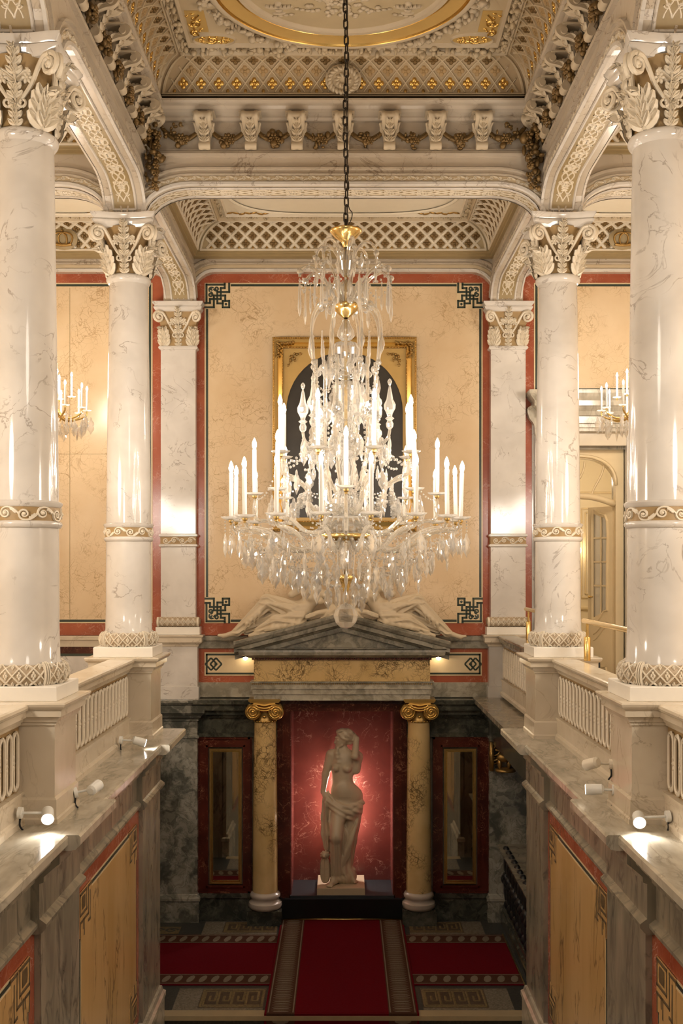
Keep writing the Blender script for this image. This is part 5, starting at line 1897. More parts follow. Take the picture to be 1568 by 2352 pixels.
frame_prof(0.0, 0.028, 0.075, 0.085, 'outer_bead', 'gold_dark')
frame_prof(0.028, 0.06, 0.085, 0.05, 'hollow', 'gold_paint')
frame_prof(0.06, 0.115, 0.05, 0.075, 'ogee', 'gold')
frame_prof(0.115, 0.13, 0.07, 0.055, 'inner_bead', 'gold_dark')
bd = MB()
for o, st in ((0.014, 0.021), (0.122, 0.018)):
    for k in range(int(2 * (hh - o) / st)):
        for sx in (-1, 1):
            bd.ball((fc + sx * (hw - o), 13.09 - (0.084 if o < 0.1 else 0.065), fzc - hh + o + k * st), 0.0085, 5, 3)
    for k in range(int(2 * (hw - o) / st)):
        for sz in (-1, 1):
            bd.ball((fc - hw + o + k * st, 13.09 - (0.084 if o < 0.1 else 0.065), fzc + sz * (hh - o)), 0.0085, 5, 3)
o = bd.build('bead_string', 'gold', pf, True)
o['kind'] = 'stuff'
# spandrel board with an arched opening
a = np.linspace(0, PI, 25)
ow, oz = hw - 0.165, fzc + hh - 0.17
op = [(fc + ow * math.cos(t), oz - ow * 1.02 + ow * 1.02 * math.sin(t)) for t in a]
m = MB()
top = fzc + hh - 0.12
P = np.array([[(fc + hw - 0.12, 13.055, op[0][1])] + [(min(max(x * 1.0 + (x - fc) * 0.6, fc - hw + 0.12), fc + hw - 0.12), 13.055, top) for x, z in op[1:-1]] + [(fc - hw + 0.12, 13.055, op[-1][1])], [(x, 13.055, z) for x, z in op], [(x, 13.075, z) for x, z in op]])
m.grid(P)
for sx in (-1, 1):
    m.box(*sorted((fc + sx * (hw - 0.12), fc + sx * ow)), 13.055, 13.08, fzc - hh + 0.12, op[0][1])
m.box(fc - hw + 0.12, fc + hw - 0.12, 13.055, 13.08, fzc - hh + 0.12, fzc - hh + 0.17)
m.build('spandrel', 'gold_paint', pf)
bx(fc - hw + 0.1, fc + hw - 0.1, 13.076, 13.088, fzc - hh + 0.1, fzc + hh - 0.1).build('canvas', 'canvas', pf)
for sx in (-1, 1):
    m = MB()
    c = np.array((fc + sx * (hw - 0.07), 13.01, fzc + hh - 0.07))
    pts = [c + (-sx * 0.02 * k, 0, 0) for k in range(10)] + [c + (0, 0, -0.02 * k) for k in range(10)]
    garland_blobs(m, pts, 0.020, 2, 0.5, 21)
    m.build('corner_leafwork', 'gold_dark', pf, True)
    m = MB()
    c = np.array((fc + sx * (hw - 0.23), 13.045, fzc + hh - 0.23))
    pts = [c + (-sx * 0.022 * k, 0, 0.006 * k) for k in range(6)] + [c + (sx * 0.006 * k, 0, -0.022 * k) for k in range(6)] + [c + (-sx * 0.015 * k, 0, -0.015 * k) for k in range(4)]
    garland_blobs(m, pts, 0.02, 2, 0.55, 22)
    m.build('spandrel_spray', 'gold_dark', pf, True)

# ---- doorway on the right of the back wall
dp = thing('door_portal', 'marble door portal with heavy moulded cornice in the side aisle', 'portal', (2.92, YW, GAL))
MB().rects(2.42, 3.62, 12.98, YW, [(0, 1.66), (0.015, 1.665), (0.015, 1.70), (0.03, 1.71), (0.03, 1.75), (0.045, 1.76), (0.045, 1.84), (0.06, 1.85), (0.07, 1.90), (0.11, 1.95), (0.13, 1.96), (0.13, 2.02), (0.17, 2.06), (0.20, 2.10), (0.20, 2.14), (0, 2.145)]).build('cornice', 'marble_ledge', dp)
m = MB()
m.prism(catm([(2.24, 1.96), (2.40, 1.96), (2.40, 1.52), (2.35, 1.53), (2.33, 1.62), (2.31, 1.75), (2.25, 1.84)], 4, True).tolist(), lambda u, v, d: (u, d, v), 13.0, YW)
m.build('corbel', 'marble_ledge', dp)
bx(2.33, 2.42, 13.02, 13.14, GAL, 1.68).build('jamb', 'marble_white', dp)
bx(3.44, 3.53, 13.02, 13.14, GAL, 1.68).build('jamb', 'marble_white', dp)
bx(2.42, 3.44, 13.04, 13.14, 1.50, 1.68).build('lintel', 'marble_pedestal', dp)
d1 = struct('door_1', 'open cream arched double door with glazed transom', (2.92, 13.3, GAL))
# arched frame: jamb boards and head with an elliptical opening
cxd, hwd, zs, ris = 2.92, 0.43, 1.0, 0.36
a = np.linspace(0, PI, 21)
op = np.array([(cxd + hwd * math.cos(t), zs + ris * math.sin(t) ** 0.8) for t in a])
ou = np.array([(cxd + 0.53 * max(-1, min(1, math.cos(t) * 1.25)), 1.48) for t in a])
ou[0, 1] = ou[-1, 1] = zs
P = np.array([np.stack([q[:, 0], np.full(21, y), q[:, 1]], 1) for q, y in ((ou, 13.2), (op, 13.2), (op, 13.32))])
m = MB().grid(P)
for sx in (-1, 1):
    m.box(*sorted((cxd + sx * hwd, cxd + sx * 0.53)), 13.2, 13.32, GAL, zs)
m.build('frame', 'door_cream', d1)
MB().tube(np.stack([op[:, 0], np.full(21, 13.19), op[:, 1] + 0.03], 1), 0.022, 6).build('frame_moulding', 'door_cream', d1, True)
tb = [(cxd + hwd * u, 13.25, 0.80 + 0.10 * (1 - u * u)) for u in np.linspace(-1, 1, 13)]
m = MB().tube(np.array(tb), 0.045, 6)
m.build('transom_bar', 'door_cream', d1, True)
for x0, x1 in ((-0.20, -0.08), (0.06, -0.10), (0.30, 0.16)):
    p = bez([(cxd + x0, 13.25, 1.33), (cxd + x0, 13.25, 1.12), (cxd + x1, 13.25, 1.05), (cxd + x1 - 0.02, 13.25, 0.88)], 9)
    MB().tube(p, 0.013, 6).build('glazing_bar', 'door_cream', d1, True)
m = MB()
P = np.array([np.stack([op[:, 0], np.full(21, 13.26), op[:, 1]], 1), np.stack([op[:, 0], np.full(21, 13.26), np.full(21, 0.86)], 1)])
m.grid(P).build('transom_pane', 'pane_glass', d1)


def door_leaf(hx, ang, sgn):
    """leaf of width 0.43 hinged at (hx, 13.3), swung inwards"""
    wd, z0, z1 = 0.42, GAL, 0.78
    ca, sa = math.cos(ang), math.sin(ang)

    def fn(u, v, d):
        return (hx - sgn * u * ca + d * sa * sgn, 13.30 + u * sa + d * ca, v)
    fm = lambda u, v, h: np.stack([hx - sgn * np.asarray(u) * ca - np.asarray(h) * sa * sgn, 13.30 + np.asarray(u) * sa - np.asarray(h) * ca, np.asarray(v) + 0 * np.asarray(u)], -1)
    root = MB().prism([(0, z0), (0.085, z0), (0.085, z1), (0, z1)], fn, -0.02, 0.02).prism([(wd - 0.085, z0), (wd, z0), (wd, z1), (wd - 0.085, z1)], fn, -0.02, 0.02).prism([(0.085, z0), (wd - 0.085, z0), (wd - 0.085, -0.62), (0.085, -0.50)], fn, -0.02, 0.02).prism([(0.085, 0.62), (wd - 0.085, 0.70), (wd - 0.085, z1), (0.085, z1)], fn, -0.02, 0.02).build('leaf', 'door_cream', d1)
    for zz in (-0.22, 0.08, 0.38):
        MB().prism([(0.085, zz), (wd - 0.085, zz), (wd - 0.085, zz + 0.02), (0.085, zz + 0.02)], fn, -0.012, 0.012).build('glazing_bar', 'door_cream', d1)
    MB().prism([(wd / 2 - 0.01, -0.55), (wd / 2 + 0.01, -0.55), (wd / 2 + 0.01, 0.66), (wd / 2 - 0.01, 0.66)], fn, -0.012, 0.012).build('glazing_bar', 'door_cream', d1)
    MB().prism([(0.085, -0.58), (wd - 0.085, -0.6), (wd - 0.085, 0.70), (0.085, 0.64)], fn, -0.003, 0.003).build('pane', 'pane_glass', d1)
    st = [(bez([(0.10, -0.66), (0.16, -0.66), (0.22, -0.78), (wd - 0.10, -0.82)], 8), 0.012, 0.02), (bez([(0.10, -0.72), (0.16, -0.72), (0.22, -0.86), (wd - 0.10, -0.90)], 8), 0.012, 0.02)]
    z_ = [(0.11, -1.22), (wd - 0.11, -1.22), (wd - 0.09, -1.32), (wd - 0.11, -1.42), (0.11, -1.42), (0.09, -1.32), (0.11, -1.22)]
    st += [(np.array([p, q]), 0.012, 0.02) for p, q in zip(z_[:-1], z_[1:])]
    st += [(catm([(0.085, -0.52), (0.14, -0.53), (0.22, -0.63), (0.30, -0.66), (wd - 0.085, -0.64), (wd - 0.08, 0.0), (wd - 0.085, 0.70), (0.22, 0.70), (0.085, 0.60), (0.085, 0.0), (0.085, -0.52)], 3), 0.012, 0.025)]
    MB().strokes(st, lambda u, v, h: fm(u, v, np.asarray(h) + 0.02)).build('leaf_moulding', 'door_cream', d1)
    hd = fn(wd - 0.05, -0.35, -0.05)
    MB().ball(hd, 0.018, 8, 5).tube(np.array([fn(wd - 0.05, -0.35, -0.05), fn(wd - 0.12, -0.35, -0.06)]), 0.009, 6).build('handle', 'brass', d1, True)


door_leaf(3.35, math.radians(58), 1)
door_leaf(2.49, math.radians(100), -1)
# corridor beyond the door
cr = struct('wall_corridor', 'cream panelled corridor seen through the open door', (2.9, 15, GAL))
m = MB()
m.box(2.0, 2.1, 13.76, 17.0, GAL, 2.0)
m.box(4.3, 4.4, 13.76, 17.0, GAL, 2.0)
m.box(2.0, 4.4, 16.9, 17.0, GAL, 2.0)
m.box(2.0, 4.4, 13.76, 17.0, 2.0, 2.1)
m.box(2.0, 4.4, 13.3, 17.0, GAL - 0.1, GAL)
m.build('masonry', 'corridor_cream', cr)
yb = 16.9
st = []
for (x0, x1, z0, z1) in ((2.9, 3.58, -0.45, 0.95), (2.9, 3.58, -1.45, -0.75), (3.75, 4.2, -0.45, 0.95)):
    for o in (0, 0.06):
        p = [(x0 + o, z0 + o), (x1 - o, z0 + o), (x1 - o, z1 - o), (x0 + o, z1 - o), (x0 + o, z0 + o)]
        st += [(np.array([a_, b_]), 0.014, 0.02) for a_, b_ in zip(p[:-1], p[1:])]
st.append((np.array([(2.1, -0.62), (4.3, -0.62)]), 0.03, 0.03))
st.append((np.array([(2.1, 1.2), (4.3, 1.2)]), 0.02, 0.03))
f = plane_map((0, yb, 0), (1, 0, 0), (0, 0, 1), (0, -1, 0))
MB().strokes(st, f).build('panel_moulding', 'door_cream', cr)
sc_ = thing('wall_sconce', 'glowing wall lamp in the corridor beyond the door', 'wall lamp', (3.66, 16.85, 0.2))
MB().ball((3.66, 16.74, 0.29), (0.05, 0.05, 0.07), 10, 7).build('globe', 'sconce_glow', sc_, True)
MB().tube(np.array([(3.66, 16.89, 0.12), (3.66, 16.80, 0.10), (3.66, 16.75, 0.16), (3.66, 16.74, 0.23)]), 0.012, 6).build('arm', 'brass', sc_, True)
lamp('corridor_light', (3.1, 15.2, 1.4), 40, WARM, 0.2)
fb = thing('dark_door_stop', 'small black block on the gallery floor by the door', 'door stop', (2.98, 12.6, GAL))
MB().rects(2.95, 3.01, 12.58, 12.64, [(0, GAL), (0, -1.05), (-0.01, -1.04)]).build('body', 'black_iron', fb)

# ------------------------------------------------------------------ carpets
def runner(label, x0, x1, y0, y1, along, drop=False):
    t = thing('carpet_runner', label, 'carpet', ((x0 + x1) / 2, (y0 + y1) / 2, FL), 'red carpet runners')
    z = FL + (0.012 if along == 'x' else 0.024)
    m = MB().rects(x0, x1, y0, y1, [(0, FL), (0, z - 0.003), (-0.003, z)])
    if drop:
        m.box(x0, x1, y0 - 0.024, y0 + 0.004, FL - 0.17, z - 0.002)
        m.box(x0, x1, y0 - 0.36, y0 - 0.02, FL - 0.17, FL - 0.146)
        m.box(x0, x1, y0 - 0.384, y0 - 0.36, FL - 0.33, FL - 0.148)
    m.build('pile', 'carpet_red', t)
    bw = 0.27
    for sd in (0, 1):
        m, g_, ln = MB(), MB(), MB()
        if along == 'y':
            e0 = x0 + 0.02 if sd == 0 else x1 - 0.02 - bw
            m.box(e0, e0 + bw, y0 - 0.026 if drop else y0, y1, z, z + 0.002)
            L, n = y1 - y0, 46
            f = plane_map((e0, y0, z + 0.002), (1, 0, 0), (0, 1, 0), (0, 0, 1))
            if drop:
                m.box(e0, e0 + bw, y0 - 0.027, y0 - 0.024, FL - 0.17, z)
                m.box(e0, e0 + bw, y0 - 0.36, y0 - 0.02, FL - 0.146, FL - 0.144)
        else:
            e0 = y0 + 0.012 if sd == 0 else y1 - 0.012 - bw
            m.box(x0, x1, e0, e0 + bw, z, z + 0.002)
            L, n = x1 - x0, int((x1 - x0) / 0.125)
            f = plane_map((x0, e0, z + 0.002), (0, 1, 0), (1, 0, 0), (0, 0, 1))
        m.build('border', 'carpet_brown', t)
        st = []
        dd = L / n
        if along == 'y':
            g_.domes([(bw / 2, (k + 0.5) * dd, bw * 0.30, dd * 0.20, 0.002, 0.0) for k in range(n)], f, 10)
            st = [(np.array([(bw * 0.16, (k + 1.0) * dd), (bw * 0.84, (k + 1.0) * dd)]), 0.004, 0.001) for k in range(n)]
        else:
            g_.domes([(bw / 2, (k + 0.5) * dd, bw * 0.36, dd * 0.28, 0.002, 0.2) for k in range(n)], f, 10)
        st += [(np.array([(bw * q, 0), (bw * q, L)]), 0.006, 0.001) for q in (0.06, 0.94)]
        if drop:
            f2 = plane_map((e0, y0 - 0.027, z), (1, 0, 0), (0, 0, -1), (0, -1, 0))
            g_.domes([(bw / 2, 0.07, bw * 0.30, 0.03, 0.002, 0)], f2, 10)
        o = g_.strokes(st, f).build('border_ovals', 'carpet_beige', t)
        o['kind'] = 'stuff'
    return t


runner('red carpet runner from the niche down the middle of the stair', -0.755, 0.725, 10.27, 12.98, 'y', True)
runner('red cross runner on the landing, side across from the doorway', -3.3, -0.757, 11.0, 12.5, 'x')
runner('red cross runner on the landing, side of the dark parapet', 0.727, 1.85, 11.0, 12.5, 'x')
rd = thing('brass_carpet_rod', 'thin brass rod at the top end of the middle carpet', 'carpet rod', (0, 12.98, FL), 'brass carpet edges')
MB().tube(np.array([(-0.765, 12.975, FL + 0.034), (0.735, 12.975, FL + 0.034)]), 0.010, 8).build('rod', 'brass', rd, True)
for x in (-0.76, 0.73):
    MB().ball((x, 12.975, FL + 0.034), 0.016, 8, 5).build('finial', 'brass', rd, True)
rd = thing('brass_carpet_rod', 'brass edge strip ending the cross runner at the dark parapet', 'carpet rod', (1.86, 11.75, FL), 'brass carpet edges')
bx(1.85, 1.865, 10.98, 12.52, FL, FL + 0.016).build('strip', 'brass', rd)

# ------------------------------------------------------------------ spotlights on the ledge
def spot(label, foot, head, aim, on=True, mat='lamp_white', power=9):
    t = thing('ledge_spotlight', label, 'spotlight', tuple(foot), 'small spotlights on the ledges')
    foot, head, aim = np.array(foot, float), np.array(head, float), np.array(aim, float)
    d = aim - head
    d /= np.linalg.norm(d)
    n = head - foot
    n /= np.linalg.norm(n)
    # round wall plate, arm, knuckle
    MB().tube(np.array([foot - n * 0.012, foot + n * 0.012]), 0.034, 14).build('wall_plate', mat, t, True, angle=40)
    MB().tube(np.array([foot, head - d * 0.02]), 0.008, 8).build('arm', mat, t, True)
    b = MB()
    q = head - d * 0.055
    prof = [(0.0, 0.020), (0.012, 0.034), (0.10, 0.036), (0.112, 0.037)]
    b.tube(np.array([q + d * s for s, r in prof]), np.array([r for s, r in prof]), 16)
    b.build('lamp_head', mat, t, True, angle=40)
    b = MB().tube(np.array([q + d * 0.1125, q + d * 0.115]), 0.030, 16)
    b.build('lens', 'spot_glow' if on else 'lamp_white', t)
    c = [foot + np.array((0, 0, -0.02)), foot + np.array((0, -0.01, -0.07)), foot + n * 0.015 + np.array((0, 0, -0.10))]
    MB().tube(catm(c, 5), 0.006, 6).build('cable', 'black_iron', t, True)
    if on:
        lo = q + d * 0.13
        lamp('ledge_spotlight_beam', lo, power, (1.0, 0.95, 0.86), 0.03, 'SPOT', lo + d, 130)


spot('lit white spotlight on the balustrade base near second pedestal, across from the doorway', (-1.87, 9.03, -1.44), (-1.72, 9.03, -1.45), (-1.2, 9.15, -1.62))
spot('bright white spotlight at the foot of the near pedestal, across from the doorway', (-1.88, 6.25, -1.42), (-1.72, 6.25, -1.43), (-1.55, 5.6, -1.62))
spot('cream spotlight turned up towards the far wall beside the near pedestal, across from the doorway', (-1.70, 6.82, -1.42), (-1.59, 6.86, -1.40), (-1.45, 7.4, -1.30), False)
spot('brightest white spotlight facing the viewer beside the near pedestal, doorway side', (1.89, 6.25, -1.44), (1.72, 6.25, -1.455), (1.60, 5.6, -1.58), True, power=18)
spot('white spotlight aimed across the stairwell by the near pedestal, doorway side', (1.715, 6.80, -1.40), (1.60, 6.82, -1.40), (1.30, 6.90, -1.42))
spot('cream spotlight turned down above another one on the near pedestal, doorway side', (1.715, 6.88, -1.25), (1.60, 6.90, -1.25), (1.40, 7.2, -1.38), False, 'plaster')
for sx in (-1, 1):
    t = thing('pediment_lamp', 'small glowing lamp under the pediment corner, ' + SD[sx], 'lamp', (AX + sx * 1.15, 13.0, -1.02), 'pediment lamps')
    MB().ball((AX + sx * 1.17, 12.99, -1.07), (0.03, 0.03, 0.035), 10, 6).build('bulb', 'sconce_glow', t, True)
    MB().tube(np.array([(AX + sx * 1.17, 13.08, -1.05), (AX + sx * 1.17, 12.99, -1.04)]), 0.01, 6).build('holder', 'brass', t, True)
# ------------------------------------------------------------------ chandeliers
def facet(name, prof, seg, flat, mat='crystal'):
    m = MB().lathe([(r, z) for r, z in prof], (0, 0, 0), seg)
    m.v = [v * np.array((1, flat, 1)) for v in m.v]
    return mesh_only(m, name, mat, False, None)


def plate_mesh():
    """leaf-shaped flat crystal plate"""
    out = [(0, 0), (0.010, -0.012), (0.012, -0.03), (0.026, -0.045), (0.030, -0.065), (0.022, -0.08), (0.030, -0.095), (0.026, -0.115), (0.012, -0.132), (0, -0.155)]
    out = out + [(-x, z) for x, z in out[-2:0:-1]]
    n = len(out)
    v = [(x, 0.0, z) for x, z in out] + [(x * 0.55, -0.007, -0.075 + (z + 0.075) * 0.62) for x, z in out] + [(x * 0.55, 0.007, -0.075 + (z + 0.075) * 0.62) for x, z in out]
    fs = []
    for i in range(n):
        j = (i + 1) % n
        fs += [(i, j, n + j, n + i), (j, i, 2 * n + i, 2 * n + j)]
    fs += [tuple(range(n, 2 * n)), tuple(range(3 * n - 1, 2 * n - 1, -1))]
    return mesh_only(MB().add(v, fs), 'crystal_plate', 'crystal', False, None)


DROP = facet('crystal_drop', [(0.002, 0.0), (0.009, -0.012), (0.006, -0.02), (0.016, -0.05), (0.019, -0.075), (0.010, -0.105), (0.001, -0.125)], 8, 0.6)
SPEAR = facet('crystal_spear', [(0.002, 0.0), (0.010, -0.015), (0.005, -0.026), (0.010, -0.06), (0.015, -0.16), (0.017, -0.20), (0.009, -0.235), (0.001, -0.255)], 6, 0.7)
PLATE = plate_mesh()
DISH = mesh_only(MB().lathe([(0.012, -0.012), (0.03, -0.006), (0.06, 0.0), (0.078, 0.012), (0.082, 0.016), (0.062, 0.008), (0.03, 0.002), (0.012, 0.0)], (0, 0, 0), 18), 'drip_dish', 'crystal')
CUPM = mesh_only(MB().lathe([(0.004, -0.035), (0.012, -0.03), (0.008, -0.02), (0.018, -0.012), (0.02, 0.0), (0.017, 0.02), (0.016, 0.03)], (0, 0, 0), 12), 'candle_cup', 'brass')
CANDLE = mesh_only(MB().lathe([(0.002, 0), (0.0165, 0.0), (0.0165, 0.335), (0.012, 0.345), (0.002, 0.346)], (0, 0, 0), 12), 'candle', 'candle_white')
BULBM = mesh_only(MB().lathe([(0.008, 0.0), (0.013, 0.012), (0.0175, 0.03), (0.015, 0.052), (0.008, 0.072), (0.001, 0.086)], (0, 0, 0), 10), 'bulb', 'bulb_glow')
STUD = facet('crystal_bead', [(0.001, 0.011), (0.008, 0.007), (0.011, 0), (0.008, -0.007), (0.001, -0.011)], 6, 1.0)


def arm_mesh(pts, r0, r1, nm='arm', mat='crystal_arm'):
    """fluted S-arm in the x-z plane (x = radius)"""
    c = catm([(x, 0, z) for x, z in pts], 5)
    m = MB().tube(c, np.linspace(r0, r1, len(c)), 8)
    return mesh_only(m, nm, mat)


def put(parent, mesh, nm, r, a, z, s=1.0, rot=0.0, sz=None):
    Mx = Matrix.Rotation(a, 4, 'Z') @ Matrix.Translation((r, 0, z)) @ Matrix.Rotation(rot, 4, 'Z') @ Matrix.Diagonal((s, s, sz or s, 1))
    return place(nm, mesh, parent, Mx)


def candle_at(parent, r, a, z, s=1.0, dish=1.0, tilt=0.0):
    put(parent, CUPM, 'candle_cup', r, a, z, s)
    put(parent, DISH, 'drip_dish', r, a, z + 0.012 * s, s * dish)
    Mx = Matrix.Rotation(a, 4, 'Z') @ Matrix.Translation((r, 0, z + 0.02 * s)) @ Matrix.Rotation(tilt, 4, 'Y') @ Matrix.Scale(s, 4)
    c = place('candle', CANDLE, parent, Mx)
    b = bpy.data.objects.new('bulb', BULBM)
    COL.objects.link(b)
    b.parent = c
    b.location = (0, 0, 0.342)


CHX, CHY = 0.02, 8.25
ch = thing('crystal_chandelier', 'huge lit crystal chandelier with tiers of candles on a dark chain', 'chandelier', (CHX, CHY, -0.46))
B0 = 0.46     # local z = eye-relative z + B0


def L(z):
    return z + B0


# chain
lp = []
a = np.linspace(0, PI, 6)
for x in a:
    lp.append((0.016 * math.cos(x), 0, 0.022 + 0.016 * math.sin(x)))
for x in a:
    lp.append((0.016 * math.cos(x + PI), 0, -0.022 + 0.016 * math.sin(x + PI)))
LINKM = mesh_only(MB().tube(np.array(lp), 0.0062, 6, closed=True), 'chain_link', 'iron')
nl = int((4.46 - 2.66) / 0.062)
for k in range(nl):
    place('chain_link', LINKM, ch, Matrix.Translation((0.006 * math.sin(k * 0.4), 0, L(2.70 + k * 0.062))) @ Matrix.Rotation((k % 2) * PI / 2 + 0.5, 4, 'Z'))
MB().tube(catm([(CHX + 0.012, CHY - 0.012, 2.62), (CHX + 0.05, CHY - 0.03, 2.72), (CHX + 0.012, CHY - 0.014, 2.86), (CHX + 0.016, CHY - 0.01, 3.6), (CHX + 0.01, CHY - 0.012, 4.44)], 5), 0.004, 5).build('cable', 'iron', ch, True)
MB().tube(np.array([(CHX, CHY, 2.58), (CHX, CHY, 2.69)]), 0.012, 8).build('hook', 'iron', ch, True)
MB().lathe([(0.012, 2.62), (0.06, 2.615), (0.122, 2.605), (0.126, 2.597), (0.118, 2.585), (0.085, 2.55), (0.05, 2.525), (0.028, 2.50), (0.02, 2.47)], (CHX, CHY, 0), 36).build('gilt_cup', 'brass', ch, True)
MB().tube(np.array([(CHX, CHY, -0.12), (CHX, CHY, 2.5)]), 0.013, 8).build('core_rod', 'brass', ch, True)


def glass_turn(prof, nm='glass_baluster', flutes=20, amp=0.05, mat='crystal'):
    m = MB()
    k = flutes * 2
    aa = 2 * PI * np.arange(k) / k
    fl = 1 + amp * np.where(np.arange(k) % 2 == 0, 1, -1)
    P = np.array([np.stack([CHX + r * fl * np.cos(aa), CHY + r * fl * np.sin(aa), np.full(k, z)], 1) for r, z in prof])
    m.grid(P, False, True)
    m.build(nm, mat, ch)


glass_turn([(0.02, 2.47), (0.05, 2.43), (0.062, 2.36), (0.05, 2.29), (0.025, 2.25)])
glass_turn([(0.025, 2.22), (0.05, 2.18), (0.055, 2.12), (0.03, 2.05)])
MB().lathe([(0.03, 2.05), (0.10, 2.035), (0.105, 2.02), (0.09, 1.99), (0.05, 1.95), (0.02, 1.93)], (CHX, CHY, 0), 28).build('gilt_collar', 'brass', ch, True)
glass_turn([(0.02, 1.92), (0.035, 1.88), (0.06, 1.83), (0.065, 1.79), (0.04, 1.76)])
glass_turn([(0.035, 1.75), (0.08, 1.735), (0.103, 1.69), (0.10, 1.64), (0.07, 1.585), (0.035, 1.56)], 'glass_ball')
for k in range(3):
    glass_turn([(0.03, 1.56 - 0.035 * k), (0.048 + 0.008 * k, 1.545 - 0.035 * k), (0.03, 1.53 - 0.035 * k)])
glass_turn([(0.03, 1.45), (0.07, 1.43), (0.092, 1.40), (0.092, 1.28), (0.075, 1.22), (0.04, 1.17), (0.025, 1.15)], 'glass_urn')
glass_turn([(0.03, 1.15), (0.06, 1.13), (0.075, 1.10), (0.06, 1.07), (0.03, 1.05)])
glass_turn([(0.04, 1.05), (0.11, 1.03), (0.135, 0.98), (0.13, 0.93), (0.10, 0.88), (0.05, 0.85)], 'glass_bowl')
glass_turn([(0.05, 0.85), (0.08, 0.80), (0.06, 0.72), (0.05, 0.62), (0.09, 0.55), (0.10, 0.50), (0.06, 0.42)])
glass_turn([(0.06, 0.42), (0.15, 0.40), (0.19, 0.34), (0.17, 0.28), (0.11, 0.21), (0.07, 0.15), (0.06, 0.0)], 'glass_bowl')
MB().lathe([(0.19, 0.27), (0.21, 0.255), (0.20, 0.235), (0.15, 0.215)], (CHX, CHY, 0), 28).build('hub_ring', 'brass', ch, True)
MB().lathe([(0.03, -0.04), (0.055, -0.055), (0.06, -0.07), (0.05, -0.085), (0.03, -0.125), (0.036, -0.14), (0.02, -0.17), (0.014, -0.24), (0.02, -0.255)], (CHX, CHY, 0), 20).build('lower_finial', 'brass', ch, True)
glass_turn([(0.004, -0.262), (0.045, -0.275), (0.078, -0.31), (0.094, -0.36), (0.078, -0.41), (0.045, -0.447), (0.004, -0.458)], 'crystal_ball', 14, 0.008, 'clear_glass')

# arms
ARM_C = arm_mesh([(0.17, 0.25), (0.26, 0.20), (0.38, 0.14), (0.52, 0.18), (0.66, 0.27), (0.78, 0.30), (0.85, 0.30), (0.88, 0.34)], 0.020, 0.012)
ARM_B = arm_mesh([(0.10, 0.36), (0.25, 0.28), (0.42, 0.28), (0.56, 0.36), (0.68, 0.38), (0.705, 0.45), (0.70, 0.53)], 0.019, 0.012)
ARM_A = arm_mesh([(0.10, 0.46), (0.20, 0.42), (0.30, 0.50), (0.33, 0.62), (0.42, 0.69), (0.51, 0.72), (0.53, 0.78), (0.53, 0.83)], 0.018, 0.011)
npend = 0


def pend(mesh, nm, r, a, z, s=1.0, rot=None):
    global npend
    npend += 1
    put(ch, mesh, nm, r, a, L(z), s, rng.uniform(0, 6.28) if rot is None else rot)


beads = MB()


def string(p0, p1, sag, n, rad=0.0085):
    t = np.linspace(0, 1, n)
    for k in t:
        p = np.array(p0) * (1 - k) + np.array(p1) * k + np.array((0, 0, -sag * 4 * k * (1 - k)))
        beads.ball(p, rad, 5, 3)


def pol(r, a, z):
    return (CHX + r * math.cos(a), CHY + r * math.sin(a), z)


for k in range(16):
    a = -PI / 2 + (k + 0.5) * PI / 8
    put(ch, ARM_C, 'arm', 0, a, L(0))
    tl = {0: 0.0, 3: 0.03, 4: -0.02}.get(k, 0.012 * math.sin(k * 2.1))
    candle_at(ch, 0.88, a, L(0.365), 1.0, 1.0, tl)
    b = a + PI / 8
    string(pol(0.86, a, 0.33), pol(0.86, b, 0.33), 0.06, 9)
    string(pol(0.40, a, 0.13), pol(0.40, b, 0.13), 0.05, 7)
    string(pol(0.86, a, 0.31), pol(0.45, a, 0.10), 0.10, 13)
    for j, (da, q, s) in enumerate(((0.0, 'P', 1.25), (0.07, 'D', 1.0), (-0.07, 'D', 1.05))):
        pend(PLATE if q == 'P' else DROP, 'crystal_plate' if q == 'P' else 'crystal_drop', 0.88 + (0.045 if j == 0 else 0.0), a + da, 0.345 - 0.07 - 0.02 * j, s)
        string(pol(0.88 + (0.045 if j == 0 else 0), a + da, 0.355), pol(0.88 + (0.045 if j == 0 else 0), a + da, 0.285 - 0.02 * j), 0, 4)
for k in range(8):
    a = -PI / 2 + k * PI / 4 + 0.0
    put(ch, ARM_B, 'arm', 0, a, L(0))
    candle_at(ch, 0.70, a, L(0.56), 1.0, 0.9, 0.01 * math.cos(k * 3))
    a2 = -PI / 2 + (k + 0.5) * PI / 4
    put(ch, ARM_A, 'arm', 0, a2, L(0))
    candle_at(ch, 0.53, a2, L(0.86), 1.0, 0.9, 0.01 * math.cos(k * 2))
    for da in (-0.09, 0.09):
        pend(DROP, 'crystal_drop', 0.70, a + da, 0.54, 1.0)
        pend(DROP, 'crystal_drop', 0.53, a2 + da * 1.3, 0.84, 1.0)
    pend(PLATE, 'crystal_plate', 0.40, a, 0.55, 1.1)
    string(pol(0.70, a, 0.54), pol(0.53, a2, 0.84), 0.10, 14)
    string(pol(0.33, a2, 0.62), pol(0.33, a2 + PI / 4, 0.62), 0.06, 9)
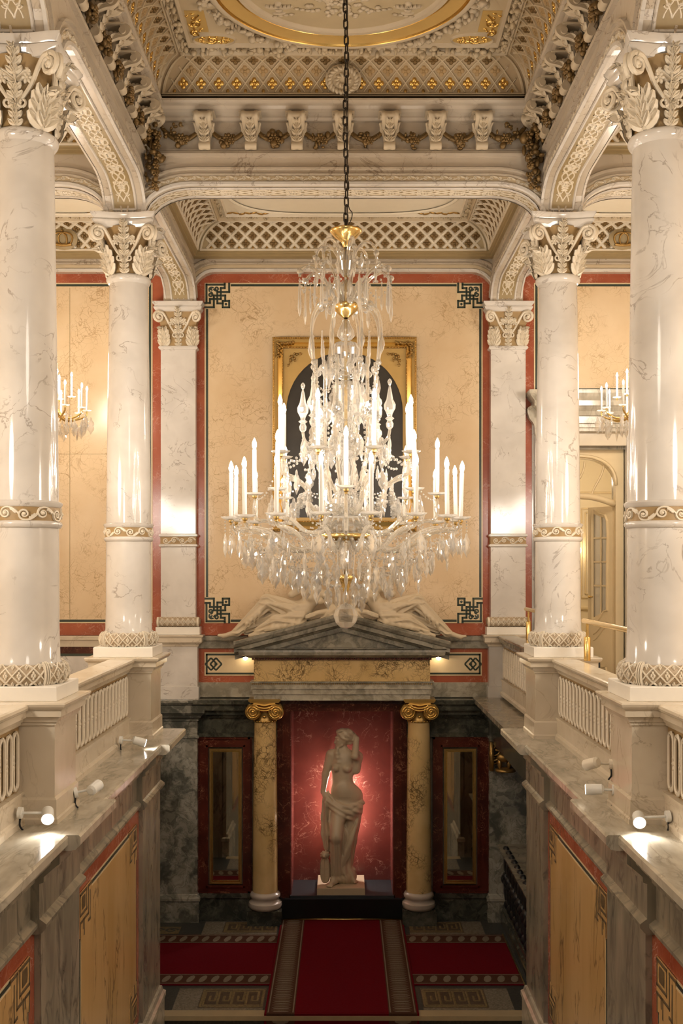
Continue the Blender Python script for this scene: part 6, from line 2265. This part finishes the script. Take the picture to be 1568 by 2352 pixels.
# lower basket of plates, ring under ring
rows = ((0.78, 0.20, 24, 1.15), (0.66, 0.12, 26, 1.2), (0.55, 0.05, 22, 1.2), (0.44, 0.0, 18, 1.15), (0.34, -0.05, 14, 1.15), (0.23, -0.10, 10, 1.1), (0.12, -0.15, 6, 1.0))
for i, (r, z, n, s) in enumerate(rows):
    for k in range(n):
        a = 2 * PI * (k + 0.5 * (i % 2)) / n + rng.uniform(-0.04, 0.04)
        ms, nm = ((PLATE, 'crystal_plate'), (DROP, 'crystal_drop'), (PLATE, 'crystal_plate'))[k % 3]
        pend(ms, nm, r + rng.uniform(-0.02, 0.02), a, z + rng.uniform(-0.03, 0.03), s * rng.uniform(0.9, 1.2))
    if i:
        r0, z0 = rows[i - 1][:2]
        for k in range(16):
            a = 2 * PI * k / 16
            string(pol(r0, a, z0 + 0.02), pol(r, a, z + 0.02), 0.015, 6, 0.009)
    for k in range(12):
        string(pol(r, 2 * PI * k / 12, z + 0.015), pol(r, 2 * PI * (k + 1) / 12, z + 0.015), 0.012, max(3, int(r * 14)), 0.009)

# upper crown: drooping scrolls with long drops, umbrella of fluted rods, cage, spires
SC1 = arm_mesh([(0.03, 2.30), (0.07, 2.42), (0.14, 2.50), (0.21, 2.48), (0.24, 2.40), (0.235, 2.33)], 0.014, 0.010, 'scroll')
SC2 = arm_mesh([(0.05, 1.98), (0.11, 2.12), (0.20, 2.25), (0.30, 2.30), (0.355, 2.27), (0.365, 2.22)], 0.015, 0.010, 'scroll')
UMB = arm_mesh([(0.06, 2.00), (0.12, 2.035), (0.20, 2.02), (0.26, 1.95), (0.285, 1.84), (0.28, 1.70), (0.265, 1.58)], 0.015, 0.012, 'fluted_rod')
ROD = arm_mesh([(0.235, 1.60), (0.235, 1.3), (0.235, 1.0), (0.20, 0.75), (0.12, 0.60)], 0.014, 0.014, 'cage_rod')
SPR_ = mesh_only(MB().lathe([(0.002, 0.36), (0.012, 0.35), (0.018, 0.335), (0.012, 0.315), (0.006, 0.305), (0.014, 0.27), (0.026, 0.20), (0.034, 0.185), (0.046, 0.16), (0.044, 0.13), (0.022, 0.09), (0.018, 0.07), (0.036, 0.055), (0.018, 0.04), (0.03, 0.015), (0.026, -0.01), (0.01, -0.03)], (0, 0, 0), 10), 'crystal_spire', 'crystal', False, None)
SARM = arm_mesh([(0.14, 0.92), (0.20, 0.90), (0.27, 0.94), (0.33, 1.00), (0.345, 1.06)], 0.014, 0.011, 'spire_arm')
STAR = mesh_only(flower(MB(), (0, 0, 0), (1, 0, 0), 0.05, 7, 0.5), 'crystal_flower', 'crystal', False, None)
for k in range(6):
    a = -PI / 2 + (k + 0.25) * PI / 3
    put(ch, SC1, 'scroll', 0, a, L(0))
    pend(DROP, 'crystal_drop', 0.235, a, 2.33, 1.2)
    pend(STUD, 'crystal_bead', 0.24, a, 2.41, 2.2)
    pend(DROP, 'crystal_drop', 0.12, a + 0.3, 2.44, 1.1)
    put(ch, SARM, 'spire_arm', 0, a, L(0))
    put(ch, SPR_, 'crystal_spire', 0.345, a, L(1.09))
    put(ch, STAR, 'crystal_flower', 0.27, a, L(0.96))
    pend(DROP, 'crystal_drop', 0.345, a, 1.02, 1.1)
    pend(PLATE, 'crystal_plate', 0.25, a + 0.4, 1.36, 1.25)
    put(ch, ROD, 'cage_rod', 0, a + 0.5, L(0))
    put(ch, STAR, 'crystal_flower', 0.245, a + 0.5, L(1.18))
    pend(PLATE, 'crystal_plate', 0.26, a + 0.5, 1.12, 1.2)
    pend(PLATE, 'crystal_plate', 0.28, a + 0.2, 0.78, 1.2)
    string(pol(0.235, a + 0.5, 1.42), pol(0.235, a + 0.5 + PI / 3, 1.42), 0.07, 10, 0.011)
for k in range(8):
    a = -PI / 2 + (k + 0.35) * PI / 4
    put(ch, SC2, 'scroll', 0, a, L(0))
    pend(SPEAR, 'crystal_spear', 0.365, a, 2.21, 1.15)
    pend(STUD, 'crystal_bead', 0.365, a, 2.26, 2.4)
    pend(SPEAR, 'crystal_spear', 0.28, a + 0.3, 2.20, 0.9)
    put(ch, UMB, 'fluted_rod', 0, a + 0.15, L(0))
    pend(STUD, 'crystal_bead', 0.265, a + 0.15, 1.57, 2.4)
    pend(DROP, 'crystal_drop', 0.29, a + 0.15, 1.80, 1.3)
    pend(SPEAR, 'crystal_spear', 0.25, a + 0.5, 1.80, 0.9)
    pend(DROP, 'crystal_drop', 0.26, a, 1.50, 1.3)
    string(pol(0.36, a, 2.24), pol(0.36, a + PI / 4, 2.24), 0.10, 9, 0.010)
    string(pol(0.27, a + 0.15, 1.58), pol(0.235, a + 0.15, 1.42), 0.0, 7, 0.011)
    string(pol(0.24, a, 2.42), pol(0.36, a, 2.25), 0.03, 8, 0.010)
for k in range(12):
    a = 2 * PI * (k + 0.3) / 12
    put(ch, STAR, 'crystal_flower', 0.36, a, L(0.45 + 0.08 * (k % 2)), 1.3)
    pend(PLATE, 'crystal_plate', 0.47, a, 0.74, 1.25)
    pend(PLATE, 'crystal_plate', 0.33, a + 0.2, 0.98, 1.2)
    pend(DROP, 'crystal_drop', 0.60, a + 0.1, 0.50, 1.3)
    pend(DROP, 'crystal_drop', 0.17, a, 1.62, 1.3)
    pend(DROP, 'crystal_drop', 0.16, a, 2.22, 1.3)
    pend(PLATE, 'crystal_plate', 0.20, a + 0.1, 1.28, 1.1)
    pend(STUD, 'crystal_bead', 0.23, a, 1.52, 2.6)
    pend(STUD, 'crystal_bead', 0.20, a, 2.02, 2.4)
    string(pol(0.30, a, 0.95), pol(0.52, a, 0.80), 0.05, 9, 0.012)
    string(pol(0.20, a, 1.30), pol(0.23, a, 0.95), 0.0, 10, 0.012)
o = beads.build('bead_strings', 'crystal', ch)
o['kind'] = 'stuff'


def aisle_chandelier(label, cx, cy):
    t = thing('small_chandelier', label, 'chandelier', (cx, cy, 1.38), 'small aisle chandeliers')
    g0 = ch['_o']
    zz = lambda z: z - 1.38
    MB().tube(np.array([(cx, cy, 1.55), (cx, cy, 4.1)]), 0.012, 8).build('stem', 'brass', t, True)
    am = arm_mesh([(0.03, zz(1.75)), (0.12, zz(1.62)), (0.24, zz(1.60)), (0.34, zz(1.64)), (0.36, zz(1.67))], 0.012, 0.009, 'arm', 'brass')
    for k in range(10):
        a = (k + 0.5) * 2 * PI / 10
        put(t, am, 'arm', 0, a, 0)
        candle_at(t, 0.36, a, zz(1.69), 0.62, 1.0)
        for j, (da, r) in enumerate(((0, 0.40), (0.2, 0.35), (-0.15, 0.30))):
            put(t, PLATE if j != 1 else DROP, 'crystal_plate' if j != 1 else 'crystal_drop', r, a + da, zz(1.64 - 0.03 * j), 1.25, 0.7 * k)
    for k in range(5):
        candle_at(t, 0.2, k * 2 * PI / 5 + 0.2, zz(1.83), 0.62, 0.9)
        put(t, PLATE, 'crystal_plate', 0.15, k * 1.26, zz(1.58), 1.1, k)
    lamp('aisle_candle_light', (cx, cy, 2.15), 45, WARM, 0.2)
    for r, z in ((0.06, 1.62), (0.045, 1.75), (0.05, 1.95)):
        MB().ball((cx, cy, z), (r, r, r * 1.2), 12, 8).build('glass_ball', 'crystal', t)


aisle_chandelier('small candle chandelier glimpsed behind the near column, across from the doorway', -3.10, 11.44)
aisle_chandelier('small candle chandelier in front of the doorway cornice', 3.12, 11.44)
# ------------------------------------------------------------------ sculpture: smooth distance fields to one continuous mesh
def surfnet(D, org, h):
    nx, ny, nz = D.shape
    s = D < 0
    c = [(i, j, k) for i in (0, 1) for j in (0, 1) for k in (0, 1)]
    cnt = sum(s[i:nx - 1 + i, j:ny - 1 + j, k:nz - 1 + k].astype(np.int8) for i, j, k in c)
    idx = np.argwhere((cnt > 0) & (cnt < 8))
    V = [D[idx[:, 0] + i, idx[:, 1] + j, idx[:, 2] + k] for i, j, k in c]
    acc = np.zeros((len(idx), 3))
    num = np.zeros(len(idx))
    for a in range(8):
        for b in range(a + 1, 8):
            if sum(abs(x - y) for x, y in zip(c[a], c[b])) != 1:
                continue
            cr = (V[a] < 0) != (V[b] < 0)
            t = V[a][cr] / (V[a][cr] - V[b][cr])
            acc[cr] += np.array(c[a]) + t[:, None] * (np.array(c[b]) - np.array(c[a]))
            num[cr] += 1
    P = (idx + acc / num[:, None]) * h + org
    gid = -np.ones((nx, ny, nz), np.int64)
    gid[idx[:, 0], idx[:, 1], idx[:, 2]] = np.arange(len(idx))
    F = []
    for ax in range(3):
        o1, o2 = (ax + 1) % 3, (ax + 2) % 3
        sl0, sl1 = [slice(None)] * 3, [slice(None)] * 3
        sl0[ax], sl1[ax] = slice(0, -1), slice(1, None)
        e = np.argwhere(s[tuple(sl0)] != s[tuple(sl1)])
        e = e[(e[:, o1] > 0) & (e[:, o2] > 0)]
        d1, d2 = np.zeros(3, int), np.zeros(3, int)
        d1[o1], d2[o2] = 1, 1
        q = [gid[tuple((e - a).T)] for a in (d1 + d2, d2, 0 * d1, d1)]
        q = np.stack(q, 1)
        fl = s[tuple(e.T)]
        q[~fl] = q[~fl][:, ::-1]
        F.append(q[(q >= 0).all(1)])
    return P, np.concatenate(F)


class SDF:
    def __init__(s, lo, hi, h):
        s.lo, s.h = np.array(lo, float), h
        n = np.ceil((np.array(hi) - s.lo) / h).astype(int) + 1
        s.D = np.full(n, 0.5, np.float32)
        s.ax = [s.lo[i] + h * np.arange(n[i]) for i in range(3)]

    def _win(s, lo, hi, k):
        sl = []
        for i in range(3):
            a = int(np.searchsorted(s.ax[i], lo[i] - k - 0.03))
            b = int(np.searchsorted(s.ax[i], hi[i] + k + 0.03))
            sl.append(slice(a, max(a + 1, b)))
        g = np.meshgrid(*[s.ax[i][sl[i]] for i in range(3)], indexing='ij', sparse=True)
        return tuple(sl), g

    def join(s, sl, d, k):
        a = s.D[sl]
        if a.size == 0:
            return
        hh = np.clip(0.5 + 0.5 * (a - d) / k, 0, 1)
        s.D[sl] = a * (1 - hh) + d * hh - k * hh * (1 - hh)

    def cap(s, a, b, ra, rb=None, k=0.03, fold=None, sq=None):
        rb = ra if rb is None else rb
        a, b = np.array(a, float), np.array(b, float)
        R = max(ra, rb)
        sl, (x, y, z) = s._win(np.minimum(a, b) - R, np.maximum(a, b) + R, k)
        ba = b - a
        q = sq if sq else 1.0       # squash in depth
        px, py, pz = x - a[0], y - a[1], z - a[2]
        t = np.clip((px * ba[0] + py * ba[1] + pz * ba[2]) / (ba @ ba), 0, 1)
        dx, dy, dz = px - t * ba[0], py - t * ba[1], pz - t * ba[2]
        d = np.sqrt(dx * dx + (dy / q) ** 2 + dz * dz) - (ra + (rb - ra) * t)
        if fold:
            d = d - fold(x, y, z, t, dx, dy, dz)
        s.join(sl, d.astype(np.float32), k)

    def ell(s, c, r, k=0.03, rot=None, fold=None):
        c, r = np.array(c, float), np.array(r, float)
        R = r.max()
        sl, (x, y, z) = s._win(c - R, c + R, k)
        px, py, pz = x - c[0], y - c[1], z - c[2]
        if rot is not None:
            cs, sn = math.cos(rot), math.sin(rot)
            px, pz = px * cs + pz * sn, -px * sn + pz * cs
        q = np.sqrt((px / r[0]) ** 2 + (py / r[1]) ** 2 + (pz / r[2]) ** 2)
        d = (q - 1) * r.min() * (0.5 + 0.5 * q)
        d = (q - 1) * min(r.min() * 1.25, R)
        if fold:
            d = d - fold(x, y, z, None, px, py, pz)
        s.join(sl, d.astype(np.float32), k)

    def path(s, pts, r, k=0.02, fold=None):
        n = len(pts)
        r = np.broadcast_to(np.asarray(r, float), (n,))
        for i in range(n - 1):
            s.cap(pts[i], pts[i + 1], r[i], r[i + 1], k, fold)

    def mesh(s, off=(0, 0, 0), smooth=1):
        D = s.D
        for _ in range(smooth):
            E = D.copy()
            for ax in range(3):
                E = (np.roll(E, 1, ax) + 2 * E + np.roll(E, -1, ax)) / 4
            D = E
        P, Fq = surfnet(D, s.lo, s.h)
        m = MB()
        m.v, m.n = [P + np.array(off)], len(P)
        m.f = [tuple(q) for q in Fq.tolist()]
        return m


# ---- the statue in the niche (viewer's x, depth y with the front at -y, height z above its plinth)
def statue():
    q = lambda cx, cy, y=0.0: ((cx - 690) / 868.0, y, (2003 - cy) / 868.0)
    S = SDF((-0.36, -0.34, -0.03), (0.34, 0.27, 1.96), 0.006)

    def folds(n, amp, ph=0.0, tw=0.0):
        def f(x, y, z, t, dx, dy, dz):
            a = np.arctan2(dx + 0 * dy, -dy + 0 * dx)
            return amp * (np.sin(n * a + ph + tw * z) + 0.5 * np.sin(2.3 * n * a - ph + tw * 1.7 * z))
        return f

    def rolls(fr, amp, sl=0.0):
        return lambda x, y, z, t, dx, dy, dz: amp * np.sin(fr * (z + sl * x) + 4 * x)
    # head, turned to the viewer's left
    S.ell(q(712, 440, 0.0), (0.092, 0.088, 0.098), 0.02)
    S.ell(q(672, 487, -0.008), (0.058, 0.058, 0.082), 0.03, rot=-0.15)
    S.cap(q(628, 455, -0.008), q(613, 503, -0.008), 0.007, 0.013, 0.012)
    S.ell(q(640, 550, -0.006), (0.026, 0.028, 0.022), 0.015)
    S.cap(q(645, 552, -0.03), q(690, 525, -0.055), 0.014, 0.014, 0.015)
    S.ell(q(648, 470, -0.058), (0.018, 0.008, 0.008), 0.006)
    S.ell(q(626, 527, -0.006), (0.012, 0.02, 0.009), 0.008)
    S.ell(q(640, 445, -0.008), (0.03, 0.045, 0.012), 0.015)
    hair = lambda x, y, z, t, dx, dy, dz: 0.007 * np.sin(70 * (dz + 0.6 * dx) + 12 * dy) + 0.003 * np.sin(120 * dz)
    S.ell(q(728, 425, 0.0), (0.108, 0.10, 0.092), 0.008, rot=-0.25, fold=hair)
    S.ell(q(775, 482, 0.02), (0.062, 0.065, 0.052), 0.02, fold=hair)
    S.ell(q(665, 385, -0.01), (0.055, 0.07, 0.03), 0.015, rot=0.25, fold=hair)
    S.path([q(640, 570, -0.05), q(632, 615, -0.075), q(645, 655, -0.085), q(650, 700, -0.09)], [0.016, 0.015, 0.013, 0.007], 0.008, lambda x, y, z, t, dx, dy, dz: 0.004 * np.sin(110 * z))
    # neck and torso
    S.cap(q(705, 540, 0.012), q(718, 635, 0.01), 0.045, 0.056, 0.02)
    S.cap(q(590, 628, 0.0), q(830, 640, 0.0), 0.062, 0.062, 0.05)
    S.ell(q(700, 730, -0.005), (0.150, 0.098, 0.155), 0.05)
    S.ell(q(695, 880, -0.01), (0.128, 0.088, 0.15), 0.06)
    S.ell(q(705, 1010, -0.012), (0.150, 0.105, 0.13), 0.05)
    S.ell(q(690, 985, -0.105), (0.05, 0.012, 0.05), 0.03)
    S.ell(q(745, 1080, 0.01), (0.195, 0.115, 0.15), 0.05)
    S.ell(q(622, 765, -0.082), (0.050, 0.052, 0.048), 0.022)
    S.ell(q(745, 772, -0.082), (0.055, 0.055, 0.050), 0.022)
    # hanging arm
    S.cap(q(562, 632, 0.0), q(512, 850, 0.0), 0.054, 0.046, 0.03)
    S.cap(q(512, 850, 0.0), q(486, 1030, -0.02), 0.045, 0.030, 0.02)
    S.cap(q(486, 1030, -0.02), q(520, 1110, -0.06), 0.028, 0.030, 0.02)
    for k, (ex, ey) in enumerate(((545, 1165), (560, 1170), (530, 1175), (512, 1172))):
        S.path([q(512 + 8 * k, 1095, -0.07), q(ex - 6, ey - 35, -0.095), q(ex, ey, -0.09)], [0.011, 0.0095, 0.008], 0.004)
    S.path([q(500, 1060, -0.045), q(520, 1090, -0.09), q(545, 1105, -0.10)], [0.011, 0.010, 0.008], 0.006)
    # raised arm, hand behind the head
    S.cap(q(848, 650, 0.0), q(828, 628, -0.15), 0.058, 0.046, 0.03)
    S.cap(q(828, 622, -0.15), q(845, 460, -0.03), 0.046, 0.034, 0.02)
    S.cap(q(845, 460, -0.03), q(815, 425, 0.05), 0.032, 0.03, 0.02)
    S.cap(q(870, 660, 0.0), q(845, 800, 0.0), 0.05, 0.05, 0.05)
    # drapery: hip rolls
    fr = rolls(90, 0.006, 0.5)
    S.path([q(505, 1050, -0.02), q(550, 1120, -0.075), q(620, 1195, -0.11), q(720, 1240, -0.12), q(830, 1225, -0.09), q(895, 1150, -0.02), q(880, 1080, 0.05)], [0.028, 0.036, 0.042, 0.046, 0.046, 0.04, 0.03], 0.012, fr)
    S.path([q(540, 1030, -0.03), q(600, 1130, -0.10), q(690, 1180, -0.125), q(790, 1185, -0.11), q(870, 1150, -0.06)], [0.018, 0.026, 0.028, 0.028, 0.024], 0.008, fr)
    S.path([q(560, 1150, -0.08), q(650, 1260, -0.12), q(760, 1290, -0.11), q(870, 1230, -0.04)], [0.03, 0.036, 0.036, 0.03], 0.015, fr)
    S.ell(q(705, 1180, 0.0), (0.215, 0.12, 0.10), 0.04)
    # legs under cloth: the standing leg, the bent knee pushing forward, the skirt between
    S.cap(q(800, 1230, 0.01), q(748, 1560, 0.02), 0.125, 0.105, 0.05, folds(5, 0.008, 1.0, 9), sq=0.9)
    S.cap(q(748, 1560, 0.02), q(705, 1890, 0.03), 0.105, 0.100, 0.05, folds(7, 0.012, 0.0, 9))
    S.cap(q(650, 1230, -0.04), q(628, 1470, -0.20), 0.100, 0.074, 0.04)
    S.ell(q(625, 1490, -0.205), (0.066, 0.062, 0.07), 0.03)
    S.cap(q(625, 1500, -0.19), q(618, 1870, -0.12), 0.066, 0.056, 0.03, folds(5, 0.006, 0.2, 6))
    S.cap(q(680, 1480, -0.06), q(665, 1900, -0.02), 0.095, 0.105, 0.05, folds(8, 0.010, 0.7, 8))
    # pull folds: from the hip over the front, falling past the knee towards the feet
    for k in range(7):
        t0 = k / 6.0
        S.path([q(885 - 20 * t0, 1230 + 60 * t0, 0.0 - 0.03 * t0), q(850 - 60 * t0, 1360 + 120 * t0, -0.085 - 0.015 * t0), q(800 - 95 * t0, 1520 + 190 * t0, -0.120 - 0.01 * t0), q(765 - 115 * t0, 1720 + 150 * t0, -0.115 - 0.03 * t0)], [0.008, 0.017, 0.019, 0.008], 0.014)
    for k in range(5):      # tight folds running down from the knee
        S.path([q(600 + 26 * k, 1540 + 12 * k, -0.215 + 0.012 * k), q(598 + 28 * k, 1700, -0.185 + 0.014 * k), q(590 + 34 * k, 1880, -0.165 + 0.012 * k)], [0.006, 0.012, 0.010], 0.012)
    for k in range(5):      # folds fanning over the thigh from the gathered cloth
        S.path([q(560 + 30 * k, 1225 + 14 * k, -0.10 - 0.012 * k), q(552 + 24 * k, 1330 + 16 * k, -0.135 - 0.016 * k), q(572 + 14 * k, 1440 + 10 * k, -0.185)], [0.009, 0.011, 0.004], 0.014)
    # cloth hanging at the viewer's left
    S.path([q(522, 1130, -0.04), q(512, 1300, -0.03), q(516, 1480, -0.04), q(530, 1610, -0.05)], [0.05, 0.052, 0.055, 0.042], 0.03, folds(6, 0.009, 0.2, 2))
    S.cap(q(545, 1500, -0.04), q(540, 1640, -0.06), 0.055, 0.035, 0.02, folds(7, 0.010, 0.8, 3))
    # hem trailing to the viewer's right
    S.path([q(600, 1900, -0.10), q(650, 1950, -0.12), q(720, 1955, -0.08), q(780, 1905, -0.04), q(815, 1880, 0.0)], [0.03, 0.032, 0.034, 0.034, 0.024], 0.03, rolls(80, 0.004, 1.0))
    S.cap(q(690, 1880, 0.0), q(730, 1950, 0.0), 0.12, 0.13, 0.04, folds(8, 0.010, 0.4, 0))
    # feet with toes
    S.cap(q(606, 1900, -0.12), q(600, 1965, -0.14), 0.045, 0.042, 0.03)
    S.cap(q(602, 1962, -0.14), q(570, 1985, -0.225), 0.040, 0.030, 0.03)
    for k in range(5):
        S.cap(q(585 - 9 * k, 1985, -0.235), q(578 - 11 * k, 1992, -0.268 + 0.007 * k), 0.013 - 0.001 * k, 0.011, 0.006)
    S.cap(q(770, 1930, -0.03), q(822, 1975, -0.09), 0.036, 0.024, 0.03)
    for k in range(4):
        S.cap(q(815 + 7 * k, 1975, -0.10 + 0.012 * k), q(828 + 8 * k, 1986, -0.125 + 0.014 * k), 0.012, 0.010, 0.005)
    return S.mesh(smooth=0)


SX, SY, SZ = AX - 0.005, 13.36, -3.888
stt = thing('marble_statue', 'draped marble statue of a woman with raised arm in the red niche', 'statue', (SX, SY, -3.972))
MB().rects(SX - 0.30, SX + 0.285, 13.07, 13.64, [(0, -3.972), (0, -3.892), (-0.004, -3.888)]).build('plinth', 'statue_stone', stt)
m = statue()
m.v = [v + np.array((SX + 0.005, SY, SZ)) for v in m.v]
m.build('figure', 'statue_stone', stt, True)
# shield leaning at her feet, with a lion mask
f = plane_map((SX - 0.205, SY - 0.14, SZ + 0.18), (0.94, -0.30, 0.05), (-0.02, 0.14, 0.99), (-0.30, -0.94, 0.12))
m = MB()
pr = [(0.062 * math.copysign(abs(math.cos(a)) ** 0.7, math.cos(a)), 0.155 * math.copysign(abs(math.sin(a)) ** 0.8, math.sin(a))) for a in np.arange(24) * 2 * PI / 24]
P = np.array([f(np.array([p[0] * k for p in pr]), np.array([p[1] * k for p in pr]), np.full(24, h)) for k, h in ((0.9, -0.05), (1, -0.02), (1, 0.012), (0.93, 0.018), (0.90, 0.010), (0.5, 0.012), (0.02, 0.014))])
m.grid(P, False, True)
m.strokes([(np.array([(-0.05, 0.02), (0.05, 0.02)]), 0.004, 0.018), (np.array([(0, -0.14), (0, 0.12)]), 0.004, 0.018), (np.array([(-0.04, -0.07), (0.04, -0.07)]), 0.003, 0.018)], f)
m.build('shield', 'statue_stone', stt, True, angle=40)
m = MB()
c = np.array((SX - 0.205, SY - 0.12, SZ + 0.36))
m.ball(c, (0.05, 0.05, 0.045), 12, 8)
m.ball(c + (-0.005, -0.045, -0.01), (0.022, 0.02, 0.018), 10, 6)
for k in range(9):
    a = k * 2 * PI / 9
    m.ball(c + (0.045 * math.cos(a), 0.005, 0.04 * math.sin(a)), 0.018, 7, 5)
m.build('lion_mask', 'statue_stone', stt, True)
# light tube standing behind the statue
led = thing('light_tube', 'white light tube standing behind the statue', 'lamp', (SX - 0.05, 13.62, -3.97))
MB().tube(np.array([(SX - 0.07, 13.655, -3.2), (SX - 0.07, 13.655, -2.45)]), 0.012, 8).build('tube', 'led_glow', led, True)
bx(SX - 0.10, SX - 0.04, 13.635, 13.675, -3.97, -3.2).build('stand', 'lamp_white', led)
lamp('niche_back_light', (SX + 0.02, 13.60, -2.74), 13, (1.0, 0.88, 0.81), 0.03)
lamp('niche_back_light', (SX + 0.0, 13.60, -3.22), 13, (1.0, 0.88, 0.81), 0.03)


# ---- reclining figures on the pediment
def recliner(sx, var):
    """mirrored by sx; x measured outward from the apex, z along the pediment slope"""
    S = SDF((-0.05, -0.20, -0.30), (1.62, 0.26, 0.72), 0.007)
    d0 = 12.85

    def q(px, py, y=0.0):
        # given in photo pixels of the left figure
        return ((788 - px) / 191.8, y, (1440 - py) / 191.8)

    def fo(n, amp, ph=0.0, tw=0.0):
        def f(x, y, z, t, dx, dy, dz):
            a = np.arctan2(dz + 0 * dy, dy + 0 * dz)
            return amp * (np.sin(n * a + ph + tw * t) + 0.45 * np.sin(1.9 * n * a - ph + 1.6 * tw * t))
        return f

    def wav(fr, amp, kx=0.6):
        return lambda x, y, z, t, dx, dy, dz: amp * np.sin(fr * (z + kx * x) + 9 * y)
    # bare feet
    S.cap(q(546, 1452, -0.05), q(516, 1461, -0.06), 0.036, 0.026, 0.02)
    S.cap(q(520, 1460, -0.06), q(506, 1459, -0.06), 0.024, 0.018, 0.015)
    S.cap(q(600, 1452, -0.10), q(578, 1459, -0.11), 0.032, 0.022, 0.02)
    # raised near leg: shin and thigh in clinging cloth
    S.cap(q(616, 1384, -0.03), q(548, 1450, -0.045), 0.080, 0.046, 0.03, fo(6, 0.011, 0.4, 5))
    S.cap(q(682, 1404, -0.03), q(616, 1382, -0.03), 0.120, 0.078, 0.04, fo(6, 0.012, 0.0, 6))
    # lower leg lying on the cornice
    S.cap(q(686, 1420, -0.06), q(640, 1428, -0.09), 0.105, 0.08, 0.04, fo(7, 0.013, 0.7, 5))
    S.cap(q(640, 1428, -0.09), q(596, 1450, -0.09), 0.078, 0.042, 0.03, fo(7, 0.012, 0.2, 5))
    # cloth between the shins and over the edge
    S.cap(q(640, 1420, 0.04), q(570, 1448, 0.03), 0.10, 0.05, 0.05, fo(8, 0.014, 0.0, 4))
    for k in range(5):
        c0 = 700 - 15 * k
        S.path([q(c0, 1412 + 2 * k, -0.13), q(c0 - 12, 1432 + 2.5 * k, -0.155), q(c0 - 26, 1438 + 2.5 * k, -0.14)], [0.016, 0.022, 0.012], 0.03)
    for k in range(4):
        S.path([q(690 - 10 * k, 1390 - 2 * k, -0.12), q(668 - 10 * k, 1398 - 3 * k, -0.135), q(640 - 8 * k, 1392 - 3 * k, -0.11)], [0.007, 0.011, 0.006], 0.03)
        S.path([q(612 - 10 * k, 1392 + 8 * k, -0.10), q(600 - 10 * k, 1408 + 8 * k, -0.11), q(596 - 10 * k, 1426 + 7 * k, -0.10)], [0.006, 0.010, 0.005], 0.03)
    # torso bent up towards the apex
    S.ell(q(696, 1402, -0.01), (0.115, 0.115, 0.105), 0.05)
    S.cap(q(702, 1396, -0.01), q(722, 1372, -0.01), 0.092, 0.100, 0.05)
    S.ell(q(716, 1372, -0.10), (0.045, 0.040, 0.045), 0.03)
    S.ell(q(738, 1380, -0.10), (0.045, 0.040, 0.045), 0.03)
    S.cap(q(706, 1352, 0.0), q(750, 1366, 0.0), 0.055, 0.055, 0.04)
    S.cap(q(730, 1354, 0.0), q(733, 1338, -0.01), 0.042, 0.042, 0.03)
    S.ell(q(733, 1322, -0.025), (0.068, 0.075, 0.088), 0.015)
    S.ell(q(737, 1317, 0.008), (0.084, 0.085, 0.085), 0.006, fold=wav(80, 0.006))
    S.cap(q(725, 1321, -0.097), q(724, 1328, -0.105), 0.008, 0.012, 0.01)
    # raised arm to the hair, resting arm along the cornice
    S.cap(q(700, 1352, 0.0), q(672, 1366, -0.03), 0.044, 0.037, 0.02)
    S.cap(q(672, 1366, -0.03), q(698, 1334, -0.05), 0.036, 0.026, 0.02)
    S.cap(q(752, 1368, -0.02), q(768, 1402, -0.07), 0.048, 0.044, 0.02, wav(70, 0.005))
    S.cap(q(768, 1402, -0.07), q(730, 1407, -0.14), 0.042, 0.028, 0.02)
    for k in range(4):
        S.path([q(732, 1404 + 2 * k, -0.15), q(718, 1408 + 2.5 * k, -0.16), q(706, 1413 + 2 * k, -0.155)], [0.011, 0.010, 0.008], 0.004)
    S.path([q(776, 1398, -0.07), q(760, 1412, -0.12), q(742, 1422, -0.12)], [0.042, 0.036, 0.02], 0.02, wav(80, 0.007))
    m = S.mesh(smooth=0)
    P = m.v[0]
    P = np.stack([AX + sx * P[:, 0], d0 + P[:, 1] + 0.03, Z(1440, 12.85) + P[:, 2]], 1)
    if var:
        P[:, 2] += 0.012 * np.sin(P[:, 0] * 3)
    m.v = [P]
    return m


for sx in (-1, 1):
    t = thing('reclining_figure', 'reclining draped stone woman on the pediment, feet ' + ('towards the doorway' if sx > 0 else 'away from the doorway'), 'sculpture', (AX + sx * 0.7, 12.88, -1.0), 'pediment figures')
    recliner(sx, sx > 0).build('figure', 'figure_stone', t, True)
